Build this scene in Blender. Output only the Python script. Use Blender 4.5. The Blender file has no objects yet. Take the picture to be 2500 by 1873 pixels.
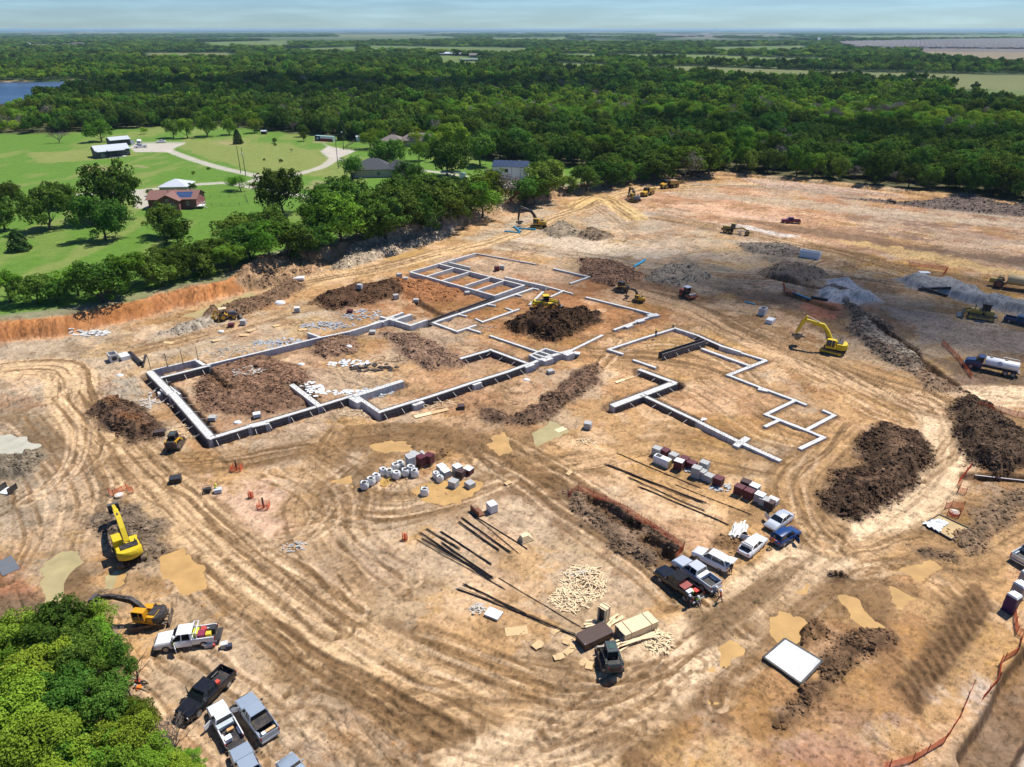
import bpy,bmesh,math,random
import numpy as np
from mathutils import Vector,Matrix
sc = bpy.context.scene
COL = sc.collection
R = math.radians
# ------------------------------------------------------------------ camera, sky, sun, exposure
CAM_H,PITCH,FPX,CX,CY = 57.0,R(26.5),1735.0,1250.0,936.5      # lens in units of the 2500 px wide frame
cam_d = bpy.data.cameras.new('camera'); cam = bpy.data.objects.new('camera',cam_d); COL.objects.link(cam)
cam_d.sensor_fit = 'HORIZONTAL'; cam_d.sensor_width = 36.0; cam_d.lens = 36.0*FPX/2500.0
cam_d.clip_start = 0.5; cam_d.clip_end = 120000.0
cam.location = (0,0,CAM_H); cam.rotation_euler = (R(90)-PITCH,0,0)
sc.camera = cam
SUN_EL,SUN_AZ = R(61),R(52)          # azimuth measured from +Y towards +X
world = bpy.data.worlds.new('World'); sc.world = world; world.use_nodes = True
wn = world.node_tree; wn.nodes.clear()
sky = wn.nodes.new('ShaderNodeTexSky'); sky.sky_type = 'NISHITA'; sky.sun_disc = False
sky.sun_elevation = SUN_EL; sky.sun_rotation = SUN_AZ; sky.altitude = 200; sky.air_density = 1.0; sky.dust_density = 0.1; sky.ozone_density = 4.0
bg = wn.nodes.new('ShaderNodeBackground'); bg.inputs[1].default_value = 0.066
wo = wn.nodes.new('ShaderNodeOutputWorld')
tint = wn.nodes.new('ShaderNodeVectorMath'); tint.operation = 'MULTIPLY'; tint.inputs[1].default_value = (.66,.92,1.28)
wn.links.new(sky.outputs[0],tint.inputs[0]); 
wtc = wn.nodes.new('ShaderNodeTexCoord'); wmp = wn.nodes.new('ShaderNodeMapping'); wmp.inputs['Scale'].default_value = (5,5,60); wnz = wn.nodes.new('ShaderNodeTexNoise'); wnz.inputs['Scale'].default_value = 1.6; wnz.inputs['Detail'].default_value = 6
wrg = wn.nodes.new('ShaderNodeMapRange'); wrg.inputs['From Min'].default_value = .42; wrg.inputs['From Max'].default_value = .72; wrg.inputs['To Min'].default_value = 1.0; wrg.inputs['To Max'].default_value = 1.22; wsc = wn.nodes.new('ShaderNodeVectorMath'); wsc.operation = 'SCALE'      # thin high cloud, the same all round
wn.links.new(wtc.outputs['Generated'],wmp.inputs[0]); wn.links.new(wmp.outputs[0],wnz.inputs['Vector']); wn.links.new(wnz.outputs[0],wrg.inputs[0]); wn.links.new(tint.outputs[0],wsc.inputs[0]); wn.links.new(wrg.outputs[0],wsc.inputs['Scale']); wn.links.new(wsc.outputs[0],bg.inputs[0]); wn.links.new(bg.outputs[0],wo.inputs[0])
sun_d = bpy.data.lights.new('sun','SUN'); sun_d.energy = 5.0; sun_d.angle = R(0.53); sun_d.color = (1.0,0.955,0.88)
sun = bpy.data.objects.new('sun',sun_d); COL.objects.link(sun)
SUNV = Vector((math.cos(SUN_EL)*math.sin(SUN_AZ),math.cos(SUN_EL)*math.cos(SUN_AZ),math.sin(SUN_EL)))
sun.rotation_euler = SUNV.to_track_quat('Z','Y').to_euler(); sun.location = (60,60,120)
sc.view_settings.view_transform = 'Standard'; sc.view_settings.look = 'None'
sc.view_settings.exposure = 0.34; sc.view_settings.gamma = 1.0; sc.view_settings.use_curve_mapping = False
sc.render.engine = 'CYCLES'
cy = sc.cycles
cy.max_bounces = 5; cy.diffuse_bounces = 2; cy.glossy_bounces = 2; cy.transmission_bounces = 3; cy.transparent_max_bounces = 16; cy.volume_bounces = 0
cy.use_adaptive_sampling = True; cy.adaptive_threshold = 0.02; cy.use_denoising = True
cy.caustics_reflective = False; cy.caustics_refractive = False; cy.sample_clamp_indirect = 4.0
rng = np.random.default_rng(7); rnd = random.Random(11)

# ------------------------------------------------------------------ survey: sight lines from the drone to the ground
_cp,_sp = math.cos(PITCH),math.sin(PITCH)
def G(u,v,z=0.0):
    a = (u-CX)/FPX; b = (CY-v)/FPX
    dx,dy,dz = a,_cp+b*_sp,-_sp+b*_cp
    t = (z-CAM_H)/dz if dz < -1e-4 else 60000.0
    return (dx*t,dy*t)
K = 2500/2212.0
def D(u,v,z=0.0): return G(u*K,v*K,z)          # same, from coordinates of a 2212 px wide frame
def Dl(pts,z=0.0): return [D(p[0],p[1],z) for p in pts]
def PX(x,y,z):                                   # world -> frame, used for sorting by size only
    yy = y*_cp-(z-CAM_H)*_sp
    return (CX+FPX*x/yy,CY-FPX*(y*_sp+(z-CAM_H)*_cp)/yy,yy)

# ------------------------------------------------------------------ numpy noise
def _hash(ix,iy,seed):
    h = (ix.astype(np.int64)*374761393+iy.astype(np.int64)*668265263+seed*1442695041) & 0x7fffffff
    h = ((h ^ (h >> 13))*1274126177) & 0x7fffffff
    return ((h ^ (h >> 16)) & 0xffff)/65535.0
def noise(x,y,seed=0):
    ix = np.floor(x); iy = np.floor(y); fx = x-ix; fy = y-iy
    fx = fx*fx*(3-2*fx); fy = fy*fy*(3-2*fy)
    a = _hash(ix,iy,seed); b = _hash(ix+1,iy,seed); c = _hash(ix,iy+1,seed); d = _hash(ix+1,iy+1,seed)
    return (a+(b-a)*fx)*(1-fy)+(c+(d-c)*fx)*fy
def fbm(x,y,seed=0,octs=4,gain=0.5):
    s = 0; a = 1; t = 0
    for o in range(octs):
        s = s+a*noise(x*2**o+17.3*o,y*2**o-9.1*o,seed+o); t += a; a *= gain
    return s/t
def worley(x,y,seed=0):                          # distance to the nearest jittered cell point, and that cell's own number
    ix = np.floor(x); iy = np.floor(y); best = np.full(x.shape,9.); cr = np.zeros(x.shape)
    for a in (-1,0,1):
        for b in (-1,0,1):
            cx,cy_ = ix+a,iy+b; d = (cx+_hash(cx,cy_,seed)-x)**2+(cy_+_hash(cx,cy_,seed+1)-y)**2; m_ = d < best
            best = np.where(m_,d,best); cr = np.where(m_,_hash(cx,cy_,seed+2),cr)
    return np.sqrt(best),cr
def sstep(a,b,x):
    t = np.clip((x-a)/(b-a),0,1); return t*t*(3-2*t)
def poly_sd(X,Y,P):                              # signed distance to polygon, positive inside
    n = len(P); d = np.full(X.shape,1e18); ins = np.zeros(X.shape,bool)
    for i in range(n):
        ax,ay = P[i]; bx,by = P[(i+1) % n]
        ex,ey = bx-ax,by-ay; wx,wy = X-ax,Y-ay
        t = np.clip((wx*ex+wy*ey)/(ex*ex+ey*ey+1e-12),0,1)
        d = np.minimum(d,(wx-ex*t)**2+(wy-ey*t)**2)
        c = ((ay > Y) != (by > Y)) & (X < (bx-ax)*(Y-ay)/((by-ay) if abs(by-ay) > 1e-12 else 1e-12)+ax)
        ins ^= c
    d = np.sqrt(d); return np.where(ins,d,-d)
def line_dt(X,Y,P):                              # lateral (signed) distance and arclength to a polyline
    best = np.full(X.shape,1e18); lat = np.zeros(X.shape); arc = np.zeros(X.shape); L = 0
    for i in range(len(P)-1):
        ax,ay = P[i]; bx,by = P[i+1]; ex,ey = bx-ax,by-ay; ln = math.hypot(ex,ey)+1e-9
        wx,wy = X-ax,Y-ay
        t = np.clip((wx*ex+wy*ey)/(ln*ln),0,1)
        d = (wx-ex*t)**2+(wy-ey*t)**2; m = d < best
        best = np.where(m,d,best); lat = np.where(m,(ex*wy-ey*wx)/ln,lat); arc = np.where(m,L+t*ln,arc); L += ln
    return np.sqrt(best),lat,arc
def smooth(P,n=3):
    P = [tuple(p) for p in P]
    for _ in range(n):
        Q = [P[0]]
        for a,b in zip(P[:-1],P[1:]):
            Q += [(a[0]*.75+b[0]*.25,a[1]*.75+b[1]*.25),(a[0]*.25+b[0]*.75,a[1]*.25+b[1]*.75)]
        P = Q+[P[-1]]
    return P

# ------------------------------------------------------------------ material helpers
class NT:
    def __init__(s,name):
        s.m = bpy.data.materials.new(name); s.m.use_nodes = True; s.t = s.m.node_tree; s.t.nodes.clear()
        s.out = s.t.nodes.new('ShaderNodeOutputMaterial')
    def n(s,kind,**kw):
        nd = s.t.nodes.new(kind)
        for k,v in kw.items():
            if k.startswith('i_'):
                key = k[2:]; key = int(key) if key.isdigit() else key.replace('_',' ')
                nd.inputs[key].default_value = v
            else: setattr(nd,k,v)
        return nd
    def l(s,a,b): s.t.links.new(a,b)
MATS = {}
def mat(name,col,rough=0.6,metal=0.0,var=0.12,scale=3.0,bump=0.0,spec=0.4,coat=0.0,dirt=0.0,dirtcol=(0.36,0.25,0.16)):
    if name in MATS: return MATS[name]
    q = NT(name); p = q.n('ShaderNodeBsdfPrincipled'); q.l(p.outputs[0],q.out.inputs[0])
    p.inputs['Roughness'].default_value = rough; p.inputs['Metallic'].default_value = metal
    p.inputs['Specular IOR Level'].default_value = spec; p.inputs['Coat Weight'].default_value = coat
    tc = q.n('ShaderNodeTexCoord'); nz = q.n('ShaderNodeTexNoise',i_Scale=scale,i_Detail=5.0,i_Roughness=0.65)
    q.l(tc.outputs['Object'],nz.inputs['Vector'])
    rp = q.n('ShaderNodeMapRange',i_From_Min=0.25,i_From_Max=0.75,i_To_Min=1-var,i_To_Max=1+var)
    q.l(nz.outputs[0],rp.inputs[0])
    mx = q.n('ShaderNodeVectorMath',operation='SCALE'); mx.inputs[0].default_value = col[:3]
    q.l(rp.outputs[0],mx.inputs['Scale'])
    src = mx.outputs[0]
    if dirt > 0:                                  # dust that has settled on the thing, patchy
        n2 = q.n('ShaderNodeTexNoise',i_Scale=scale*0.7,i_Detail=6.0,i_Roughness=0.7); q.l(tc.outputs['Object'],n2.inputs['Vector'])
        r2 = q.n('ShaderNodeMapRange',i_From_Min=0.42,i_From_Max=0.72,i_To_Min=0.0,i_To_Max=dirt); q.l(n2.outputs[0],r2.inputs[0])
        mm = q.n('ShaderNodeMix',data_type='RGBA'); q.l(r2.outputs[0],mm.inputs['Factor']); q.l(src,mm.inputs['A']); mm.inputs['B'].default_value = (*dirtcol,1)
        src = mm.outputs['Result']
    q.l(src,p.inputs['Base Color'])
    if bump > 0:
        b = q.n('ShaderNodeBump',i_Strength=bump,i_Distance=0.05); q.l(nz.outputs[0],b.inputs['Height']); q.l(b.outputs[0],p.inputs['Normal'])
    MATS[name] = q.m; return q.m

# ------------------------------------------------------------------ mesh builder
class MB:
    def __init__(s): s.v = []; s.f = []; s.mi = []; s.cur = 0
    def add(s,vs,fs,M=None):
        o = len(s.v)
        if M is not None: vs = [tuple(M @ Vector(p)) for p in vs]
        s.v += [tuple(p) for p in vs]; s.f += [tuple(i+o for i in f) for f in fs]; s.mi += [s.cur]*len(fs); return s
    def box(s,c,d,rz=0.0,rx=0.0,ry=0.0,bev=0.0,taper=1.0):
        hx,hy,hz = d[0]/2,d[1]/2,d[2]/2; t = taper
        if bev <= 0:
            vs = [(x*hx*(t if z > 0 else 1),y*hy*(t if z > 0 else 1),z*hz) for z in (-1,1) for y in (-1,1) for x in (-1,1)]
            fs = [(0,2,3,1),(4,5,7,6),(0,1,5,4),(2,6,7,3),(0,4,6,2),(1,3,7,5)]
        else:
            b = min(bev,hx*.9,hy*.9,hz*.9); vs = []; fs = []
            def ring(ix,iy,z): return [(ix-b,-iy,z),(ix,-iy+b,z),(ix,iy-b,z),(ix-b,iy,z),(-ix+b,iy,z),(-ix,iy-b,z),(-ix,-iy+b,z),(-ix+b,-iy,z)]
            for (k,z) in ((hx-b*.7,-hz),(hx,-hz+b),(hx,hz-b),(hx-b*.7,hz)):
                ky = hy-(hx-k); sc_ = t if z > 0 else 1; vs += [(p[0]*sc_,p[1]*sc_,p[2]) for p in ring(k,ky,z)]
            for r in range(3):
                for i in range(8): fs.append((r*8+i,r*8+(i+1) % 8,r*8+8+(i+1) % 8,r*8+8+i))
            fs.append(tuple(range(7,-1,-1))); fs.append(tuple(range(24,32)))
        M = Matrix.Translation(Vector(c)) @ Matrix.Rotation(rz,4,'Z') @ Matrix.Rotation(ry,4,'Y') @ Matrix.Rotation(rx,4,'X')
        return s.add(vs,fs,M)
    def bar(s,a,b,w,h=None,w2=None,h2=None):          # box beam between two points, can taper
        a = Vector(a); b = Vector(b); h = h or w; w2 = w2 or w; h2 = h2 or h; d = (b-a); L = d.length or 1e-6; d /= L
        up = Vector((0,0,1)) if abs(d.z) < .95 else Vector((0,1,0)); r = d.cross(up).normalized(); u = r.cross(d)
        vs = []
        for p,ww,hh in ((a,w,h),(b,w2,h2)):
            for sx,sy in ((-1,-1),(1,-1),(1,1),(-1,1)): vs.append(p+r*(sx*ww/2)+u*(sy*hh/2))
        return s.add(vs,[(0,1,2,3),(7,6,5,4),(0,4,5,1),(1,5,6,2),(2,6,7,3),(3,7,4,0)])
    def tube(s,P,r,n=6,caps=True):
        P = [Vector(p) for p in P]; rs = r if isinstance(r,(list,tuple)) else [r]*len(P); vs = []; fs = []
        for i,p in enumerate(P):
            d = (P[min(i+1,len(P)-1)]-P[max(i-1,0)]).normalized()
            up = Vector((0,0,1)) if abs(d.z) < .9 else Vector((1,0,0)); a = d.cross(up).normalized(); b = a.cross(d)
            for k in range(n): t = 2*math.pi*k/n; vs.append(p+a*(math.cos(t)*rs[i])+b*(math.sin(t)*rs[i]))
        for i in range(len(P)-1):
            for k in range(n): fs.append((i*n+k,i*n+(k+1) % n,(i+1)*n+(k+1) % n,(i+1)*n+k))
        if caps: fs.append(tuple(range(n-1,-1,-1))); fs.append(tuple(range((len(P)-1)*n,len(P)*n)))
        return s.add(vs,fs)
    def loft(s,rings,cap=True):                           # rings of equal point count
        n = len(rings[0]); vs = [p for r in rings for p in r]; fs = []
        for i in range(len(rings)-1):
            for k in range(n): fs.append((i*n+k,i*n+(k+1) % n,(i+1)*n+(k+1) % n,(i+1)*n+k))
        if cap: fs.append(tuple(range(n-1,-1,-1))); fs.append(tuple(range((len(rings)-1)*n,len(rings)*n)))
        return s.add(vs,fs)
    def prism(s,prof,y0,y1,axis='Y'):                   # profile (x,z) swept along y
        n = len(prof)
        if axis == 'Y': vs = [(p[0],y0,p[1]) for p in prof]+[(p[0],y1,p[1]) for p in prof]
        else: vs = [(y0,p[0],p[1]) for p in prof]+[(y1,p[0],p[1]) for p in prof]
        fs = [tuple(range(n)),tuple(range(2*n-1,n-1,-1))]+[(i,n+i,n+(i+1) % n,(i+1) % n) for i in range(n)]
        return s.add(vs,fs)
    def disc(s,c,r,axis=(0,1,0),h=0.1,n=14,r2=None):
        c = Vector(c); a = Vector(axis).normalized(); return s.tube([c-a*h/2,c+a*h/2],[r,r2 if r2 is not None else r],n)
    def build(s,name,m,parent=None,smooth=False,loc=None,rz=0.0):
        me = bpy.data.meshes.new(name); me.from_pydata(s.v,[],s.f)
        for x in (m if isinstance(m,(list,tuple)) else [m]): me.materials.append(x)
        if any(s.mi): me.polygons.foreach_set('material_index',s.mi)
        bm = bmesh.new(); bm.from_mesh(me); bmesh.ops.recalc_face_normals(bm,faces=bm.faces); bm.to_mesh(me); bm.free()
        if smooth: me.shade_smooth() if smooth is True else me.set_sharp_from_angle(angle=R(smooth)); 
        if smooth and smooth is not True: me.shade_smooth(); me.set_sharp_from_angle(angle=R(smooth))
        o = bpy.data.objects.new(name,me); COL.objects.link(o)
        if parent: o.parent = parent
        if loc is not None: o.location = loc
        if rz: o.rotation_euler = (0,0,rz)
        return o
def tag(o,label=None,cat=None,group=None,kind=None):
    if label: o['label'] = label
    if cat: o['category'] = cat
    if group: o['group'] = group
    if kind: o['kind'] = kind
    return o
def thing(name,label,cat,loc=(0,0,0),rz=0.0,group=None,scale=1.0):
    o = bpy.data.objects.new(name,None); COL.objects.link(o); o.empty_display_size = 0.2
    o.location = loc; o.rotation_euler = (0,0,rz); o.scale = (scale,)*3
    return tag(o,label,cat,group)
def copy_tree(o,parent=None):
    c = o.copy(); COL.objects.link(c); c.parent = parent
    for ch in list(KIDS.get(o.name) or o.children): copy_tree(ch,c)
    return c
KIDS = {}
# ------------------------------------------------------------------ the ground: one sheet from below the drone to the horizon
SOIL = dict(tan=(.43,.27,.14),light=(.52,.365,.235),grey=(.34,.29,.225),greytan=(.385,.31,.225),orange=(.46,.19,.075),rust=(.33,.155,.075),
            brown=(.185,.11,.06),dark=(.095,.055,.032),pink=(.37,.245,.165),mud=(.225,.138,.072),greymud=(.215,.175,.125),lime=(.50,.47,.43),
            gravel=(.40,.385,.36),wet=(.15,.10,.06),ochre=(.42,.25,.085),olive=(.30,.245,.12),red=(.38,.17,.10),plum=(.21,.155,.13),
            grass=(.105,.20,.028),drygrass=(.22,.24,.07),litter=(.09,.085,.04),drive=(.48,.43,.37),field=(.15,.20,.06),field2=(.19,.205,.08),wood=(.035,.06,.02),town=(.20,.17,.15),bare=(.38,.28,.17))
r1 = 34*np.power(390/34.,np.arange(780)/779.); r2 = 390*np.power(48000/390.,np.arange(1,171)/170.)
ROWS = np.concatenate([[12,20,28],r1,r2]); NC = 1000
SFAN = np.linspace(-1,1,NC)
def fanw(y): return (0.72*(0.895*np.minimum(y,1e9)+25.4))*1.13+6
YY = np.repeat(ROWS[:,None],NC,1); XX = SFAN[None,:]*fanw(ROWS)[:,None]
site_line = [(-900,790),(-300,770),(0,745),(130,732),(250,706),(350,681),(430,661),(520,640),(570,617),(640,585),(720,563),(800,545),(900,520),(960,503),(1040,480),
             (1110,458),(1200,428),(1290,408),(1370,395),(1480,390),(1560,381),(1620,386),(1800,402),(2000,424),(2212,450),(2500,480),(3000,530)]
SITE = Dl(site_line)+[(900,200),(900,-200),(-900,-200)]
FORE = Dl([(-500,1290),(0,1285),(190,1290),(240,1380),(270,1470),(330,1570),(380,1657),(430,1900),(-500,1900)])
Z0 = np.zeros_like(XX); CC = np.empty(XX.shape+(3,)); GR = np.zeros_like(XX); CLOD = np.zeros_like(XX)
CC[:] = SOIL['tan']
near = YY < 540                                # everything detailed lies here
nr = int((ROWS < 540).sum()); X = XX[:nr]; Y = YY[:nr]; Z = Z0[:nr]; C = CC[:nr]; Gm = GR[:nr]; Cl = CLOD[:nr]
n_big = fbm(X/14,Y/14,1,4); n_mid = fbm(X/3.2,Y/3.2,2,4); n_fine = fbm(X/0.9,Y/0.9,3,3)
def sub(P,pad):                               # index window of the sheet around a set of points
    xs = [p[0] for p in P]; ys = [p[1] for p in P]
    i0 = max(0,int(np.searchsorted(ROWS,min(ys)-pad))-1); i1 = min(nr,int(np.searchsorted(ROWS,max(ys)+pad))+1)
    if i1 <= i0: return None
    w = fanw(ROWS[i1-1]); w0 = fanw(ROWS[i0]); lo,hi = min(xs)-pad,max(xs)+pad
    s0 = min(lo/w,lo/w0); s1 = max(hi/w,hi/w0)
    j0 = max(0,int((s0+1)/2*(NC-1))-1); j1 = min(NC,int((s1+1)/2*(NC-1))+2)
    return None if j1 <= j0 else (slice(i0,i1),slice(j0,j1))
def lerp_col(sl,a,col):
    c = np.array(SOIL[col] if isinstance(col,str) else col); C[sl] += a[...,None]*(c-C[sl])
def paint(pts,col,a=1.0,soft=2.0,ragged=3.0,world_pts=False):
    P = pts if world_pts else Dl(pts); sl = sub(P,soft+ragged)
    if sl is None: return
    d = poly_sd(X[sl],Y[sl],P)+(n_mid[sl]-.5)*ragged*2+(n_fine[sl]-.5)*ragged
    lerp_col(sl,sstep(-soft,soft,d)*a,col)
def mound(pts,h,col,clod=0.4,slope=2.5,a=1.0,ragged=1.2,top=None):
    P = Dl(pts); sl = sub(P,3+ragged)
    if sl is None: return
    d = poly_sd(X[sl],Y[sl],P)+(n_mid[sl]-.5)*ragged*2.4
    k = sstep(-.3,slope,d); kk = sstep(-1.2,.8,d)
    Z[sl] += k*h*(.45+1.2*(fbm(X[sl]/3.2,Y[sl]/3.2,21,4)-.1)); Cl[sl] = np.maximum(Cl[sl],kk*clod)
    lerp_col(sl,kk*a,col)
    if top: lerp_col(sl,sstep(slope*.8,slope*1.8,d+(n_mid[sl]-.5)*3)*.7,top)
def road(pts,width,col,a=.8,rut=.06,streak=1.0,soft=1.5,dark='mud',seed=5,sm=2):
    P = smooth(Dl(pts),sm); sl = sub(P,width+3)
    if sl is None: return
    x,y = X[sl],Y[sl]; d,lat,arc = line_dt(x,y,P)
    k = 1-sstep(width/2-soft*.6,width/2+soft*.6,d+(n_mid[sl]-.5)*1.8)
    st = fbm(lat*1.25+(n_big[sl]-.5)*4,arc*.045,seed,3); st2 = noise(lat*3.1+(n_mid[sl]-.5)*1.5,arc*.11,seed+9)
    eg = (1-sstep(.25,1.1,np.abs(d-width/2+(n_mid[sl]-.5)*1.6)))*sstep(.42,.58,noise(arc*.13,arc*0,seed+3)); lerp_col(sl,eg*.55*streak,dark); Z[sl] += eg*rut*1.6
    lerp_col(sl,k*a*(.78+.22*st2),col)
    lerp_col(sl,k*streak*sstep(.55,.63,st)*.85,dark); lerp_col(sl,k*streak*sstep(.62,.78,st2)*.4,dark)
    Z[sl] += k*((st2-.5)*rut*1.3+(st-.5)*rut*2.2); Z[sl] *= 1-.35*k
def tracks(pts,n=3,spread=4.0,col='mud',a=.6,gauge=1.9,wr=.34,depth=.07,seed=1,sm=3):
    rr = random.Random(seed); P0 = smooth(Dl(pts),1)
    for q in range(n):
        off = (rr.random()-.5)*spread*2; P = smooth([(p[0]+off*.6+rr.uniform(-1,1)*.8,p[1]+off*.6+rr.uniform(-1,1)*.8) for p in P0],sm); sl = sub(P,3)
        if sl is None: continue
        d,lat,arc = line_dt(X[sl],Y[sl],P); fade = .35+.65*sstep(.35,.65,noise(arc*.12,arc*0+q*3.3,seed))
        e = np.abs(d-gauge/2); k = (1-sstep(wr*.55,wr*.95,e))*fade
        lerp_col(sl,k*a*(.7+.6*(noise(arc*5.0,lat*2,4)-.3)*1.6),col); Z[sl] -= k*depth; Z[sl] += (1-sstep(0,.3,np.abs(e-wr*1.3)))*fade*depth*.55
def trench(pts,w,depth,col='brown',soft=.3,world_pts=False):
    P = pts if world_pts else Dl(pts); sl = sub(P,w+2)
    if sl is None: return
    d,lat,arc = line_dt(X[sl],Y[sl],P); d = d+(n_fine[sl]-.5)*.25
    k = 1-sstep(w/2-soft,w/2+soft,d); Z[sl] -= k*depth; lerp_col(sl,(1-sstep(w/2,w/2+.8,d))*.75,col)
    Cl[sl] = np.maximum(Cl[sl],(1-sstep(w/2+.2,w/2+1.6,d))*.12)
PUDDLES = []
def puddle(pts,col,name='puddle'):
    P = Dl(pts); paint(pts,'mud',.75,1.2,1.5); PUDDLES.append((P,-.10,col,name))
def carve_puddles():
    for i,(P,lvl,col,nm) in enumerate(PUDDLES):
        sl = sub(P,6)
        if sl is None: continue
        d = poly_sd(X[sl],Y[sl],P); dn = d+.5+(n_mid[sl]-.5)*2.4+(n_fine[sl]-.5)*1.2; k = sstep(-.35,.45,dn); ring = sstep(-5.5,-3.2,d)
        Z[sl] = Z[sl]*(1-ring)+ring*((1-k)*np.maximum(Z[sl],lvl+.05+.05*n_fine[sl])+k*(lvl-.14)); Cl[sl] *= 1-k

# broad soil areas --------------------------------------------------------------
paint([(700,1000),(1250,1000),(1560,1150),(1450,1230),(1150,1300),(950,1330),(500,1240),(420,1090)],'light',.8,4,5)
paint([(-200,760),(250,715),(480,690),(830,640),(780,700),(330,800),(330,880),(180,870),(-200,900)],'greytan',.85,3,4)
paint([(-200,850),(60,860),(150,890),(230,960),(360,1110),(230,1170),(235,1300),(60,1290),(40,1190),(-200,1130)],'greymud',.75,3,7)
paint([(170,830),(300,800),(330,870),(230,900)],'grey',.7,2,4)
paint([(-100,1160),(40,1175),(95,1280),(60,1310),(-100,1300)],'red',.75,1.5,3)
paint([(700,645),(880,590),(1000,560),(1180,590),(1400,600),(1490,690),(1380,740),(1250,765),(1050,720),(880,690),(760,690)],'rust',.75,4,6)
paint([(910,580),(1040,547),(1200,580),(1290,600),(1150,610),(1000,600)],(.43,.25,.15),.7,2,3)
paint([(360,820),(800,690),(1000,720),(1160,780),(760,870),(460,950),(380,880)],'pink',.75,3,4)
paint([(520,930),(880,850),(1200,780),(1300,830),(1150,930),(900,960),(600,1010)],'pink',.55,4,6)
paint([(700,780),(800,755),(1000,800),(900,840),(740,850)],'tan',.8,3,4)
paint([(1300,720),(1470,700),(1660,770),(1800,900),(1700,990),(1500,900),(1330,800)],(.43,.27,.15),.8,4,5)
paint([(1000,515),(1200,440),(1300,440),(1400,455),(1720,520),(1860,560),(1760,640),(1480,620),(1250,560),(1080,545)],'greytan',.9,4,6)
paint([(1240,520),(1500,560),(1800,620),(2300,700),(2300,860),(2000,830),(1830,700),(1560,650),(1400,610),(1250,580)],'greymud',.6,6,9)
paint([(1480,640),(1700,650),(1880,700),(2010,800),(1960,830),(1700,730),(1520,690)],'brown',.55,5,8)
paint([(1290,425),(1480,392),(1620,390),(2300,465),(2400,640),(2000,580),(1700,515),(1500,480),(1380,455)],(.40,.245,.155),.9,3,4)
paint([(1600,400),(1800,420),(1830,480),(1650,470),(1480,430)],(.45,.26,.16),.6,6,6)
paint([(1850,450),(2350,470),(2400,600),(2050,560),(1850,500)],'plum',.65,8,12)
paint([(1700,545),(1850,545),(2080,590),(2300,640),(2250,670),(2000,620),(1800,580)],'ochre',.75,3,5)
paint([(1560,455),(1700,470),(1680,478),(1590,468)],(.52,.40,.33),.8,1.5,3)
paint([(1590,540),(1720,535),(1850,570),(1780,580),(1650,560)],'greymud',.8,3,5)
paint([(1530,483),(1620,487),(1735,512),(1680,516),(1560,500)],'lime',.85,1.0,2)
paint([(1380,455),(1540,480),(1450,486),(1390,470)],(.50,.42,.33),.7,1.5,3)
paint([(560,1250),(600,1240),(720,1225),(740,1260),(690,1285),(640,1270)],'gravel',.55,2.5,3.5)
paint([(660,1230),(720,1200),(735,1260),(690,1280)],'gravel',.6,2,3)
paint([(300,860),(330,900),(450,990),(400,1000),(340,940)],'grey',.6,1.5,3)
paint([(440,965),(540,940),(560,960),(480,990)],'grey',.7,1.5,3)
paint([(590,1460),(640,1440),(780,1560),(700,1600),(620,1540)],'light',.7,2,4)
paint([(620,1600),(680,1580),(780,1680),(680,1700)],'grey',.7,2,4)
paint([(560,1420),(700,1480),(800,1590),(640,1590),(590,1530)],'ochre',.22,3,6)
paint([(1590,1590),(1700,1570),(1900,1600),(1850,1657),(1600,1657)],'lime',.45,3,6)
paint([(1650,1630),(1800,1600),(2000,1640),(1900,1720),(1650,1720)],'red',.5,2,5)
paint([(1560,1480),(1640,1420),(1690,1470),(1640,1540),(1570,1540)],'tan',.6,3,4)
paint([(1700,1480),(1860,1390),(2000,1330),(2100,1340),(2000,1450),(1850,1560),(1720,1560)],'mud',.5,4,8)
paint([(1980,1640),(2080,1560),(2300,1480),(2300,1750),(2000,1750)],'lime',.5,3,6)
paint([(1940,1130),(2050,1080),(2200,1060),(2130,1180),(2060,1200),(1960,1180)],'mud',.75,3,5)
paint([(1960,860),(2300,850),(2300,1060),(2080,1060),(2060,960)],'mud',.5,4,6)
paint([(1830,660),(1990,790),(2230,870),(2300,700),(2050,680)],'brown',.35,6,9)
# patchy ground everywhere, before anything is driven over it
for q_,(sc_,sd_,c_,a_,lo_) in enumerate([(5,83,'mud',.45,.55),(7,84,'light',.55,.55),(11,85,'ochre',.35,.57),(9,89,'rust',.30,.57),(13,90,'greytan',.5,.56)]):
    lerp_col(np.s_[:],sstep(lo_,lo_+.06,fbm(X/sc_+n_fine*.5,Y/sc_,sd_,5,.6))*a_,c_)
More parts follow.
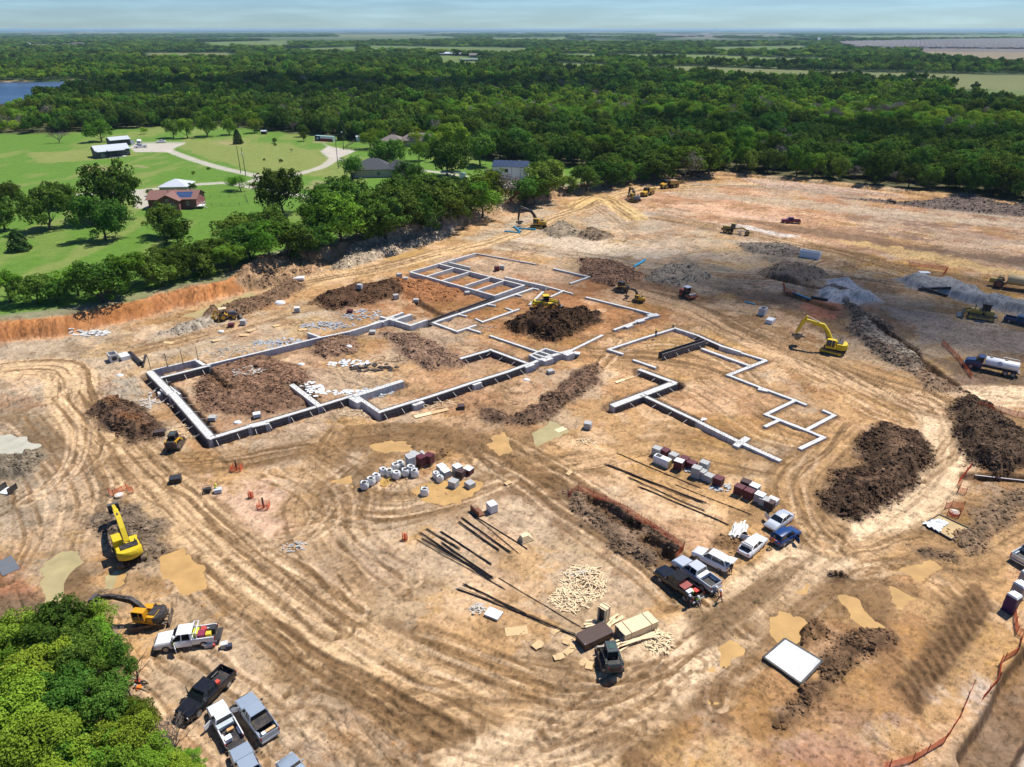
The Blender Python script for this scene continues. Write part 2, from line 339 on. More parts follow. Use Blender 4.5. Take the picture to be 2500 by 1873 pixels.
# stained and churned bands
for p_,c_,a_ in [([(690,1330),(800,1345),(960,1420),(1015,1475),(940,1475),(780,1405)],'mud',.7),([(590,1420),(625,1430),(735,1535),(860,1650),(790,1657),(690,1565)],'mud',.75),([(1310,1700),(1400,1575),(1560,1435),(1640,1350),(1668,1378),(1565,1492),(1430,1645)],'brown',.75),
                   ([(640,965),(760,930),(900,918),(1060,942),(1135,1000),(1040,988),(900,962),(760,985),(690,1045)],'mud',.75),([(1040,995),(1100,1005),(1250,1105),(1400,1195),(1550,1280),(1480,1290),(1300,1185),(1150,1095)],'brown',.6),([(640,1060),(760,1040),(830,1080),(720,1100),(640,1110)],'mud',.6),([(240,930),(330,960),(440,1020),(380,1040),(290,1000)],'mud',.6),([(1500,1350),(1640,1250),(1790,1160),(1800,1180),(1660,1280),(1530,1390)],'brown',.5),
                   ([(880,1060),(1000,1050),(1090,1020),(1080,1050),(960,1090)],'mud',.5),([(700,1100),(900,1110),(1060,1090),(1000,1120),(800,1130)],'mud',.4),([(1640,960),(1740,980),(1720,1010),(1640,990)],'brown',.5),([(1780,1000),(1720,1060),(1740,1130),(1700,1090),(1700,1030)],'brown',.4),([(1560,900),(1660,960),(1640,975),(1540,920)],'mud',.5),([(380,640+360),(480,1010),(600,1000),(500,1025)],'mud',.4),([(1480,1270),(1560,1240),(1600,1260),(1520,1310)],'mud',.5),([(820,1200),(900,1230),(920,1270),(860,1250)],'brown',.55),([(1050,1190),(1110,1200),(1120,1250),(1060,1230)],'mud',.4),([(560,1180),(640,1200),(700,1240),(600,1230)],'light',.5),([(420,1040),(620,1060),(640,1200),(500,1180)],(.50,.34,.245),.7)]:
    paint(p_,c_,a_,1.2,4.5)
for p_,c_,a_ in [([(1500,418),(1700,428),(1950,455),(2240,485),(2240,497),(1900,468),(1600,436)],'greytan',.7),([(1420,440),(1560,445),(1760,470),(1700,478),(1500,458)],(.52,.33,.22),.8),([(1560,470),(1800,500),(2100,548),(2240,560),(2240,580),(2000,548),(1750,508)],(.19,.125,.08),.7),([(1800,515),(2000,545),(2240,592),(2240,606),(1950,556)],(.50,.34,.16),.8),([(1380,455),(1500,478),(1640,505),(1600,512),(1440,480)],(.22,.15,.10),.6),([(1850,560),(2050,590),(2240,625),(2240,640),(2000,604)],(.20,.13,.07),.7),([(1900,585),(2100,622),(2240,655),(2240,668),(2050,630)],(.50,.37,.22),.7),
                   ([(1110,520),(1230,505),(1350,530),(1480,545),(1420,560),(1250,545)],(.47,.38,.28),.8),([(1480,560),(1640,600),(1600,630),(1450,600)],(.20,.17,.13),.7),([(1380,585),(1520,575),(1560,600),(1480,625),(1400,615)],(.24,.19,.14),.8),([(1540,620),(1760,640),(1880,690),(1820,690),(1640,655)],(.17,.12,.085),.75),([(1720,640),(1800,650),(1830,680),(1760,690)],(.36,.15,.09),.8),([(1900,660),(2240,720),(2240,770),(2000,740)],(.30,.25,.20),.7),([(2000,770),(2240,820),(2240,850),(2080,840)],(.14,.10,.075),.7),([(1300,580),(1460,610),(1480,640),(1340,620)],(.21,.125,.08),.7),([(1060,610),(1300,620),(1330,650),(1180,640)],(.26,.12,.055),.6),([(880,660),(1060,690),(1100,650),(960,640)],(.27,.13,.06),.5)]:
    paint(p_,c_,a_,1.5,4)
# roads and machine tracks --------------------------------------------------------
road([(-150,830),(60,790),(160,800),(155,860),(200,925),(290,1005),(380,1100),(470,1185),(600,1290),(760,1400),(900,1485),(1060,1570),(1250,1700)],8.5,(.55,.385,.23),.92,seed=5)
road([(1000,1720),(1200,1600),(1330,1530),(1500,1400),(1650,1290),(1800,1180),(1920,1105),(2015,1040),(2050,965),(2035,900),(2000,868),(2080,852),(2300,862)],8,(.60,.45,.30),.97,streak=.4,seed=6)
road([(2040,880),(1900,840),(1760,790),(1640,740),(1560,700),(1480,660),(1400,640)],9,(.50,.335,.20),.85,seed=7)
road([(2240,940),(2060,870),(1850,800),(1700,740)],6,'tan',.5,seed=17)
road([(250,1010),(400,1000),(560,985),(720,950),(860,935),(1010,955),(1150,1005),(1260,1090),(1400,1190),(1500,1265),(1580,1330)],6,'mud',.35,.1,1.3,seed=8)
road([(1130,1010),(1280,1000),(1400,965),(1500,975),(1640,1010),(1740,1030),(1800,1080),(1760,1150)],5,'tan',.4,.06,1.0,seed=9)
road([(1820,930),(1760,990),(1700,1040),(1730,1110),(1790,1170)],6,'tan',.7,seed=10)
road([(720,940),(690,1000),(650,1080),(660,1160),(760,1300)],5,'tan',.4,.05,1.0,seed=11)
road([(760,1030),(720,1060),(820,1100),(960,1080),(1080,1040),(1180,1050)],5,'mud',.3,.06,1.2,seed=12)
road([(560,640),(700,600),(850,575),(960,545),(1080,520),(1200,470),(1280,440),(1370,410),(1500,400),(1640,400)],7,(.56,.39,.22),.9,.06,.8,seed=13)
road([(1250,445),(1290,420),(1330,440),(1370,470)],9,(.57,.40,.19),.85,.1,.9,seed=18)
road([(1500,398),(1680,404),(1900,432),(2250,480)],4,'grey',.85,.03,.5,seed=14)
road([(1420,470),(1600,500),(1800,540),(2000,590),(2300,650)],6,'tan',.5,.1,1.2,seed=15)
road([(1100,530),(1300,560),(1500,590),(1700,600),(1900,600),(2300,680)],6,'greytan',.5,.1,1.0,seed=16)
road([(300,760),(480,715),(620,675),(760,650),(900,620)],5,'tan',.6,.06,.8,seed=19)
road([(1900,1210),(1990,1180),(2100,1200),(2230,1120),(2300,1100)],6,'tan',.7,.05,.7,seed=20)
road([(900,1500),(1050,1480),(1200,1500),(1350,1520)],9,'tan',.4,.05,.8,seed=21)
road([(1280,760),(1400,770),(1560,790),(1650,850),(1720,950)],5,(.42,.26,.14),.5,.08,1.0,seed=22)
for i,(p,n_,s_) in enumerate([
    ([(470,1185),(650,1330),(850,1450),(1050,1530)],7,7),([(250,960),(400,1110),(560,1250),(720,1370)],6,6),
    ([(1150,1620),(1350,1500),(1520,1370),(1700,1240)],5,4),([(1010,1560),(1200,1590),(1330,1560),(1450,1500)],5,7),
    ([(640,1000),(760,1060),(700,1150),(560,1180)],5,6),([(1050,960),(1200,1060),(1330,1150),(1480,1260)],6,5),
    ([(1080,1040),(950,1090),(820,1120),(700,1090)],4,4),([(1640,720),(1760,780),(1880,850),(1980,900)],7,7),
    ([(1750,980),(1720,1040),(1750,1120),(1800,1170)],4,3),([(1280,440),(1320,460),(1360,500),(1420,520)],5,5),
    ([(1500,480),(1700,520),(1900,570),(2150,640)],6,6),([(1500,600),(1700,620),(1760,560),(1860,570)],5,8),
    ([(1600,440),(1800,480),(2000,510),(2200,540)],7,14),([(540,640),(640,610),(760,590),(900,560)],5,4),
    ([(960,1340),(1150,1420),(1300,1460),(1440,1420)],5,6),([(560,1560),(640,1500),(760,1560),(860,1650)],5,6),
    ([(330,1420),(420,1480),(500,1560),(560,1640)],5,5),([(1560,1500),(1650,1400),(1760,1300),(1900,1220)],5,3),
    ([(1850,1250),(1960,1230),(2060,1260),(2100,1340)],4,4),([(2000,1020),(2080,960),(2060,880),(2000,850)],4,3),
    ([(1330,760),(1450,740),(1560,770),(1640,830)],5,4),([(1500,830),(1580,880),(1650,930),(1740,960)],4,5),
    ([(1180,860),(1240,830),(1300,790),(1330,740)],4,4),([(60,900),(140,1000),(180,1100),(150,1200)],6,8),
    ([(120,860),(180,930),(150,1020),(60,1080)],5,6),([(900,1250),(820,1200),(760,1140),(780,1060)],4,4)]):
    tracks(p,n_,s_,a=.62,seed=100+i); tracks(p,2,s_,col=(.60,.44,.29),a=.5,depth=.03,seed=300+i)
# cut bank, raised ground round the site --------------------------------------------
sdS = poly_sd(X,Y,SITE)+(n_mid-.5)*1.6+(n_big-.5)*2
def HBf(x): return 2.0*sstep(45,-28,x)+1.0
HB = HBf(X)                       # the bank dies out towards the right
up = sstep(0.2,4.6,-sdS)
upland = up*HB
bx = sstep(8,-12,X)*1.0
rill = fbm((X*.8+Y*.35)*.9,(Y-X*.3)*.12,31,3)
bank = sstep(.1,.9,up*4)*(1-sstep(.75,1.0,up))
kb = sstep(-.3,.9,-sdS)*(1-sstep(4.2,6.5,-sdS))*sstep(Dl([(640,600)])[0][0]+10,Dl([(520,640)])[0][0]-5,X)
lerp_col(np.s_[:],kb*(.6+.4*rill),'orange'); lerp_col(np.s_[:],kb*sstep(.5,.7,rill)*.55,'rust'); lerp_col(np.s_[:],kb*sstep(1.8,.3,-sdS)*.6,'light')
kb2 = sstep(-2.5,.9,-sdS)*(1-sstep(5.5,8.5,-sdS))*(1-kb)*sstep(108,68,X)
lerp_col(np.s_[:],kb2*.7,(.40,.25,.15)); lerp_col(np.s_[:],kb2*sstep(.5,.62,n_mid)*.5,'greytan')
upland += kb*(rill-.5)*.5+kb2*(fbm(X/5,Y/5,44,3)-.4)*2.4*sstep(108,68,X)
og = sstep(4.8,7.5,-sdS+(n_fine-.5)*2)                # grass and wood floor beyond
kR = sstep(28,80,X)
lerp_col(np.s_[:],og*(1-kR),'grass'); lerp_col(np.s_[:],og*kR,'litter'); Gm[:] = np.maximum(Gm,og*(1-kR)+og*kR*.2)
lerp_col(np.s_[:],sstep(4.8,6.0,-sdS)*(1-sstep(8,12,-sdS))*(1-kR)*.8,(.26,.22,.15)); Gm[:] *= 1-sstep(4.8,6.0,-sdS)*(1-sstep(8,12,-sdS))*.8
fd = poly_sd(X,Y,FORE)+(n_mid-.5)*3
lerp_col(np.s_[:],sstep(-1.5,2,fd)*.85,(.17,.125,.08))
# mounds ------------------------------------------------------------------------------
mound([(1095,700),(1130,688),(1180,682),(1240,672),(1292,678),(1300,694),(1240,718),(1200,740),(1150,730),(1110,716)],2.6,'dark',.9,4)
mound([(665,655),(720,628),(800,615),(860,605),(900,620),(850,645),(720,672)],1.3,(.15,.085,.05),.5)
mound([(860,610),(950,600),(1010,630),(960,655),(880,650)],.6,'rust',.35)
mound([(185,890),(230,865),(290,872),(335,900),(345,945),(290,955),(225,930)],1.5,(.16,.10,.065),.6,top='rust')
mound([(445,800),(560,765),(660,800),(690,870),(560,900),(440,890),(420,840)],.8,(.24,.145,.095),.55)
mound([(660,745),(720,720),(780,725),(770,760),(700,775)],.8,(.27,.17,.115),.5)
mound([(830,720),(900,720),(980,760),(1010,790),(930,800),(860,760)],.8,(.27,.175,.12),.5)
mound([(1030,870),(1110,905),(1180,860),(1240,800),(1290,790),(1290,830),(1220,880),(1140,925),(1050,910)],.9,(.19,.12,.08),.6)
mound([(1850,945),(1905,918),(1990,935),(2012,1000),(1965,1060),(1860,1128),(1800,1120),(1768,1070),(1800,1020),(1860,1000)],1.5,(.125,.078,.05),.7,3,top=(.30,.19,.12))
mound([(2045,880),(2090,862),(2150,890),(2230,940),(2250,1000),(2150,1025),(2085,1005),(2060,930)],1.9,(.13,.085,.056),.7,3)
mound([(1755,640),(1800,603),(1840,612),(1905,652),(1850,660),(1790,650)],1.8,'gravel',.1,3)
mound([(1930,602),(1990,598),(2060,612),(2140,640),(2300,680),(2300,700),(2130,668),(2040,640),(1960,622)],1.7,(.33,.315,.29),.12,2.2)
mound([(1635,592),(1690,563),(1740,575),(1800,597),(1720,612)],1.5,(.27,.20,.14),.25,3)
mound([(1385,605),(1440,575),(1500,570),(1540,600),(1470,618)],1.2,(.26,.22,.17),.3,3)
mound([(1240,512),(1275,490),(1325,512),(1285,522)],1.4,(.24,.175,.12),.3,2.5)
mound([(1170,500),(1210,478),(1245,490),(1250,510),(1200,515)],1.4,(.30,.24,.17),.25,3)
mound([(1250,560),(1330,565),(1400,600),(1320,620),(1260,600)],.7,(.28,.17,.11),.5)
mound([(1590,525),(1700,528),(1770,550),(1690,556),(1610,545)],.7,(.23,.19,.15),.3)
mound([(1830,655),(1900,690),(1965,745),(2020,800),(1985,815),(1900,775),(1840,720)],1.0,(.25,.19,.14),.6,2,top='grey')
mound([(1980,790),(2040,820),(2090,850),(2030,848),(1980,825)],.7,(.25,.17,.11),.5)
mound([(1195,1050),(1280,1062),(1440,1150),(1475,1190),(1400,1225),(1330,1185),(1250,1110)],.55,(.24,.165,.11),.45,1.5)
mound([(-50,975),(50,955),(85,990),(60,1030),(-50,1040)],1.0,'greymud',.5)
mound([(345,722),(420,692),(480,676),(470,700),(390,725)],.9,'grey',.35,1.5)
mound([(440,690),(480,662),(560,640),(640,610),(660,622),(600,655),(500,690)],1.3,(.23,.145,.09),.5,1.8)
mound([(510,632),(545,590),(600,585),(660,565),(690,585),(640,610),(570,625)],2.2,(.36,.235,.14),.4,3)
mound([(700,585),(760,545),(860,515),(930,495),(1000,485),(960,515),(860,545),(760,580)],1.6,'greytan',.4,2.5)
mound([(200,1120),(300,1090),(350,1130),(360,1200),(300,1220),(230,1190)],.35,(.22,.165,.115),.45)
mound([(1500,1330),(1580,1290),(1640,1250),(1760,1200),(1700,1260),(1600,1350),(1520,1410)],.15,(.25,.165,.095),.06,1)
mound([(1680,1590),(1655,1562),(1770,1455),(1825,1385),(1900,1350),(1930,1380),(1850,1440),(1790,1495)],.5,(.18,.11,.065),.5,1.2)
mound([(1700,1360),(1760,1330),(1780,1365),(1720,1390)],.4,'brown',.5,1); mound([(1790,1235),(1830,1232),(1850,1255),(1810,1268)],.7,'dark',.6,1)
mound([(2060,1160),(2130,1100),(2200,1060),(2260,1060),(2180,1130),(2090,1200)],.5,(.24,.165,.105),.5)
mound([(1960,1180),(2060,1190),(2080,1215),(2000,1215)],.5,(.22,.15,.10),.5)
mound([(1790,425),(1960,440),(2080,425),(2240,458),(2240,472),(2000,450)],1.0,(.19,.145,.12),.3,2)
mound([(1600,386),(1790,402),(1960,425),(1800,418),(1650,402)],.7,(.42,.30,.22),.12,1.5)
mound([(830,1030),(900,1000),(960,975),(970,985),(890,1020)],.25,'brown',.4,.8)
mound([(1550,1180),(1560,1160),(1600,1170),(1590,1190)],.2,'mud',.3,.8)
# trenches, puddles ---------------------------------------------------------------------
for p,w,dd in [([(440,795),(470,830),(500,850)],1.2,.8),([(1280,1085),(1330,1120),(1370,1140)],1.8,1.0),([(1400,1175),(1440,1200)],2.0,1.0),([(470,990),(480,995)],.1,.01),
                 ([(2090,1030),(2240,1036)],1.6,1.0),([(1880,700),(1990,780),(2060,830)],1.6,1.2),([(1060,630),(1140,650)],.1,.01),([(905,655),(965,690)],1.8,1.0),([(730,790),(860,800)],.1,.01),([(2120,1657),(2180,1560),(2212,1480),(2280,1400)],3.4,1.6),([(1660,600),(1780,625),(1830,640)],1.5,1.2),([(1700,635),(1800,668)],2.0,.9)]:
    trench(p,w,dd)
for i in range(15):                               # bucket marks scraped into the slope at the lower right
    a = (1960+i*11.5,1510-i*15.5); trench([(a[0]-14,a[1]-26),(a[0]+14,a[1]+22)],.55,.28,'brown',.25)
TANW = (.47,.285,.105); OLIVW = (.38,.31,.15)
for p,c,nm in [([(98,1225),(130,1200),(180,1205),(215,1235),(205,1285),(110,1292),(92,1260)],OLIVW,'muddy_pond'),([(358,1205),(392,1195),(432,1235),(440,1262),(405,1272),(372,1240)],TANW,0),
                 ([(1530,1500),(1600,1390),(1680,1312),(1770,1256),(1860,1238),(1930,1252),(1935,1300),(1890,1345),(1840,1345),(1790,1312),(1720,1352),(1650,1425),(1585,1505)],TANW,0),
                 ([(1830,1290),(1880,1300),(1930,1330),(1900,1352),(1850,1335)],TANW,0),([(1930,1270),(1985,1265),(1985,1290),(1945,1310)],TANW,0),
                 ([(735,1040),(790,985),(840,965),(860,985),(810,1020),(760,1050)],TANW,0),([(820,1010),(860,1000),(870,1035),(830,1045)],(.40,.25,.07),0),([(810,962),(870,952),(880,968),(830,975)],TANW,0),
                 ([(1128,945),(1195,915),(1225,930),(1160,958)],OLIVW,'trench_water'),([(1062,945),(1090,935),(1098,970),(1075,985)],TANW,0),([(900,1055),(960,1040),(1040,1045),(980,1080),(920,1080)],TANW,0),
                 ([(400,682),(470,655),(540,635),(552,640),(500,660),(430,684)],OLIVW,'ditch_water'),([(835,557),(905,540),(915,545),(850,562)],TANW,0),([(-60,935),(50,948),(70,965),(40,985),(-60,995)],(.45,.42,.32),0),
                 ([(225,1240),(255,1235),(250,1262),(225,1262)],TANW,0),([(1700,1330),(1640,1400),(1660,1405),(1730,1340)],TANW,0),([(1960,1230),(2010,1205),(2040,1225),(1990,1245)],TANW,0),([(1560,1440),(1600,1400),(1590,1390),(1540,1440)],(.36,.24,.11),0)]:
    puddle(p,c,name=nm or 'puddle')
# ------------------------------------------------------------------ foundation walls (sight lines meet the wall tops), trenches cut beside them
# each run: name, label, [ (points, width, top, bottom, formed) ]
FOUND = [
 ('foundation_grid','pale concrete foundation grid with five open cells beside the big graded pad',[
  ([(1000.7,663.5),(1207.4,721.2)],.55,.9,-.9,0),([(1000.7,663.5),(1161.8,617.9)],.5,.9,-.5,0),([(1072.3,643.9),(1279,696)],.5,.9,-.6,0),([(1207.4,721.2),(1279,696)],.5,.9,-.8,0),
  ([(1041.4,674),(1108.1,653.7)],.45,.85,-.5,0),([(1080.4,683.8),(1145.5,663.5)],.45,.85,-.5,0),([(1137.4,696),(1196.8,676.5)],.45,.85,-.5,0),([(1163.4,707.4),(1228.5,685.4)],.45,.85,-.5,0),
  ([(1096.7,639.9),(1147,652)],.45,.8,-.4,0),([(1161.8,617.9),(1235,631),(1308,644)],.3,.35,-.3,0)]),
 ('foundation_wall','long straight concrete wall with a stub behind the five-cell grid',[
  ([(1235,676.5),(1331,698)],.6,.8,-.6,0),([(1331,698),(1397,716)],.5,.3,-.4,0),([(1376,709),(1345,723.6)],.5,.3,-.4,0),([(1325,712),(1293,743)],.5,.25,-.4,0),([(1296,736),(1320,741)],.4,.3,-.3,0)]),
 ('strip_footing','low white strip footing with short stubs in front of the five-cell grid',[
  ([(1057.6,787.2),(1301.8,703)],.65,.3,-.4,0),([(1257.8,718),(1272,721)],.45,.3,-.3,0),([(1192.7,743.2),(1208,745)],.45,.3,-.3,0),([(1121,767.6),(1138,771)],.45,.3,-.3,0),([(1301,703),(1314,706)],.45,.3,-.3,0),
  ([(1057.6,787.2),(1116.2,808.3)],.6,.4,-.5,0),([(1116.2,808.3),(1160,793.7)],.6,.3,-.4,0),([(1141.5,801),(1171.6,810)],.55,.3,-.4,0)]),
 ('strip_footing','short white strip footing between the L-shaped footing and the dark soil pile',[
  ([(1178,785.5),(1266,754.6)],.6,.25,-.4,0),([(1162,778),(1178,785)],.45,.25,-.3,0),([(1236,752),(1250,757)],.45,.25,-.3,0)]),
 ('formed_wall','dark open formwork trench with rebar running from the wall cluster to the grid corner',[([(1041.4,788.8),(1115,760)],.9,.35,-.9,2),([(1121,759),(1204,728.6)],.9,.35,-.9,2)]),
 ('foundation_wall','long pale basement wall on the upper left with a boxed bay at its corner',[
  ([(507,890),(660,853)],.55,.9,-.7,0),([(660,853),(779,824)],.55,.9,-.7,0),([(779,824),(852,809)],.55,.9,-.7,0),([(852,809),(960,776)],.6,.9,-.7,0),([(752.8,812.3),(780,822)],.5,.9,-.7,0),
  ([(372.6,902.8),(478,878)],.35,.9,-.8,0),([(478,878),(497,890)],.7,.9,-.7,0),([(395,921),(507.6,893)],.8,.8,-.7,1),([(896,795),(930,781),(936,786)],.4,.85,-.5,0)]),
 ('foundation_wall','crossing stub walls of pale concrete at the middle of the site',[
  ([(930,773),(958,781)],.6,.9,-.6,0),([(948,776),(982,763)],.6,.9,-.6,0),([(960,781),(1000,768)],.9,.9,-.6,0),([(960,781),(1002,794)],.6,.8,-.8,0),([(1002,794),(1040,781)],.6,.8,-.8,0)]),
 ('formed_wall','wide form-lined wall running down the left side of the building',[([(366,908),(415,958)],1.15,.75,-1.0,1),([(408,950),(424,962)],1.9,.7,-1.0,1),([(420,960),(516,1069)],1.15,.75,-1.0,1),([(393,958),(412,953)],1.2,.35,-.9,1)]),
 ('formed_wall','form-lined wall along the front left of the building with rows of walers',[([(516,1069),(612,1040)],.9,.75,-.9,1),([(612,1040),(646,1032)],1.4,.7,-.9,1),([(646,1030),(700,1014)],.9,.7,-.9,1),([(700,1014),(778,991)],.8,.65,-.9,1),([(778,991),(869,963)],.8,.65,-.9,1),([(714,940),(779,990)],.95,.75,-.9,0)]),
 ('foundation_wall','thick pale stem walls in a T at the front middle of the building',[([(869,964.6),(977.8,930.5)],1.0,.9,-.6,0),([(871,968),(927.4,1005.3)],.75,.8,-1.0,0),([(860,972),(874,980)],1.0,.8,-1.0,0)]),
 ('formed_wall','long form-lined front wall rising to the small concrete pit',[([(927.4,1005.3),(1017,977.6)],.8,.8,-.9,1),([(1017,978.5),(1095.5,953)],.8,.7,-.8,1),([(1095.5,953),(1161.6,931)],.8,.7,-.8,1),([(1161.6,931),(1227.7,911)],.8,.7,-.8,1),([(1227.7,911),(1290.6,888.6)],.8,.7,-.8,1),
  ([(1290.6,888.6),(1334.7,871.3)],.8,.7,-.8,0),([(1334.7,871.3),(1391,855.5)],.9,.8,-.8,0),([(1013,985),(1024,981)],1.3,.7,-.9,0),([(1158,936),(1166,933)],1.2,.7,-.8,0),([(1285,893),(1296,889)],1.2,.75,-.8,0),([(1330,878),(1341,874)],1.2,.75,-.8,0),([(1384,864),(1394,860)],1.2,.8,-.8,0)]),
 ('formed_wall','U-shaped form-lined wall beside the small concrete pit',[([(1127,874.4),(1197.8,854)],.8,.6,-.8,1),([(1197.8,854),(1287.5,887)],.7,.6,-.9,1)]),
 ('concrete_pit','small pale concrete pit with three open cells on the front wall',[([(1293.8,866.5),(1331.5,850.8)],.4,.9,-.7,0),([(1331.5,850.8),(1371,862)],.4,.9,-.7,0),([(1316,857),(1349,868)],.4,.85,-.7,0),([(1304,863),(1335,873)],.4,.85,-.7,0),([(1293.8,866.5),(1318,878)],.4,.85,-.7,0)]),
 ('strip_footing','single white strip footing behind the small concrete pit',[([(1197.8,819.3),(1309.5,857)],.55,.35,-.4,0)]),
 ('strip_footing','broken white strip footing running from the pit towards the dark heap',[([(1391,857),(1444,831)],.6,.2,-.3,0),([(1444,831),(1470,818)],.6,.2,-.3,0)]),
 ('strip_footing','L-shaped white footing with three pads beside the yellow wheel loader pile',[([(1430,725),(1554.7,756)],.6,.3,-.4,0),([(1554.7,756),(1597,767.5)],.7,.4,-.5,0),([(1597,769),(1501,804)],.65,.35,-.4,0),([(1589,770),(1601,768)],1.5,.45,-.4,0),([(1559,783),(1566,781)],1.3,.4,-.4,0),([(1530,796),(1537,793)],1.3,.4,-.4,0)]),
 ('strip_footing','far white strip footing with an angled end under the dark bank',[([(1353.6,655.6),(1438.6,675.4)],.6,.4,-.4,0),([(1438.6,675.4),(1393.3,691)],.6,.3,-.4,0)]),
 ('foundation_wall','white footing outlining the right wing with a raised pit wall',[([(1486,852.7),(1570,825)],.6,.35,-.4,0),([(1570,825),(1648.7,800.8)],.6,.35,-.4,0),([(1486,852.7),(1518.9,863)],.6,.35,-.4,0),([(1648.7,800.8),(1702,818)],.7,.4,-.9,0),([(1702,818),(1761,844)],.7,.4,-1.0,1),([(1761,844),(1806,858)],.7,.5,-.7,0),([(1806,859.6),(1868.5,878.7)],.6,.3,-.4,0),
  ([(1868.5,880),(1778.5,915)],.8,.3,-.4,0),([(1778.5,915),(1864,948)],.6,.3,-.4,0),([(1864,948),(1942.4,976.6)],.6,.3,-.4,0),([(1942.4,976.6),(1966,986)],.6,.3,-.4,0),([(1716,851),(1827,890.8)],.7,.4,-.4,0),([(1858,949),(1868,951)],1.1,.32,-.4,0)]),
 ('form_panel_run','tall dark standing formwork inside the right wing',[([(1612.3,863),(1719.6,830)],.8,1.3,-.3,2)]),
 ('strip_footing','lone short white footing between the two right wings',[([(1548,878.7),(1598.5,896)],.6,.3,-.3,0)]),
 ('formed_wall','wide pale L-shaped wall in the open trench right of centre',[([(1563.9,903),(1647,934)],.9,.5,-.9,1),([(1647,934),(1494.6,991)],1.3,.5,-.8,1)]),
 ('formed_wall','form-lined wall propped with kickers running towards the parked cars',[([(1567,963.5),(1640,998)],.7,.5,-1.0,1),([(1640,998),(1702,1027.5)],.7,.5,-1.0,1),([(1702,1027.5),(1800,1076)],.8,.45,-.6,0),([(1800,1076),(1901,1122)],.8,.4,-.5,0),([(1799,1086),(1822,1070)],1.0,.42,-.4,0)]),
 ('strip_footing','zigzag white strip footing at the right end of the building',[([(1942.4,976.6),(1869.6,1011.4)],.65,.3,-.4,0),([(1869.6,1011.4),(1967.7,1049.4)],.7,.3,-.4,0),([(1967.7,1049.4),(2011,1067)],.65,.3,-.4,0),([(1904.4,1024),(1869.6,1039.9)],.65,.3,-.4,0),([(1967.7,1049.4),(2037.3,1013)],.65,.3,-.4,0),([(2037.3,1013),(2012,1002)],.6,.3,-.4,0),([(2011,1067),(1955,1093.7)],.7,.3,-.4,0)]),
]
for nm,lb,segs in FOUND:
    for pts,w,top,bot,formed in segs:
        P = [G(u,v,top) for u,v in pts]
        if bot < -.55: trench(P,w+(1.9 if formed else 1.3),min(.95,-bot),(.22,.14,.09),.35,True)
        else: trench(P,w+.5,.12,'mud',.3,True)
# ------------------------------------------------------------------ lawn, drives, wood floor, far country
def L(u,v):
    z = 2.0
    for _ in range(6):
        x,y = G(u,v,z); z = .5*z+.5*float(HBf(np.array(x)))
    return (x,y)
def Ll(pts): return [L(*p) for p in pts]
LAWN = Ll([(-300,330),(0,329),(150,326),(250,319),(330,313),(430,309),(560,310),(640,318),(700,325),(800,333),(880,345),(960,350),(1060,372),(1150,385),(1240,395),(1300,405),(1400,402),(1470,420),(1440,470),(1300,520),(1100,560),(900,590),(700,640),(300,740),(0,800),(-300,860)])
sdL = poly_sd(X,Y,LAWN)
wood = sstep(3,-4,sdL+(n_mid-.5)*4)*sstep(4,8,-sdS)
lerp_col(np.s_[:],wood*.9,'litter'); Gm *= 1-.8*wood
gv = fbm(X/9,Y/30,61,3)
lerp_col(np.s_[:],og*sstep(.5,.72,gv)*(1-wood)*.65*(1-kR),'drygrass')
for p,c,a in [([(60,372),(300,365),(360,378),(200,395),(90,400)],'drygrass',.8),([(450,335),(700,350),(830,390),(800,430),(640,430),(430,360)],'drygrass',.75),([(205,405),(290,408),(300,420),(215,418)],'bare',.5),([(330,404),(360,408),(345,413)],'bare',.5),
                ([(520,345),(600,346),(590,355),(530,354)],'bare',.5),([(768,330),(815,342),(810,350),(765,345)],'bare',.6),([(770,440),(800,445),(770,465),(740,460)],'bare',.5),([(60,560),(170,550),(180,600),(100,640)],'drygrass',.3)]:
    paint(Ll(p),c,a,2,4,True)
def drive(pts,w,col='drive'):
    P = smooth(Ll(pts),2); sl = sub(P,w+3); d,lat,arc = line_dt(X[sl],Y[sl],P)
    k = 1-sstep(w/2-.5,w/2+.6,d+(n_fine[sl]-.5)*.7); lerp_col(sl,k*(.9-.2*n_fine[sl]),col); Gm[sl] *= 1-k
    Z[sl] -= k*.06
def apron(pts,col='drive'):
    P = Ll(pts); sl = sub(P,4); d = poly_sd(X[sl],Y[sl],P); k = sstep(-.8,.8,d+(n_fine[sl]-.5)); lerp_col(sl,k*.9,col); Gm[sl] *= 1-k
apron([(315,360),(335,347),(410,348),(452,352),(425,362),(420,372),(330,372)])
drive([(405,365),(450,383),(530,408),(600,424),(645,434),(720,428),(790,408),(815,390),(818,375),(805,368)],4.6)
drive([(190,476),(340,466),(480,450),(560,445),(600,449),(640,434)],4.2); drive([(560,447),(660,463),(740,480),(800,490),(900,500)],4.2)
apron([(782,370),(800,358),(790,352),(815,360),(870,368),(850,378),(830,385),(800,385)])
drive([(820,388),(890,398),(990,410),(1075,422),(1135,430)],3.6); drive([(335,470),(350,485),(350,505)],5); apron([(740,478),(790,474),(860,470),(880,490),(790,495)])
apron([(1200,440),(1260,436),(1300,462),(1240,462)],(.45,.40,.34))
drive([(1360,385),(1420,392),(1470,405)],4,'bare')
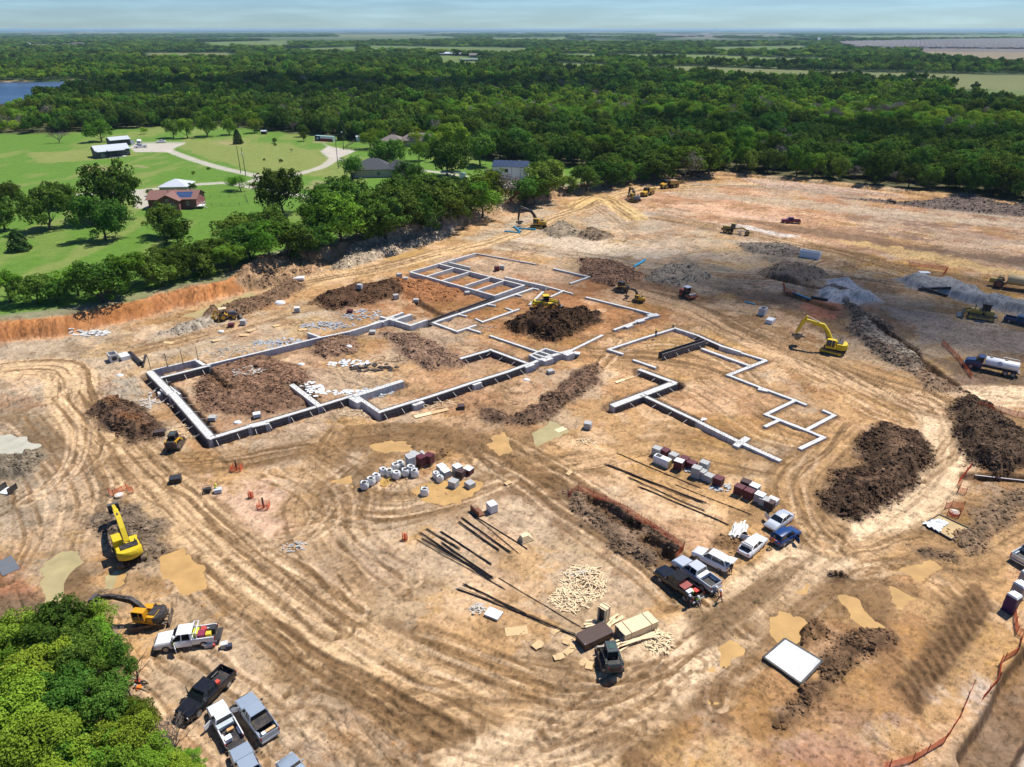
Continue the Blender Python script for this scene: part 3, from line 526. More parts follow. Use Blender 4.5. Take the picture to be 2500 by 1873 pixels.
# relief: roughness of bare soil, clods
siteK = 1-og
Z += (siteK*((n_mid-.5)*.26+(n_fine-.5)*.10)+(1-siteK)*(n_big-.5)*.5)
hit = Cl > .03; xh,yh,ch = X[hit],Y[hit],Cl[hit]; wx_ = (n_mid[hit]-.5)*1.2
f1,c1 = worley(xh/1.0+wx_,yh/1.0,71); f2,c2 = worley(xh/.48,yh/.48+wx_,75); f3,c3 = worley(xh/2.3+wx_,yh/2.3,78)
Z[hit] += ch*((.8-f1)*.42*(.3+c1)+(.75-f2)*.16*(.3+c2)+(.8-f3)*.75*(c3-.1))
C[hit] *= np.clip(1+ch*((c1-.5)*.75+(c2-.5)*.7+(.45-f1)*.5-.05),.4,1.7)[:,None]
carve_puddles()
Z += upland
C *= (1+siteK*((n_big-.5)*.22+(n_mid-.5)*.26+(n_fine-.5)*.28))[...,None]
streak = fbm((X*.6+Y*.8)*1.3,(X*.8-Y*.6)*.10,81,3); st3 = fbm((X*.9-Y*.44)*1.3,(X*.44+Y*.9)*.09,82,3)
C *= (1+siteK*(1-sstep(0,.5,Cl))*((streak-.5)*.22+(st3-.5)*.14))[...,None]
f4,c4 = worley(X/.55+n_mid*.8,Y/.55,95); crumb = siteK*sstep(.45,.7,fbm(X/4,Y/4,96,3))*(1-sstep(.18,.34,f4))*(c4 > .45); Z += crumb*.07; C *= (1+crumb*(c4-.85)*.9)[...,None]
spk = fbm(X/.42,Y/.42,86,3,.6); C *= (1-siteK*(sstep(.62,.70,spk)*.30-sstep(.38,.30,spk)*.14))[...,None]
wrp = fbm(X/9,Y/9,87,3)*5; crk = np.abs(fbm((X*.7+Y*.7)*.9+wrp,(X*.7-Y*.7)*.14,88,4)-.5); C *= (1-siteK*(1-sstep(.0,.035,crk))*.40*sstep(.45,.55,n_big))[...,None]; Z -= siteK*(1-sstep(.0,.05,crk))*.08*sstep(.45,.55,n_big)
lum = (C*np.array([.3,.55,.15])).sum(-1); f_ = np.clip((np.maximum(lum,.02)/.30)**.38,.45,1.22); k_ = siteK[...,None]; C[:] = C*(1-k_)+k_*np.clip(((C-lum[...,None])*1.12+lum[...,None])*f_[...,None],.01,.85)
# far country
XF,YF,CF,ZF = XX[nr:],YY[nr:],CC[nr:],Z0[nr:]
nf = fbm(XF/260,YF/260,91,4); nf2 = fbm(XF/60,YF/60,92,3)
CF[:] = SOIL['wood']; GR[nr:] = .2
ZF += 1.0+(nf-.5)*3*sstep(540,1000,YF)
FIELDS = [([(1560,168),(1680,161),(1800,165),(1990,172),(2700,186),(2700,211),(2180,190),(2000,182),(1800,180),(1650,172)],'field2'),([(1336,153),(1430,155),(1500,160),(1420,166),(1370,160)],'field'),
  ([(1380,131),(1660,133),(1900,141),(2020,141),(2010,147),(1900,152),(1640,140),(1400,136)],'field'),([(900,111),(1290,117),(1260,128),(1100,122),(915,119)],'field'),([(695,120),(866,114),(862,123),(710,125)],'field'),
  ([(1075,136),(1140,139),(1170,149),(1157,164),(1084,155)],'field'),([(2300,218),(2600,221),(2600,252),(2400,234)],'field'),([(361,128),(554,128),(570,136),(364,138)],'field2'),([(478,104),(700,98),(700,112),(538,112)],'field'),
  ([(73,108),(202,106),(202,111),(73,112)],'field2'),([(2255,123),(2700,123),(2700,160),(2433,149),(2268,131)],(.27,.22,.14)),([(1738,115),(1960,112),(1960,119),(1760,121)],'field'),([(2047,106),(2280,100),(2700,94),(2700,122),(2260,118),(2100,117)],'town'),
  ([(1200,92),(1380,91),(1380,97),(1210,98)],'field'),([(180,78),(420,77),(420,82),(190,83)],'field2'),([(2030,88),(2500,84),(2500,91),(2100,93)],'field'),([(1600,84),(1900,83),(1900,87),(1600,88)],'town'),([(820,84),(1000,84),(990,87),(830,88)],'field2')]
LAKE = [G(u,v,0) for u,v in [(-260,196),(0,200),(110,199),(170,197),(226,199),(207,207),(152,215),(96,222),(72,240),(40,252),(-260,262)]]
FPOLY = []
for p,c in FIELDS:
    Ps = [[G(u,v,z_) for u,v in p] for z_ in (1.5,3.5,5.5,7.5,9.0)]; FPOLY.append((Ps,c)); d = np.max([poly_sd(XF,YF,P) for P in Ps],0)+(nf2-.5)*20
    a = sstep(-10,10,d)[...,None]; CF += a*(np.array(SOIL[c] if isinstance(c,str) else c)*.8*(.8+.4*nf[...,None])-CF)
strip = fbm(XF/900,YF/2600,93,4); far = sstep(3500,6500,YF)
a = (far*sstep(.52,.62,strip))[...,None]; CF += a*(np.array((.12,.15,.06))-CF); a = (far*sstep(.62,.7,fbm(XF/500,YF/1800,94,4)))[...,None]; CF += a*(np.array((.17,.16,.13))-CF)
lk = poly_sd(XF,YF,LAKE); ZF[:] = np.where(lk > -6,np.minimum(ZF,-1.5),ZF); lkn = poly_sd(X,Y,LAKE); Z[:] = np.where(lkn > -6,np.minimum(Z,-1.5),Z)
a = (sstep(-14,-3,lk)*sstep(0,-2,lk))[...,None]; CF += a*(np.array(SOIL['bare'])-CF)
def H(x,y):
    i = int(np.clip(np.searchsorted(ROWS,y)-1,0,len(ROWS)-2)); fy = (y-ROWS[i])/(ROWS[i+1]-ROWS[i]); w = fanw(y)
    s = np.clip((x/w+1)/2*(NC-1),0,NC-1.001); j = int(s); fx = s-j
    return float((Z0[i,j]*(1-fx)+Z0[i,j+1]*fx)*(1-fy)+(Z0[i+1,j]*(1-fx)+Z0[i+1,j+1]*fx)*fy)
def Hs(x,y,r=.6): return sum(H(x+a*r,y+b*r) for a,b in ((0,0),(1,0),(-1,0),(0,1),(0,-1)))/5
def S(u,v,r=.6):                                   # native frame point -> ground point
    z = 0.0
    for _ in range(8): x,y = G(u,v,z); z = .4*z+.6*Hs(x,y,r)
    return Vector((x,y,Hs(x,y,r)))
def heading(u1,v1,u2,v2,z=0.0):
    a = G(u1,v1,z); b = G(u2,v2,z); return math.atan2(b[1]-a[1],b[0]-a[0])
def grid_mesh(name,X_,Y_,Z_,C_,extra):
    h,w = X_.shape; me = bpy.data.meshes.new(name); nv = h*w
    me.vertices.add(nv); me.vertices.foreach_set('co',np.stack([X_,Y_,Z_],-1).astype(np.float32).ravel())
    idx = np.arange(nv).reshape(h,w); q = np.stack([idx[:-1,:-1],idx[:-1,1:],idx[1:,1:],idx[1:,:-1]],-1).reshape(-1,4)
    nq = len(q); me.loops.add(nq*4); me.loops.foreach_set('vertex_index',q.astype(np.int32).ravel())
    me.polygons.add(nq); me.polygons.foreach_set('loop_start',np.arange(0,nq*4,4,dtype=np.int32)); me.polygons.foreach_set('use_smooth',np.ones(nq,bool))
    me.update(calc_edges=True)
    ca = me.attributes.new('soil','FLOAT_COLOR','POINT'); ca.data.foreach_set('color',np.concatenate([np.clip(C_,.005,.9),np.ones((h,w,1))],-1).astype(np.float32).ravel())
    for k,v in extra.items():
        at = me.attributes.new(k,'FLOAT','POINT'); at.data.foreach_set('value',v.astype(np.float32).ravel())
    return me
def ground_material():
    q = NT('bare_soil_and_grass'); p = q.n('ShaderNodeBsdfPrincipled',i_Roughness=.95); p.inputs['Specular IOR Level'].default_value = .12; q.l(p.outputs[0],q.out.inputs[0])
    a = q.n('ShaderNodeAttribute',attribute_name='soil'); g = q.n('ShaderNodeAttribute',attribute_name='grass'); tc = q.n('ShaderNodeTexCoord')
    n1 = q.n('ShaderNodeTexNoise',i_Scale=2.2,i_Detail=8.0,i_Roughness=.72); n2 = q.n('ShaderNodeTexNoise',i_Scale=.35,i_Detail=6.0,i_Roughness=.65); n3 = q.n('ShaderNodeTexNoise',i_Scale=9.0,i_Detail=4.0,i_Roughness=.7)
    for n in (n1,n2,n3): q.l(tc.outputs['Object'],n.inputs['Vector'])
    def rng_(src,lo,hi,a0=.3,a1=.7):
        r = q.n('ShaderNodeMapRange',i_From_Min=a0,i_From_Max=a1,i_To_Min=lo,i_To_Max=hi); q.l(src,r.inputs[0]); return r.outputs[0]
    m1 = q.n('ShaderNodeMath',operation='MULTIPLY'); q.l(rng_(n1.outputs[0],.78,1.16,.34,.64),m1.inputs[0]); q.l(rng_(n2.outputs[0],.88,1.12),m1.inputs[1])
    m2 = q.n('ShaderNodeMath',operation='MULTIPLY'); q.l(m1.outputs[0],m2.inputs[0]); q.l(rng_(n3.outputs[0],.82,1.12,.34,.66),m2.inputs[1])
    vm = q.n('ShaderNodeVectorMath',operation='SCALE'); q.l(a.outputs['Color'],vm.inputs[0]); q.l(m2.outputs[0],vm.inputs['Scale']); q.l(vm.outputs[0],p.inputs['Base Color'])
    b = q.n('ShaderNodeBump',i_Strength=.9,i_Distance=.12); q.l(n1.outputs[0],b.inputs['Height'])
    b2 = q.n('ShaderNodeBump',i_Strength=.5,i_Distance=.04); q.l(n3.outputs[0],b2.inputs['Height']); q.l(b.outputs[0],b2.inputs['Normal']); q.l(b2.outputs[0],p.inputs['Normal'])
    return q.m
GROUND_MAT = ground_material()
gme = grid_mesh('ground',XX,YY,Z0,CC,{'grass': GR}); gme.materials.append(GROUND_MAT)
ground = bpy.data.objects.new('ground',gme); COL.objects.link(ground); tag(ground,'bare graded soil, lawns and far fields of the whole land','ground',kind='structure')
m = MB(); m.add([(-60000,-3000,-4),(60000,-3000,-4),(60000,60000,-4),(-60000,60000,-4)],[(0,1,2,3)])
o = m.build('land',mat('land_soil',(.10,.12,.05),1.0,scale=.01)); tag(o,'wooded plain all around the site','land',kind='structure')
# water
def water_mat(name,col,rough,bump,scale):
    q = NT(name); p = q.n('ShaderNodeBsdfPrincipled',i_Roughness=rough); p.inputs['Base Color'].default_value = (*col,1); p.inputs['Specular IOR Level'].default_value = .35; q.l(p.outputs[0],q.out.inputs[0])
    tc = q.n('ShaderNodeTexCoord'); n = q.n('ShaderNodeTexNoise',i_Scale=scale,i_Detail=3.0); q.l(tc.outputs['Object'],n.inputs['Vector']); b = q.n('ShaderNodeBump',i_Strength=bump,i_Distance=.05); q.l(n.outputs[0],b.inputs['Height']); q.l(b.outputs[0],p.inputs['Normal'])
    n2 = q.n('ShaderNodeTexNoise',i_Scale=.5,i_Detail=4.0); q.l(tc.outputs['Object'],n2.inputs['Vector']); r = q.n('ShaderNodeMapRange',i_From_Min=.3,i_From_Max=.7,i_To_Min=.85,i_To_Max=1.12); q.l(n2.outputs[0],r.inputs[0])
    vm = q.n('ShaderNodeVectorMath',operation='SCALE'); vm.inputs[0].default_value = col; q.l(r.outputs[0],vm.inputs['Scale']); q.l(vm.outputs[0],p.inputs['Base Color'])
    return q.m
for i,(P,lvl,col,nm) in enumerate(PUDDLES):
    lvl -= i*.002
    m = MB(); cx = sum(p[0] for p in P)/len(P); cyy = sum(p[1] for p in P)/len(P)
    A_ = np.array(P); e1 = np.roll(A_,-1,0)-A_; e1 /= np.linalg.norm(e1,axis=1)[:,None]+1e-9; e0 = np.roll(e1,1,0); ar = np.sum(A_[:,0]*np.roll(A_[:,1],-1)-A_[:,1]*np.roll(A_[:,0],-1)); sg = 1 if ar > 0 else -1
    nn = np.stack([e1[:,1]+e0[:,1],-e1[:,0]-e0[:,0]],1)*sg; nn /= np.linalg.norm(nn,axis=1)[:,None]+1e-9; B_ = A_+nn*2.4; m.add([(b[0],b[1],lvl) for b in B_],[tuple(range(len(P)))])
    tag(m.build(nm,water_mat('muddy_water_%d' % i,col,.22,.05,3.0)),'shallow muddy rainwater lying on the site','puddle',kind='structure')
m = MB(); m.add([(p[0],p[1],-.6) for p in LAKE],[tuple(range(len(LAKE)))]); tag(m.build('lake',water_mat('lake_water',(.06,.10,.17),.3,.6,.15)),'blue lake among the trees on the far left','lake',kind='structure')
# ------------------------------------------------------------------ loose clods of soil, thick on the heaps and thin on the open ground
q = NT('soil_clod'); p = q.n('ShaderNodeBsdfPrincipled',i_Roughness=.97); p.inputs['Specular IOR Level'].default_value = .1; q.l(p.outputs[0],q.out.inputs[0]); a = q.n('ShaderNodeAttribute',attribute_type='INSTANCER',attribute_name='soil'); q.l(a.outputs['Color'],p.inputs['Base Color'])
ccol = bpy.data.collections.new('clod_kinds')
for k in range(4):
    bm = bmesh.new(); bmesh.ops.create_icosphere(bm,subdivisions=1 if k < 3 else 2,radius=.5); rr = random.Random(k+5)
    for v in bm.verts: v.co *= rr.uniform(.62,1.15); v.co.z *= .72
    me = bpy.data.meshes.new('clod%d' % k); bm.to_mesh(me); bm.free(); me.materials.append(q.m); o = bpy.data.objects.new('clod%d' % k,me); ccol.objects.link(o)
area = (np.gradient(ROWS[:nr])[:,None]*(fanw(ROWS[:nr])*2/NC)[:,None])*np.ones((1,NC)); inframe = (np.abs(SFAN)[None,:] < .93)&(ROWS[:nr,None] < 330)
def pick(w,n):
    w = (w*area*inframe).ravel(); w = w/w.sum(); return rng.choice(len(w),n,p=w)
wn_ = fbm(X/3.0,Y/3.0,99,3); dist = 1/np.maximum(Y,40)
i1 = pick(np.clip(Cl-.12,0,1)**.8*dist*(.35+sstep(.4,.65,wn_)),34000); i2 = pick((1-og)*(1-np.clip(Cl*3,0,1))*sstep(.52,.68,wn_)*dist**2,12000)
ii = np.concatenate([i1,i2]); px,py,pz = X.ravel()[ii],Y.ravel()[ii],Z.ravel()[ii]; px = px+rng.uniform(-.15,.15,len(ii)); py = py+rng.uniform(-.15,.15,len(ii))
sz = np.concatenate([rng.lognormal(-1.15,.42,len(i1)),rng.lognormal(-2.1,.35,len(i2))])*(.66+py/480); sc_col = C.reshape(-1,3)[ii]*np.concatenate([rng.uniform(.55,1.35,len(i1)),rng.uniform(.5,1.05,len(i2))])[:,None]
cme = bpy.data.meshes.new('clods'); cme.vertices.add(len(ii)); cme.vertices.foreach_set('co',np.stack([px,py,pz+sz*.05],1).astype(np.float32).ravel())
for nm,arr in (('turn',rng.uniform(0,6.283,len(ii))),('size',sz)): at = cme.attributes.new(nm,'FLOAT','POINT'); at.data.foreach_set('value',arr.astype(np.float32))
at = cme.attributes.new('soil','FLOAT_COLOR','POINT'); at.data.foreach_set('color',np.concatenate([np.clip(sc_col,.01,.8),np.ones((len(ii),1))],1).astype(np.float32).ravel())
clods = bpy.data.objects.new('soil_clods',cme); COL.objects.link(clods); tag(clods,'loose clods of dug soil strewn over the heaps','soil clods',kind='stuff')
def scatter(obj,coll,scale_attr,stype,idx_attr=None):
    ng = bpy.data.node_groups.new(obj.name+'_nodes','GeometryNodeTree'); ng.interface.new_socket('Geometry',in_out='INPUT',socket_type='NodeSocketGeometry'); ng.interface.new_socket('Geometry',in_out='OUTPUT',socket_type='NodeSocketGeometry')
    gi = ng.nodes.new('NodeGroupInput'); go = ng.nodes.new('NodeGroupOutput'); iop = ng.nodes.new('GeometryNodeInstanceOnPoints'); ci = ng.nodes.new('GeometryNodeCollectionInfo'); ci.inputs['Collection'].default_value = coll; ci.inputs['Separate Children'].default_value = True; ci.inputs['Reset Children'].default_value = True; iop.inputs['Pick Instance'].default_value = True
    def na(nm,dt): n_ = ng.nodes.new('GeometryNodeInputNamedAttribute'); n_.data_type = dt; n_.inputs['Name'].default_value = nm; return n_.outputs['Attribute']
    cx_ = ng.nodes.new('ShaderNodeCombineXYZ'); ng.links.new(na('turn','FLOAT'),cx_.inputs[2]); e2r = ng.nodes.new('FunctionNodeEulerToRotation'); ng.links.new(cx_.outputs[0],e2r.inputs[0])
    ng.links.new(gi.outputs[0],iop.inputs['Points']); ng.links.new(ci.outputs[0],iop.inputs['Instance']); ng.links.new(e2r.outputs[0],iop.inputs['Rotation']); ng.links.new(na(scale_attr,stype),iop.inputs['Scale']); ng.links.new(iop.outputs[0],go.inputs[0])
    if idx_attr: ng.links.new(na(idx_attr,'INT'),iop.inputs['Instance Index'])
    obj.modifiers.new('scatter','NODES').node_group = ng
scatter(clods,ccol,'size','FLOAT')
# ------------------------------------------------------------------ trees
def leaf_mat(name,col,col2,trans=.24):
    q = NT(name); a = q.n('ShaderNodeAttribute',attribute_name='leafv'); oi = q.n('ShaderNodeObjectInfo')
    mx = q.n('ShaderNodeMix',data_type='RGBA'); mx.inputs['A'].default_value = (*col,1); mx.inputs['B'].default_value = (*col2,1); q.l(a.outputs['Fac'],mx.inputs['Factor'])
    r = q.n('ShaderNodeMapRange',i_To_Min=.55,i_To_Max=1.6); q.l(oi.outputs['Random'],r.inputs[0])
    vm = q.n('ShaderNodeVectorMath',operation='SCALE'); q.l(mx.outputs['Result'],vm.inputs[0]); q.l(r.outputs[0],vm.inputs['Scale'])
    hs = q.n('ShaderNodeHueSaturation'); q.l(vm.outputs[0],hs.inputs['Color']); r2 = q.n('ShaderNodeMapRange',i_To_Min=.47,i_To_Max=.525)
    m3 = q.n('ShaderNodeMath',operation='FRACT'); m4 = q.n('ShaderNodeMath',operation='MULTIPLY'); m4.inputs[1].default_value = 7.31; q.l(oi.outputs['Random'],m4.inputs[0]); q.l(m4.outputs[0],m3.inputs[0]); q.l(m3.outputs[0],r2.inputs[0]); q.l(r2.outputs[0],hs.inputs['Hue'])
    d = q.n('ShaderNodeBsdfDiffuse'); t = q.n('ShaderNodeBsdfTranslucent'); q.l(hs.outputs[0],d.inputs[0]); q.l(hs.outputs[0],t.inputs[0])
    ms = q.n('ShaderNodeMixShader'); ms.inputs[0].default_value = trans; q.l(d.outputs[0],ms.inputs[1]); q.l(t.outputs[0],ms.inputs[2]); q.l(ms.outputs[0],q.out.inputs[0])
    return q.m
LM = dict(oak=leaf_mat('oak_leaves',(.050,.105,.014),(.12,.20,.032)),mid=leaf_mat('elm_leaves',(.078,.16,.014),(.155,.26,.03)),bright=leaf_mat('mesquite_leaves',(.125,.22,.016),(.22,.34,.04)),
          cedar=leaf_mat('cedar_needles',(.020,.05,.014),(.045,.085,.025),.1),grey=leaf_mat('bare_twigs',(.17,.14,.12),(.30,.26,.23),0),rust=leaf_mat('dead_leaves',(.20,.08,.04),(.26,.14,.08)))
BARK = mat('bark',(.085,.07,.055),.95,bump=.4,scale=6); GREYBARK = mat('grey_bark',(.30,.27,.24),.95,bump=.3,scale=6)
def leaves_mesh(name,pos,nrm,size,mat_,rs,asp=.62):
    n = len(pos); t = rs.normal(size=(n,3)); t -= (t*nrm).sum(1)[:,None]*nrm; t /= np.linalg.norm(t,axis=1)[:,None]+1e-9; b = np.cross(nrm,t)
    s = size[:,None]; v = np.stack([pos+t*s*.5,pos+b*s*.5*asp+nrm*s*.10,pos-t*s*.5,pos-b*s*.5*asp-nrm*s*.05],1).reshape(-1,3)
    me = bpy.data.meshes.new(name); me.vertices.add(4*n); me.vertices.foreach_set('co',v.astype(np.float32).ravel()); me.loops.add(4*n); me.loops.foreach_set('vertex_index',np.arange(4*n,dtype=np.int32))
    me.polygons.add(n); me.polygons.foreach_set('loop_start',np.arange(0,4*n,4,dtype=np.int32)); me.update(calc_edges=True)
    at = me.attributes.new('leafv','FLOAT','FACE'); at.data.foreach_set('value',rs.random(n).astype(np.float32)); me.materials.append(mat_); return me
def unit(v): return v/(np.linalg.norm(v,axis=-1,keepdims=True)+1e-9)
def crown(name,seed,Rr,Hc,leaf,n,mat_,nl=11,ns=9,base=.28,top=1.0,jit=.55):
    """leaf clumps on the outside of a few big limbs' worth of lobes; crown spans base..1 of the tree height Hc"""
    rs = np.random.default_rng(seed); z0 = Hc*base; hz = (Hc-z0)/2; c0 = np.array([0,0,z0+hz])
    d = unit(rs.normal(size=(nl,3))); d[:,2] = rs.uniform(-.75,1.0,nl); d = unit(d); rad = rs.uniform(.5,.78,nl)[:,None]
    big = c0+d*rad*np.array([Rr,Rr,hz*1.02]); big = np.concatenate([big,c0[None]+[[0,0,hz*.25]]]); br = np.append(rs.uniform(.36,.52,nl),.55)*min(Rr,hz*1.25)
    k = np.repeat(np.arange(len(big)),ns); sd = unit(rs.normal(size=(len(k),3))); sd[:,2] = sd[:,2]*.8+.22; sd = unit(sd)
    sub_c = big[k]+sd*br[k][:,None]*rs.uniform(.6,1.0,len(k))[:,None]; sr = br[k]*rs.uniform(.28,.50,len(k))
    j = rs.choice(len(sub_c),n,p=(sr**2)/(sr**2).sum()); ld = unit(rs.normal(size=(n,3))+np.array([0,0,.35])); pos = sub_c[j]+ld*(sr[j]*rs.uniform(.75,1.08,n))[:,None]
    keep = pos[:,2] > z0*.82; pos = pos[keep]; ld = ld[keep]; nrm = unit(ld+rs.normal(size=pos.shape)*jit+unit(pos-c0)*.5)
    return leaves_mesh(name,pos,nrm,leaf*rs.uniform(.65,1.35,len(pos)),mat_,rs)
def cone_crown(name,seed,Rr,Hc,leaf,n,mat_):
    rs = np.random.default_rng(seed); z = rs.random(n)**1.4*.94+.05; a = rs.random(n)*2*np.pi; lob = .78+.3*np.sin(a*5+z*14+seed)*.6+rs.normal(size=n)*.06
    r = Rr*np.sqrt(np.clip(1-z,0,1))*lob; pos = np.stack([np.cos(a)*r,np.sin(a)*r,z*Hc],1); nrm = unit(np.stack([np.cos(a),np.sin(a),np.full(n,.7)],1)+rs.normal(size=(n,3))*.5)
    return leaves_mesh(name,pos,nrm,leaf*rs.uniform(.6,1.3,n),mat_,rs)
def trunk_mesh(seed,Hc,r,nlimb=5,spread=.5,bark=BARK,lean=.12,top=.62):
    rr = random.Random(seed); m = MB(); P = [Vector((0,0,-.4))]; d = Vector((rr.uniform(-lean,lean),rr.uniform(-lean,lean),1))
    hz = Hc*top
    for i in range(1,5): P.append(P[0]+d*(hz*i/4)+Vector((rr.uniform(-.15,.15),rr.uniform(-.15,.15),0)))
    m.tube(P,[r*1.35,r,r*.8,r*.6,r*.35],7)
    for k in range(nlimb):
        a = 2*math.pi*k/nlimb+rr.uniform(-.4,.4); s = P[1].lerp(P[3],rr.random()); e = s+Vector((math.cos(a)*Hc*spread*rr.uniform(.6,1),math.sin(a)*Hc*spread*rr.uniform(.6,1),Hc*rr.uniform(.15,.38)))
        mid = s.lerp(e,.5)+Vector((0,0,-Hc*.03)); m.tube([s,mid,e],[r*.5,r*.33,r*.12],5)
    return m
def twig_mesh(name,seed,Hc,Rr,n,mat_,thick=.05):
    """leafless crown: forked branches down to thin twigs"""
    rr = random.Random(seed); segs = []
    def grow(p,d,ln,r,dep):
        e = p+d*ln; segs.append((p,e,r,r*.6))
        if dep <= 0: return
        for k in range(rr.choice((2,3,3))):
            nd = (d+Vector((rr.gauss(0,.5),rr.gauss(0,.5),rr.gauss(.08,.35)))).normalized(); grow(e.lerp(p,rr.random()*.35),nd,ln*rr.uniform(.6,.85),r*.62,dep-1)
    for k in range(n):
        a = 6.283*k/n; grow(Vector((0,0,Hc*.15)),Vector((math.cos(a)*.55,math.sin(a)*.55,1)).normalized(),Hc*.26,thick*2.2,4)
    m = MB()
    for p,e,a,b in segs: m.tube([p,e],[max(a,.018),max(b,.012)],3,False)
    o = m; me = bpy.data.meshes.new(name); me.from_pydata(m.v,[],m.f); me.materials.append(mat_); return me
PROTO = {}
def proto(k,cm,tm,R0,H0,bark=BARK): PROTO[k] = (cm,tm,R0,H0)
def mk(k,seed,Rr,Hc,leaf,n,mt,**kw): 
    t = trunk_mesh(seed,Hc,Hc*.028); tme = bpy.data.meshes.new(k+'_trunk'); tme.from_pydata(t.v,[],t.f); tme.materials.append(BARK); tme.shade_smooth(); PROTO[k] = (crown(k+'_crown',seed,Rr,Hc,leaf,n,LM[mt],**kw),tme,Rr,Hc)
mk('oak1',1,5.6,9.5,.50,7000,'oak',nl=12,base=.10); mk('oak2',2,5.2,9.0,.48,6500,'oak',nl=10,base=.08); mk('oak3',3,6.0,8.6,.50,7000,'oak',nl=14,base=.06); mk('elm1',4,4.6,9.5,.42,6000,'mid',nl=9,base=.08); mk('elm2',5,5.0,8.8,.42,6000,'mid',nl=11,base=.06)
mk('mes1',6,4.6,7.2,.34,5000,'bright',nl=9,base=.06,jit=.8); mk('mes2',7,5.0,8.0,.36,5000,'bright',nl=8,base=.05,jit=.8)
mk('shrub',8,2.6,3.2,.28,2600,'mid',nl=8,base=.02); mk('dshrub',9,2.6,3.4,.30,2600,'oak',nl=8,base=.02)
mk('near1',10,3.4,7.6,.21,17000,'mid',nl=10,ns=11,base=.14); mk('near2',11,3.2,7.0,.19,17000,'bright',nl=9,ns=12,base=.12,jit=.7); mk('near3',12,3.0,7.4,.20,15000,'oak',nl=9,ns=11,base=.1); mk('sparse',13,1.8,5.2,.15,3200,'oak',nl=6,ns=7,base=.15,jit=.9)
mk('far1',14,5.4,9,.95,1500,'oak',nl=10,ns=6,base=.1); mk('far2',15,5.2,9,.95,1500,'oak',nl=9,ns=6,base=.1); mk('far3',16,5.0,9,.9,1500,'mid',nl=9,ns=6,base=.1); mk('far4',17,4.8,8,.85,1400,'bright',nl=8,ns=6,base=.1,jit=.8)
t_ = trunk_mesh(30,6,.14,0); tme_ = bpy.data.meshes.new('cedar_trunk'); tme_.from_pydata(t_.v,[],t_.f); tme_.materials.append(BARK)
PROTO['cedar'] = (cone_crown('cedar_crown',31,2.6,6,.34,4000,LM['cedar']),tme_,2.6,6)
def mkbare(k,seed,Hc,Rr,n,mt,bark,th):
    t = trunk_mesh(seed,Hc,Hc*.02,3,.2,bark,.1,.4); tme = bpy.data.meshes.new(k+'_trunk'); tme.from_pydata(t.v,[],t.f); tme.materials.append(bark); PROTO[k] = (twig_mesh(k+'_crown',seed,Hc,Rr,n,mt,th),tme,Rr,Hc)
mkbare('bare1',41,7.5,4.0,7,LM['grey'],GREYBARK,.055); mkbare('bare2',42,6.0,3.4,6,LM['grey'],GREYBARK,.04); mkbare('rust',43,6.0,3.4,7,LM['rust'],GREYBARK,.07)
PROTO['greyclump'] = (crown('grey_clump',44,4.4,7.5,.30,2600,LM['grey'],nl=9,ns=7,base=.1,jit=1.2),PROTO['bare1'][1],4.4,7.5)
TREES = []
def tree(x,y,kind,Rw,label,name='oak_tree',group=None,hs=1.0,z=None):
    cm,tm,R0,H0 = PROTO[kind]; s = Rw/R0; z = H(x,y) if z is None else z
    e = thing(name,label,'tree',(x,y,z-.05),rnd.uniform(0,6.283),group); e.scale = (s,s,s*hs)
    t = bpy.data.objects.new('trunk',tm); COL.objects.link(t); t.parent = e
    c = bpy.data.objects.new('crown',cm); COL.objects.link(c); c.parent = e
    TREES.append((x,y,Rw)); return e
def tpx(u,v,wpx,kind,label,name='oak_tree',group=None,hs=1.0):
    p = S(u,v,.3); yy = PX(p.x,p.y,p.z)[2]; return tree(p.x,p.y,kind,wpx*yy/FPX/2,label,name,group,hs)
GB = 'trees in the row along the cut bank'; GL = 'trees standing on the green lawn'
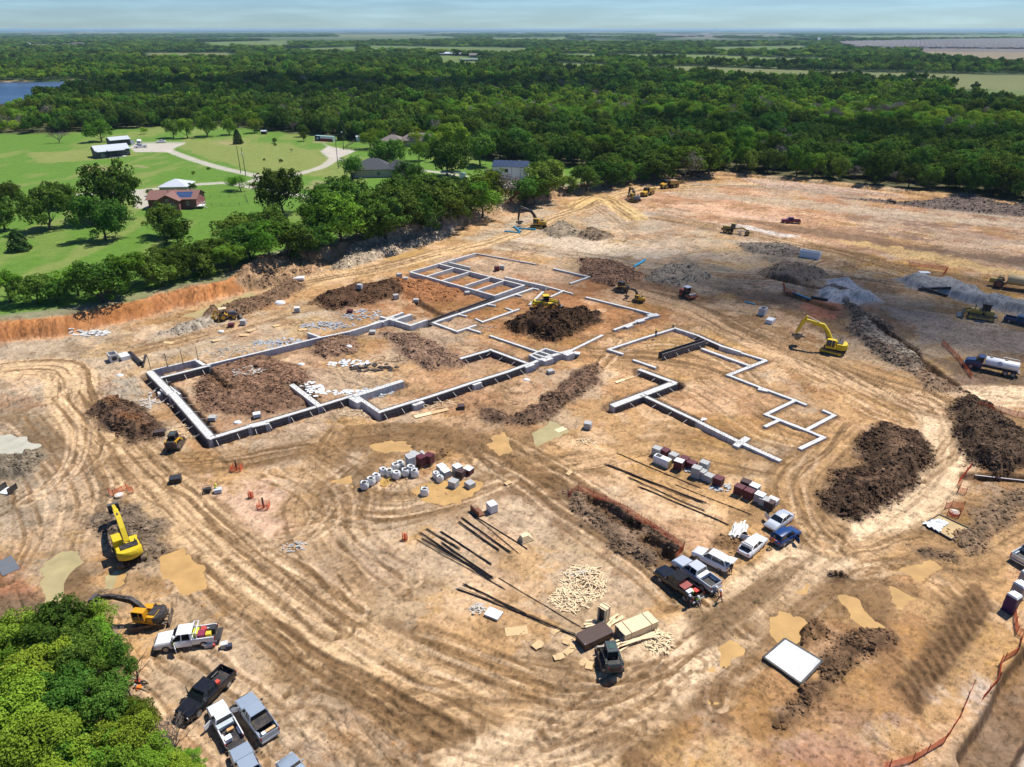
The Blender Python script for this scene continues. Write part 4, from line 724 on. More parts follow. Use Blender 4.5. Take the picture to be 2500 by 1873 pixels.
for i,(u,v,w,k,lb,hs) in enumerate([
 (12,560,85,'oak1','oak cut by the left picture edge beside the lawn',1),(28,515,75,'oak2','oak at the left edge behind the foremost edge oak',1),(123,562,112,'oak2','round dark oak left of the biggest lawn oak',1),(150,508,78,'oak3','oak behind the round dark oak, by the track',1),
 (258,586,118,'oak3','biggest lawn oak throwing shade on mown grass',1.1),(282,530,125,'oak1','tall oak touching the back of the biggest lawn oak',1.15),(222,548,80,'oak2','oak squeezed between the two big lawn oaks',1),(49,612,56,'cedar','small bushy cedar alone on mown grass at the left',.75),
 (402,578,88,'oak2','leaning oak in front of the red house',1),(436,598,92,'oak3','low oak just in front of the leaning oak',.9),(692,524,112,'oak1','dark oak standing alone right of the red house',1.1),(588,466,56,'mes1','thin young tree beside the fork in the driveway',.8),
 (424,337,46,'oak2','left tree of the pair on the far lawn',1.05),(459,337,38,'elm1','right tree of the pair on the far lawn',1.1),(506,334,54,'elm2','broad tree alone near the far lawn edge',1),(352,328,20,'mes1','small round tree behind the parked white car',1),(247,346,60,'elm2','bushy tree behind the grey barn house',.9),
 (146,349,62,'bare2','low spreading half-bare tree on the left lawn',.6),(582,352,26,'cedar','dark upright cedar on the far lawn',1.1),(671,350,15,'dshrub','little tree near the flag-painted container',1.2),(742,334,28,'oak2','dark tree behind the flag-painted container',1.1),(838,342,32,'cedar','dark cedar beside the lamp post by the drive',1.2),
 (905,362,54,'mes1','bright green tree by the white shed',1),(932,352,44,'mes2','bright green tree behind the white shed tree',1),(980,378,44,'mes1','bright tree left of the brown-roofed house',1),(1022,392,56,'mes2','bright tree in front of the brown-roofed house',1.05),(950,418,84,'oak1','dark oak behind the dark-roofed house',1.0),
 (862,438,60,'oak2','oak at the left end of the dark-roofed house',1),(1000,452,70,'oak3','oak at the right end of the dark-roofed house',1),(1092,434,106,'oak1','wide oak shading a porch and parked truck',.9),(1172,404,80,'oak2','oak behind the white building with blue roof',1),(1118,392,80,'elm1','tree behind the wide porch oak',1),
 (742,345,20,'elm1','slim tree beside the dark container tree',1),(560,330,40,'elm2','green tree at the wood edge behind the far lawn',1),(622,325,44,'mes2','green tree over a tiny shed at the wood edge',1),(468,466,24,'oak2','small dark tree right of the red house roof',.9),(366,478,22,'dshrub','dark bush left of the red house',1),
 (472,426,12,'dshrub','lone round bush on the lawn inside the drive',.9),(510,414,11,'shrub','smaller bush on the lawn beside the drive',.8),(645,392,8,'shrub','tiny bush left on the round lawn',1),(686,396,12,'shrub','tiny bush right on the round lawn',1),(672,356,10,'shrub','low bush beside the little container tree',1),(712,372,16,'bare2','thin bare bush on the round lawn',.8)]):
    tpx(u,v,w*1.05,k,lb,{'cedar': 'cedar_tree','mes1': 'mesquite_tree','mes2': 'mesquite_tree','shrub': 'bush','dshrub': 'bush','bare2': 'bare_tree','elm1': 'elm_tree','elm2': 'elm_tree'}.get(k,'oak_tree'),GL,hs)
row = [(28,738,88,'elm1'),(92,742,88,'oak2'),(140,738,84,'oak3'),(190,722,84,'elm2'),(252,738,128,'oak1'),(312,716,100,'elm1'),(365,694,92,'oak2'),(398,700,84,'dshrub'),(420,660,96,'oak3'),(455,682,84,'oak2'),(500,676,84,'dshrub'),(520,655,96,'oak1'),(566,662,74,'elm1'),(575,610,110,'oak2'),(612,634,112,'oak1'),(648,590,110,'oak3'),(660,640,96,'elm2'),(708,632,120,'oak2'),(752,622,110,'oak3'),(790,612,100,'elm1'),(836,600,130,'elm2'),(872,590,112,'oak1'),(818,552,128,'oak1'),(858,530,110,'oak2'),(905,545,118,'oak3'),(942,575,128,'oak1'),(985,572,126,'oak2'),(1030,560,120,'oak3'),(985,520,110,'oak1'),(1052,520,110,'oak2'),(1078,545,110,'oak1'),(1120,535,112,'oak3'),(1152,526,80,'elm1'),(1176,522,92,'mes2'),(1192,492,96,'elm2'),
       (1234,490,76,'greyclump'),(1248,500,62,'rust'),(1280,492,86,'oak2'),(1306,500,70,'elm1'),(1338,482,100,'oak1'),(1330,450,90,'oak3'),(1372,404,76,'oak2'),(1386,470,64,'dshrub'),(1432,466,70,'oak2'),(1472,456,84,'oak1'),(1502,452,80,'oak3'),(1535,448,64,'oak2'),(1566,440,64,'dshrub'),(1605,440,90,'oak1'),(1640,436,84,'elm1'),(1672,432,84,'greyclump'),(1700,428,84,'elm2'),(1730,424,80,'oak2')]
for i,(u,v,w,k) in enumerate(row):
    side = 'left of the soil heap' if u < 560 else ('below the dark-roofed house' if u < 1090 else ('near the white building' if u < 1400 else 'behind the dump trucks'))
    nm = {'dshrub': 'bush','greyclump': 'bare_tree','rust': 'bare_tree'}.get(k,'oak_tree')
    nth = sum(1 for q in row[:i] if ('left of the soil heap' if q[0] < 560 else ('below the dark-roofed house' if q[0] < 1090 else ('near the white building' if q[0] < 1400 else 'behind the dump trucks'))) == side)+1
    o_ = {1: 'first',2: 'second',3: 'third',4: 'fourth',5: 'fifth',6: 'sixth',7: 'seventh',8: 'eighth',9: 'ninth',10: 'tenth',11: 'eleventh',12: 'twelfth',13: 'thirteenth',14: 'fourteenth',15: 'fifteenth',16: 'sixteenth',17: 'seventeenth',18: 'eighteenth',19: 'nineteenth'}.get(nth,'last')
    tpx(u,v,w*1.12,k,'%s from the left of the bank-row %s %s' % (o_,'bushes and trees',side),nm,GB,rnd.uniform(.76,.92))
# foreground wood, lower left: crown positions sighted at about 5 m above the soil
GFW = 'trees of the near wood in the lower left corner'
fore = [(40,1545,'near1',3.2),(130,1535,'near3',3.2),(205,1500,'near1',2.9),(190,1585,'near3',2.9),(225,1560,'near2',2.6),(90,1625,'near2',3.4),(20,1640,'near1',3.2),(55,1730,'near2',3.4),(150,1690,'near3',3.0),(255,1690,'near3',2.6),(310,1720,'near1',2.4),(120,1800,'near2',3.4),(20,1830,'near2',3.4),(210,1830,'near1',2.8),(290,1800,'near2',2.7),(350,1830,'near2',2.4),(130,1880,'near2',3.2),(270,1890,'near1',2.8),(400,1880,'near2',2.2),(-60,1600,'near1',3.4),(-60,1750,'near2',3.4),(440,1790,'near2',1.3),(425,1840,'near2',1.7)]
desc = ['darker leafy','bright yellow-green','deep green']
for i,(u,v,k,r_) in enumerate(fore):
    x,y = G(u,v,5.0); col_ = {'near1': 'mid green','near2': 'bright green','near3': 'deep green'}[k]
    where = 'beside the black digger boom' if v < 1560 else ('in the middle of the near wood' if v < 1700 else ('at the bottom picture edge' if v > 1815 else 'among grey dead branches'))
    tree(x,y,k,r_*1.08,'%s tree %s, %s' % (col_,where,'outermost towards the trucks' if u > 280 else ('far inside towards the left edge' if u < 80 else ('at its middle' if u < 160 else 'towards the parked trucks'))),'leafy_tree',GFW,rnd.uniform(.8,.95))
for u,v,k,lb in [(228,1760,'bare2','grey leafless tree left of its twin in the near wood'),(285,1745,'bare2','grey leafless tree right of its twin in the near wood'),(170,1640,'bare1','grey bare branches poking out of the deep green crowns'),(30,1590,'bare1','grey bare tree at the left edge of the near wood'),(255,1530,'bare2','thin grey dead tree beside the black digger boom'),(400,1745,'bare2','small grey bare sapling on the near wood edge')]:
    x,y = G(u,v,5.0); tree(x,y,k,PROTO[k][2]*.85,lb,'bare_tree',GFW,.9)
for u,v,w_,lb in [(318,1650,1.7,'thin olive sapling between the fence and the white pickup'),(335,1660,1.2,'small olive sapling beside the seated workers')]:
    x,y = G(u,v,.3); tree(x,y,'sparse',w_,lb,'sapling',GFW,1.1)
# wood edge: the front rows stand as single trees, the mass behind is the forest
def in_poly(x,y,P): return bool(poly_sd(np.array([x]),np.array([y]),P)[0] > 0)
cand = []
edge = smooth([G(u*K,v*K,1.0) for u,v in site_line if u > 1500],1)
gx = np.arange(-420,640,6.2); gy = np.arange(225,1500,6.2)
def sample(y0,y1,sp,seed):
    rs = np.random.default_rng(seed); ys = np.arange(y0,y1,sp); P = []
    for y in ys:
        w = fanw(y)*1.02; xs = np.arange(-w,w,sp); P.append(np.stack([xs+rs.uniform(-.45,.45,len(xs))*sp,np.full(len(xs),y)+rs.uniform(-.45,.45,len(xs))*sp],1))
    return np.concatenate(P)
pts = np.concatenate([sample(245,640,7.3,1),sample(640,1500,9.4,2),sample(1500,4600,21,3),sample(4600,9500,60,4)])
sd_site = poly_sd(pts[:,0],pts[:,1],SITE); sd_lawn = poly_sd(pts[:,0],pts[:,1],LAWN); ok = (sd_site < -7.5) & (sd_lawn < -1.5) & ~((pts[:,0] < 60) & (pts[:,1] < 340) & (sd_lawn < -1.5) & (sd_site > -40) & (pts[:,0] < -60))
for Ps,c in FPOLY: ok &= np.max([poly_sd(pts[:,0],pts[:,1],P) for P in Ps],0) < -np.where(pts[:,1] < 1500,3,12)
lakd = np.max([poly_sd(pts[:,0],pts[:,1],[(x*k_,y*k_) for x,y in LAKE]) for k_ in (1,.93,.87)],0); ok &= lakd < -7
ok &= ~((pts[:,1] > 3500) & (fbm(pts[:,0]/900,pts[:,1]/2600,93,4) > .53))
clear = fbm(pts[:,0]/70,pts[:,1]/70,97,3); ok &= ~((clear > .70) & (pts[:,1] > 700))
pts = pts[ok]; sd_site = sd_site[ok]; sd_lawn = sd_lawn[ok]
tx = np.array([(a,b) for a,b,c in TREES]); nearmask = pts[:,1] < 540
dmin = np.full(len(pts),99.); idx = np.where(nearmask)[0]; dmin[idx] = np.sqrt(((pts[idx][:,None]-tx[None])**2).sum(-1)).min(1); keep = dmin > 4.0; pts = pts[keep]; sd_site = sd_site[keep]; sd_lawn = sd_lawn[keep]
bright = fbm(pts[:,0]/60,pts[:,1]/90,98,3)+.22*np.exp(-((pts[:,0]-10)/110)**2-((pts[:,1]-540)/120)**2)+.10*np.exp(-((pts[:,0]-270)/120)**2-((pts[:,1]-520)/160)**2); rk = rng.random(len(pts))
front = (((-sd_site) < 15) & (pts[:,0] > 30)) | (((-sd_lawn) < 9) & (pts[:,1] > 330) & (pts[:,0] < 80))
fi = np.where(front)[0]; fi = fi[np.argsort(pts[fi,1])][:190]
isf = np.zeros(len(pts),bool); isf[fi] = True
for i in fi:
    x,y = pts[i]; b = bright[i]
    k = 'bare1' if rk[i] < .05 else ('greyclump' if rk[i] < .09 else (rnd.choice(['mes1','mes2']) if b > .62 else (rnd.choice(['elm1','elm2']) if b > .5 else rnd.choice(['oak1','oak2','oak3']))))
    onR = sd_site[i] > -16 and x > 30
    col_ = {'bare1': 'leafless grey','greyclump': 'twiggy grey','mes1': 'bright green','mes2': 'bright green','elm1': 'mid green','elm2': 'mid green'}.get(k,'dark green')
    tree(x,y,k,PROTO[k][2]*rnd.uniform(.8,1.05),'%s tree at the wood edge %s' % (col_,'behind the graded pad' if onR else 'behind the lawn'),'forest_tree','%s trees at the wood edge %s' % (col_,'behind the pad' if onR else 'behind the lawn'),rnd.uniform(.95,1.3))
q = pts[~isf]; qb = bright[~isf]; qk = rk[~isf]; nq = len(q)
kinds = ['oak1','oak2','elm1','elm2','mes1','greyclump','far1','far2','far3','far4']; fcol = bpy.data.collections.new('forest_kinds')
for i,k in enumerate(kinds):
    o = bpy.data.objects.new('k%02d_%s' % (i,k),PROTO[k][0]); fcol.objects.link(o)
nearq = q[:,1] < 560; ki = np.where(nearq,np.where(qb > .60,4,np.where(qb > .49,np.where(qk < .5,2,3),np.where(qk < .55,0,1))),np.where(qb > .61,9,np.where(qb > .50,8,np.where(qk < .5,6,7))))
ki = np.where((qk > .91) & (q[:,1] < 900),5,ki)
scl = rng.uniform(.72,1.15,nq)*np.where(q[:,1] > 4600,5.2,np.where(q[:,1] > 1500,2.3,np.where(q[:,1] > 640,1.12,1.08)))
zz = np.where(q[:,1] < 540,1.5,1.0+0*q[:,0]); 
for i in np.where(q[:,1] < 900)[0]: zz[i] = H(q[i,0],q[i,1])
zs = scl*np.where(q[:,1] > 4600,.22,np.where(q[:,1] > 1500,.5,1))*rng.uniform(.7,1.35,nq)
fme = bpy.data.meshes.new('forest'); fme.vertices.add(nq); fme.vertices.foreach_set('co',np.stack([q[:,0],q[:,1],zz-.2],1).astype(np.float32).ravel())
for nm,arr,ty in (('kind_i',ki,'INT'),('turn',rng.uniform(0,6.283,nq),'FLOAT')):
    at = fme.attributes.new(nm,ty,'POINT'); at.data.foreach_set('value',arr.astype(np.int32 if ty == 'INT' else np.float32))
at = fme.attributes.new('size3','FLOAT_VECTOR','POINT'); at.data.foreach_set('vector',np.stack([scl,scl,zs],1).astype(np.float32).ravel())
forest = bpy.data.objects.new('forest',fme); COL.objects.link(forest); tag(forest,'dense oak and mesquite woodland stretching to the horizon','forest',kind='stuff')
scatter(forest,fcol,'size3','FLOAT_VECTOR','kind_i')
print('forest points',nq,'single trees',len(TREES))
# ------------------------------------------------------------------ vehicles and machines (local +X is forward)
GLASS = mat('dark_glass',(.012,.016,.02),.08,var=.05,spec=.6); RUB = mat('tyre_rubber',(.02,.02,.021),.85,dirt=.5); CHROME = mat('bright_metal',(.55,.56,.58),.3,.8); BLK = mat('black_plastic',(.022,.022,.024),.6,dirt=.2)
REDL = mat('red_lens',(.35,.01,.01),.25); WHL = mat('clear_lens',(.75,.78,.8),.15); STEEL = mat('worn_steel',(.16,.15,.14),.5,.6,dirt=.5); TRK = mat('track_steel',(.07,.06,.052),.7,.3,dirt=.7); RIMG = mat('grey_rim',(.35,.35,.36),.4,.6)
PAINT = dict(white=mat('white_paint',(.74,.75,.76),.28,var=.04,coat=.3,dirt=.10),silver=mat('silver_blue_paint',(.38,.45,.52),.3,.35,.05,coat=.3,dirt=.08),black=mat('black_paint',(.010,.011,.013),.22,var=.04,coat=.4,dirt=.05),blue=mat('blue_paint',(.012,.045,.16),.25,var=.05,coat=.4),red=mat('dark_red_paint',(.20,.010,.012),.3,var=.05,coat=.3,dirt=.1),
             navy=mat('navy_paint',(.015,.025,.085),.3,var=.05,coat=.3,dirt=.15),lsil=mat('pale_silver_paint',(.55,.58,.62),.28,.3,.05,coat=.3,dirt=.06))
YEL = mat('machine_yellow',(.62,.46,.012),.42,var=.07,dirt=.16); YEL2 = mat('machine_amber',(.60,.33,.012),.45,var=.08,dirt=.3); CATY = mat('dusty_yellow',(.44,.29,.035),.55,var=.12,dirt=.6); ORG = mat('machine_orange',(.62,.30,.01),.4,var=.06,dirt=.12)
def xform(mb,M): mb.v = [tuple(M @ Vector(p)) for p in mb.v]; return mb
def RZ(a): return Matrix.Rotation(a,4,'Z')
def ring8(x,zb,zt,wb,wt,r=.1):
    zm = zb+(zt-zb)*.55
    return [(x,-wb,zb),(x,-max(wb,wt)*1.015,zm),(x,-wt,zt-r),(x,-wt+r,zt),(x,wt-r,zt),(x,wt,zt-r),(x,max(wb,wt)*1.015,zm),(x,wb,zb)]
def wheel(par,x,y,r,w,rimm=RIMG,name='wheel',n=16):
    m = MB(); s_ = 1 if y > 0 else -1
    m.tube([(x,y-w/2,r),(x,y-w*.4,r),(x,y+w*.4,r),(x,y+w/2,r)],[r*.9,r,r,r*.9],n); o = m.build(name,RUB,par,40)
    m = MB(); m.disc((x,y+s_*(w/2+.012),r),r*.62,(0,1,0),.05,12); m.disc((x,y+s_*(w/2+.03),r),r*.2,(0,1,0),.06,8); m.build('rim',rimm,o)
    return o
def light_pair(par,x,y,z,sx,sz,mt,nm):
    for s in (-1,1): MB().box((x,s*y,z),(.06,sx,sz)).build(nm,mt,par)
def open_door(par,x,side,pm,ang=65,z=.5,L=1.05):
    m = MB(); a = R(ang); d = Vector((-math.cos(a),side*math.sin(a),0)); h = Vector((x,side*.96,0)); n_ = Vector((d.y,-d.x,0))*.04
    e = h+d*L
    m.add([h+Vector((0,0,z))-n_,e+Vector((0,0,z))-n_,e+Vector((0,0,z+.66))-n_,h+Vector((0,0,z+.66))-n_,h+Vector((0,0,z))+n_,e+Vector((0,0,z))+n_,e+Vector((0,0,z+.66))+n_,h+Vector((0,0,z+.66))+n_],[(0,1,2,3),(7,6,5,4),(0,4,5,1),(1,5,6,2),(2,6,7,3),(3,7,4,0)])
    o = m.build('door',pm,par); m = MB(); m.add([h+d*.1+Vector((0,0,z+.68)),e-d*.1+Vector((0,0,z+.68)),e-d*.35+Vector((0,0,z+1.15)),h+d*.35+Vector((0,0,z+1.15))],[(0,1,2,3)]); m.build('window',GLASS,o)
def pickup(p,rz,col,label,s=1.0,doors=(),crew=True,cover=False,gate=False,group='pickup trucks parked around the site',rack=False,load=None):
    pm = PAINT[col]; e = thing('pickup_truck',label,'pickup',p,rz,group,s)
    cb = -.72 if crew else -.2; ws = 1.15
    m = MB(); m.loft([ring8(2.93,.5,.92,.80,.78),ring8(2.78,.42,1.06,.93,.88),ring8(2.2,.40,1.14,.97,.91),ring8(1.45,.40,1.20,.98,.93),ring8(1.05,.40,1.22,.99,.95),ring8(cb,.40,1.22,.99,.95)]); m.build('body',pm,e,35)
    m = MB(); m.loft([[(x,-b,1.2),(x+dx,-t,z),(x+dx,t,z),(x,b,1.2)] for x,dx,b,t,z in ((1.28,0,.90,.9,1.21),(1.28,-.72,.93,.74,1.80),(cb+.02,.02,.93,.74,1.80),(cb,0,.92,.9,1.25))]); gl = m.build('cab_glass',GLASS,e)
    m = MB(); m.box(((.62+cb)/2+.02,0,1.835),(.62-cb+.12,1.52,.09),bev=.05)
    for sd in (-1,1):
        m.bar((1.26,sd*.93,1.2),(.55,sd*.745,1.83),.07); m.bar((cb+.02,sd*.94,1.2),(cb+.05,sd*.75,1.83),.12)
        if crew: m.bar((.22,sd*.945,1.2),(.16,sd*.755,1.83),.08)
    m.build('roof',pm,e,35)
    m = MB()
    for sd in (-1,1):
        m.box(((cb-2.93)/2,sd*.93,.86),(cb+2.9,.13,.72),bev=.03)
        m.box((-1.85,sd*.78,.78),(.95,.2,.3),bev=.05)
    m.box((cb-.06,0,.85),(.08,1.8,.68)); m.build('bed',pm,e,35)
    MB().box(((cb-2.9)/2,0,.62),(cb+2.86,1.74,.06)).build('bed_liner',BLK,e)
    m = MB()
    if gate: m.box((-3.22,0,.62),(.60,1.7,.07))
    else: m.box((-2.93,0,.90),(.08,1.72,.56),bev=.02)
    m.build('tailgate',pm if not gate else BLK,e)
    if cover: MB().box(((cb-2.0)/2,0,1.245),(1.25,1.84,.06)).build('bed_cover',BLK,e)
    MB().box((-3.02,0,.5),(.18,1.86,.2),bev=.04).build('bumper',CHROME,e); MB().box((2.95,0,.52),(.16,1.84,.24),bev=.05).build('bumper',CHROME if col != 'black' else BLK,e)
    MB().box((2.95,0,.82),(.06,1.0,.24)).build('grille',BLK,e)
    light_pair(e,2.86,.72,.84,.3,.22,WHL,'headlight'); light_pair(e,-2.965,.9,.95,.12,.36,REDL,'taillight')
    for sd in (-1,1): MB().box((.98,sd*1.10,1.28),(.14,.22,.2),bev=.03).build('mirror',BLK,e)
    for x in (1.82,-1.85):
        for y in (-.88,.88): wheel(e,x,y,.40,.28)
    for sd in doors: open_door(e,1.0,sd,pm)
    if rack:
        m = MB()
        for x in (cb-.12,cb-.55):
            for y in (-.85,.85): m.bar((x,y,1.2),(x,y,1.95),.06)
            m.bar((x,-.9,1.95),(x,.9,1.95),.07)
        for y in (-.85,.85): m.bar((cb-.1,y,1.95),(cb-.6,y,1.95),.06)
        m.build('ladder_rack',PAINT['white'],e)
    return e
def sedan(p,rz,col,label,suv=False,s=1.0,doors=(),trunk=False,group='cars parked beside the haul road'):
    pm = PAINT[col]; e = thing('parked_car',label,'car',p,rz,group,s); L_ = 2.35
    b = [(L_,.40,.66,.72,.66),(L_-.12,.3,.76,.86,.8),(1.3,.27,.90,.90,.84),(.85,.26,.95,.91,.86),(-1.4,.26,.98,.91,.86),(-L_+.25,.3,.96,.88,.82),(-L_,.42,.82,.78,.70)]
    if suv: b = [(x,zb+.06,zt*1.12,a,c) for x,zb,zt,a,c in b]
    m = MB(); m.loft([ring8(*q_,r=.09) for q_ in b]); m.build('body',pm,e,35)
    zt = 1.68 if suv else 1.40; zb = 1.04 if suv else .93; g = ((.95,.80,.80,zb),(.25,.80,.62,zt-.03),(-.7,.80,.62,zt),(-1.75 if suv else -1.15,.78,.6,zt-.07),(-2.15 if suv else -1.75,.76,.74,zb+.02))
    m = MB(); m.loft([[(x,-w1,zb),(x,-w2,z),(x,w2,z),(x,w1,zb)] for x,w1,w2,z in g]); m.build('cab_glass',GLASS,e,30)
    m = MB(); xr = -1.8 if suv else -1.1
    m.loft([[(x,-w_,z),(x,-w_+.08,z+.05),(x,w_-.08,z+.05),(x,w_,z)] for x,w_,z in ((.28,.63,zt-.05),(-.2,.655,zt-.01),(-.8,.65,zt-.01),(xr,.62,zt-.07))])
    for sd in (-1,1):
        m.bar((.95,sd*.82,zb),(.27,sd*.64,zt-.02),.06); m.bar((xr-(.35 if suv else .6),sd*.79,zb),(xr,sd*.62,zt-.06),.12); m.bar((-.3,sd*.83,zb),(-.3,sd*.65,zt),.07)
    m.build('roof',pm,e,35)
    for x in (1.42,-1.42):
        for y in (-.80,.80): wheel(e,x,y,.36 if suv else .33,.22)
    light_pair(e,L_-.08,.62,.66*(1.12 if suv else 1),.3,.14,WHL,'headlight'); light_pair(e,-L_+.02,.64,.78*(1.12 if suv else 1),.28,.14,REDL,'taillight')
    for sd in (-1,1): MB().box((.72,sd*.98,zb+.06),(.12,.2,.13),bev=.03).build('mirror',pm,e)
    MB().box((L_-.02,0,.42),(.06,1.1,.14)).build('grille',BLK,e)
    for sd in doors: open_door(e,.75,sd,pm,z=.35,L=1.0)
    if trunk:
        m = MB()
        if suv: m.box((-2.35,0,1.78),(.95,1.2,.08),ry=.18)
        else: m.box((-1.62,0,1.35),(.1,1.35,.75),ry=-.35)
        m.build('tailgate' if suv else 'trunk_lid',pm,e)
        MB().box((-1.9,0,.9 if suv else .97),(.5,1.3,.06)).build('trunk_floor',BLK,e)
    return e
def track_loop(x0,x1,r,y,w,zc=None):
    zc = zc or r; pts = []
    for k in range(9): a = -math.pi/2+math.pi*k/8; pts.append((x1+r*math.cos(a),zc+r*math.sin(a)))
    for k in range(9): a = math.pi/2+math.pi*k/8; pts.append((x0+r*math.cos(a),zc+r*math.sin(a)))
    m = MB(); m.prism(pts,y-w/2,y+w/2)
    n = int((x1-x0)/.2)
    for i in range(n+1):
        for z in (zc-r-.02,zc+r+.02): m.box((x0+(x1-x0)*i/n,y,z),(.07,w*1.02,.06))
    return m
def excavator(p,trk,swing,label,body=None,arm=None,cw=None,s=1.0,pose=((.4,1.9),(2.3,4.5),(5.6,4.3),(6.3,1.4),(5.6,.5)),blade=False,lettering=None,group='tracked excavators on the site'):
    """trk: heading of the tracks, swing: heading of boom and house"""
    body = body or YEL; arm = arm or body; cw = cw or body
    e = thing('excavator',label,'excavator',p,trk,group,s); M = RZ(swing-trk)
    for y in (-1.25,1.25):
        o = track_loop(-1.7,1.7,.45,y,.62).build('track',TRK,e)
        m = MB()
        for x in (-1.7,1.7): m.disc((x,y*1.0+(.32 if y > 0 else -.32),.45),.3,(0,1,0),.05,12)
        m.box((0,y+(.31 if y > 0 else -.31),.45),(3.2,.04,.3)); m.build('track_frame',body if s > .9 else BLK,o)
    m = MB(); m.box((0,0,.62),(2.2,2.0,.5),bev=.1); m.disc((0,0,.98),.75,(0,0,1),.25,18); m.build('undercarriage',STEEL,e)
    if blade: MB().box((-2.6,0,.45),(.12,2.9,.7),ry=.1).bar((-2.5,-.6,.4),(-1.2,-.6,.5),.18).bar((-2.5,.6,.4),(-1.2,.6,.5),.18).build('dozer_blade',TRK,e)
    def hb(fn,nm,mt,par=None,sm=None): m_ = MB(); fn(m_); xform(m_,M); return m_.build(nm,mt,par or e,sm)
    def deck(m): m.box((-.2,0,1.22),(3.2,2.7,.24),bev=.06); m.box((-.35,-.85,1.72),(2.6,.95,.85),bev=.08); m.box((-1.1,.45,1.78),(1.1,1.7,.9),bev=.08)
    hb(deck,'house',body,sm=35)
    def cwt(m):
        prof = [(-1.5+.0,-1.38),(-1.95,-1.25),(-2.35,-.7),(-2.48,0),(-2.35,.7),(-1.95,1.25),(-1.5,1.38)]
        m.loft([[(x,y,z) for x,y in prof] for z in (1.2,1.3,2.05,2.2)] if False else [[(x*k_,y*k_,z) for x,y in prof] for z,k_ in ((1.15,.97),(1.25,1.0),(2.05,1.0),(2.22,.96))])
    hb(cwt,'counterweight',cw,sm=40)
    hb(lambda m: (m.box((-1.05,-.1,2.27),(1.0,1.9,.14),bev=.05),m.box((-.9,-.95,2.23),(1.0,.3,.12),bev=.03)),'engine_hood',BLK)
    hb(lambda m: m.tube([(-.8,-.9,2.2),(-.8,-.9,2.75)],.07,8),'exhaust',BLK)
    def cabf(m): m.box((.55,.82,2.05),(1.75,1.0,1.6),bev=.12,taper=.93)
    cb_ = hb(cabf,'cab',GLASS,sm=35)
    def cabfr(m):
        m.box((.5,.82,2.87),(1.66,.98,.12),bev=.05); m.box((.55,.82,1.42),(1.8,1.03,.34),bev=.05)
        for x,y in ((1.38,.34),(1.38,1.3),(-.28,.34),(-.28,1.3),(.35,1.31)): m.bar((x,y,1.35),(x*.98,.82+(y-.82)*.95,2.85),.1)
        m.box((-.25,.82,2.05),(.12,.98,1.5))
    hb(cabfr,'cab_frame',body,cb_)
    (x0,z0),(x1,z1),(x2,z2),(x3,z3),(x4,z4) = pose; y = -.12
    def boom(m):
        P = [(x0,z0),(x0+(x1-x0)*.55,z0+(z1-z0)*.62),(x1,z1),(x2,z2)]; T = [.5,.75,.8,.42]
        rings = []
        for i,(x,z) in enumerate(P):
            a = P[max(i-1,0)]; b = P[min(i+1,3)]; d = Vector((b[0]-a[0],0,b[1]-a[1])).normalized(); n = Vector((-d.z,0,d.x))*T[i]/2; c = Vector((x,y,z)); rings.append([c-n+Vector((0,-.28,0)),c+n+Vector((0,-.28,0)),c+n+Vector((0,.28,0)),c-n+Vector((0,.28,0))])
        m.loft(rings)
    bm_ = hb(boom,'boom',arm)
    def stick(m):
        d = Vector((x3-x2,0,z3-z2)).normalized(); b0 = Vector((x2,y,z2)); m.bar(b0-d*.9,b0+d*.2,.36,.3,.4,.7); m.bar(b0+d*.2,Vector((x3,y,z3)),.42,.75,.32,.34)
    st_ = hb(stick,'stick',arm)
    def cyl(m):
        for yy in (-.42,.42): m.tube([(x0+.7,yy+y,z0-.3),(x0+(x1-x0)*.8,yy+y,z0+(z1-z0)*.75)],[.11,.07],8)
        d = Vector((x3-x2,0,z3-z2)).normalized(); k = Vector((x2,y,z2))-d*.85; m.tube([((x1*.75+x2*.25),y,(z1*.75+z2*.25)+.45),k],[.11,.06],8)
        m.tube([Vector((x2,y,z2))+d*.1+Vector((.35,0,.1)),Vector((x3,y,z3))-d*.6+Vector((.3,0,.05))],[.1,.06],8)
    hb(cyl,'hydraulic_cylinder',STEEL)
    def bucket(m):
        c = Vector((x3,0,z3)); d = Vector((x4-x3,0,z4-z3)).normalized(); n = Vector((-d.z,0,d.x))
        if n.x > 0: n = -n
        prof = [c+d*0+n*-.15,c+d*.5-n*.55,c+d*1.05-n*.45,c+d*1.3-n*.0,c+d*1.15+n*.5,c+d*.9+n*.72]
        th = .06; o_ = [(p_.x,p_.z) for p_ in prof]; i_ = [(p_.x+(c+d*.6).x*0,p_.z) for p_ in prof]
        for a,b in zip(prof[:-1],prof[1:]): m.bar((a.x,y,a.z),(b.x,y,b.z),1.25,.09)
        for sd in (-1,1): m.prism(o_,y+sd*.62-.03,y+sd*.62+.03)
        for k in range(5): q0 = prof[-1]; m.bar((q0.x,y-.5+k*.25,q0.z),(q0.x+n.x*.2-d.x*.05,y-.5+k*.25,q0.z+n.z*.2-d.z*.05),.1,.06)
    hb(bucket,'bucket',STEEL)
    hb(lambda m: [m.tube([(-.3,sy*1.25,2.1),(-.3,sy*1.25,2.55),(-1.3,sy*1.25,2.75),(-1.4,sy*1.25,2.2)],.025,4) for sy in (-1,)],'handrail',BLK)
    return e
def textmesh(body,size,mt,par,loc,rot,name='lettering'):
    cu = bpy.data.curves.new(name,'FONT'); cu.body = body; cu.size = size; cu.align_x = 'CENTER'; cu.align_y = 'CENTER'; cu.extrude = .004; o = bpy.data.objects.new(name,cu); COL.objects.link(o); cu.materials.append(mt); o.parent = par; o.location = loc; o.rotation_euler = rot; return o
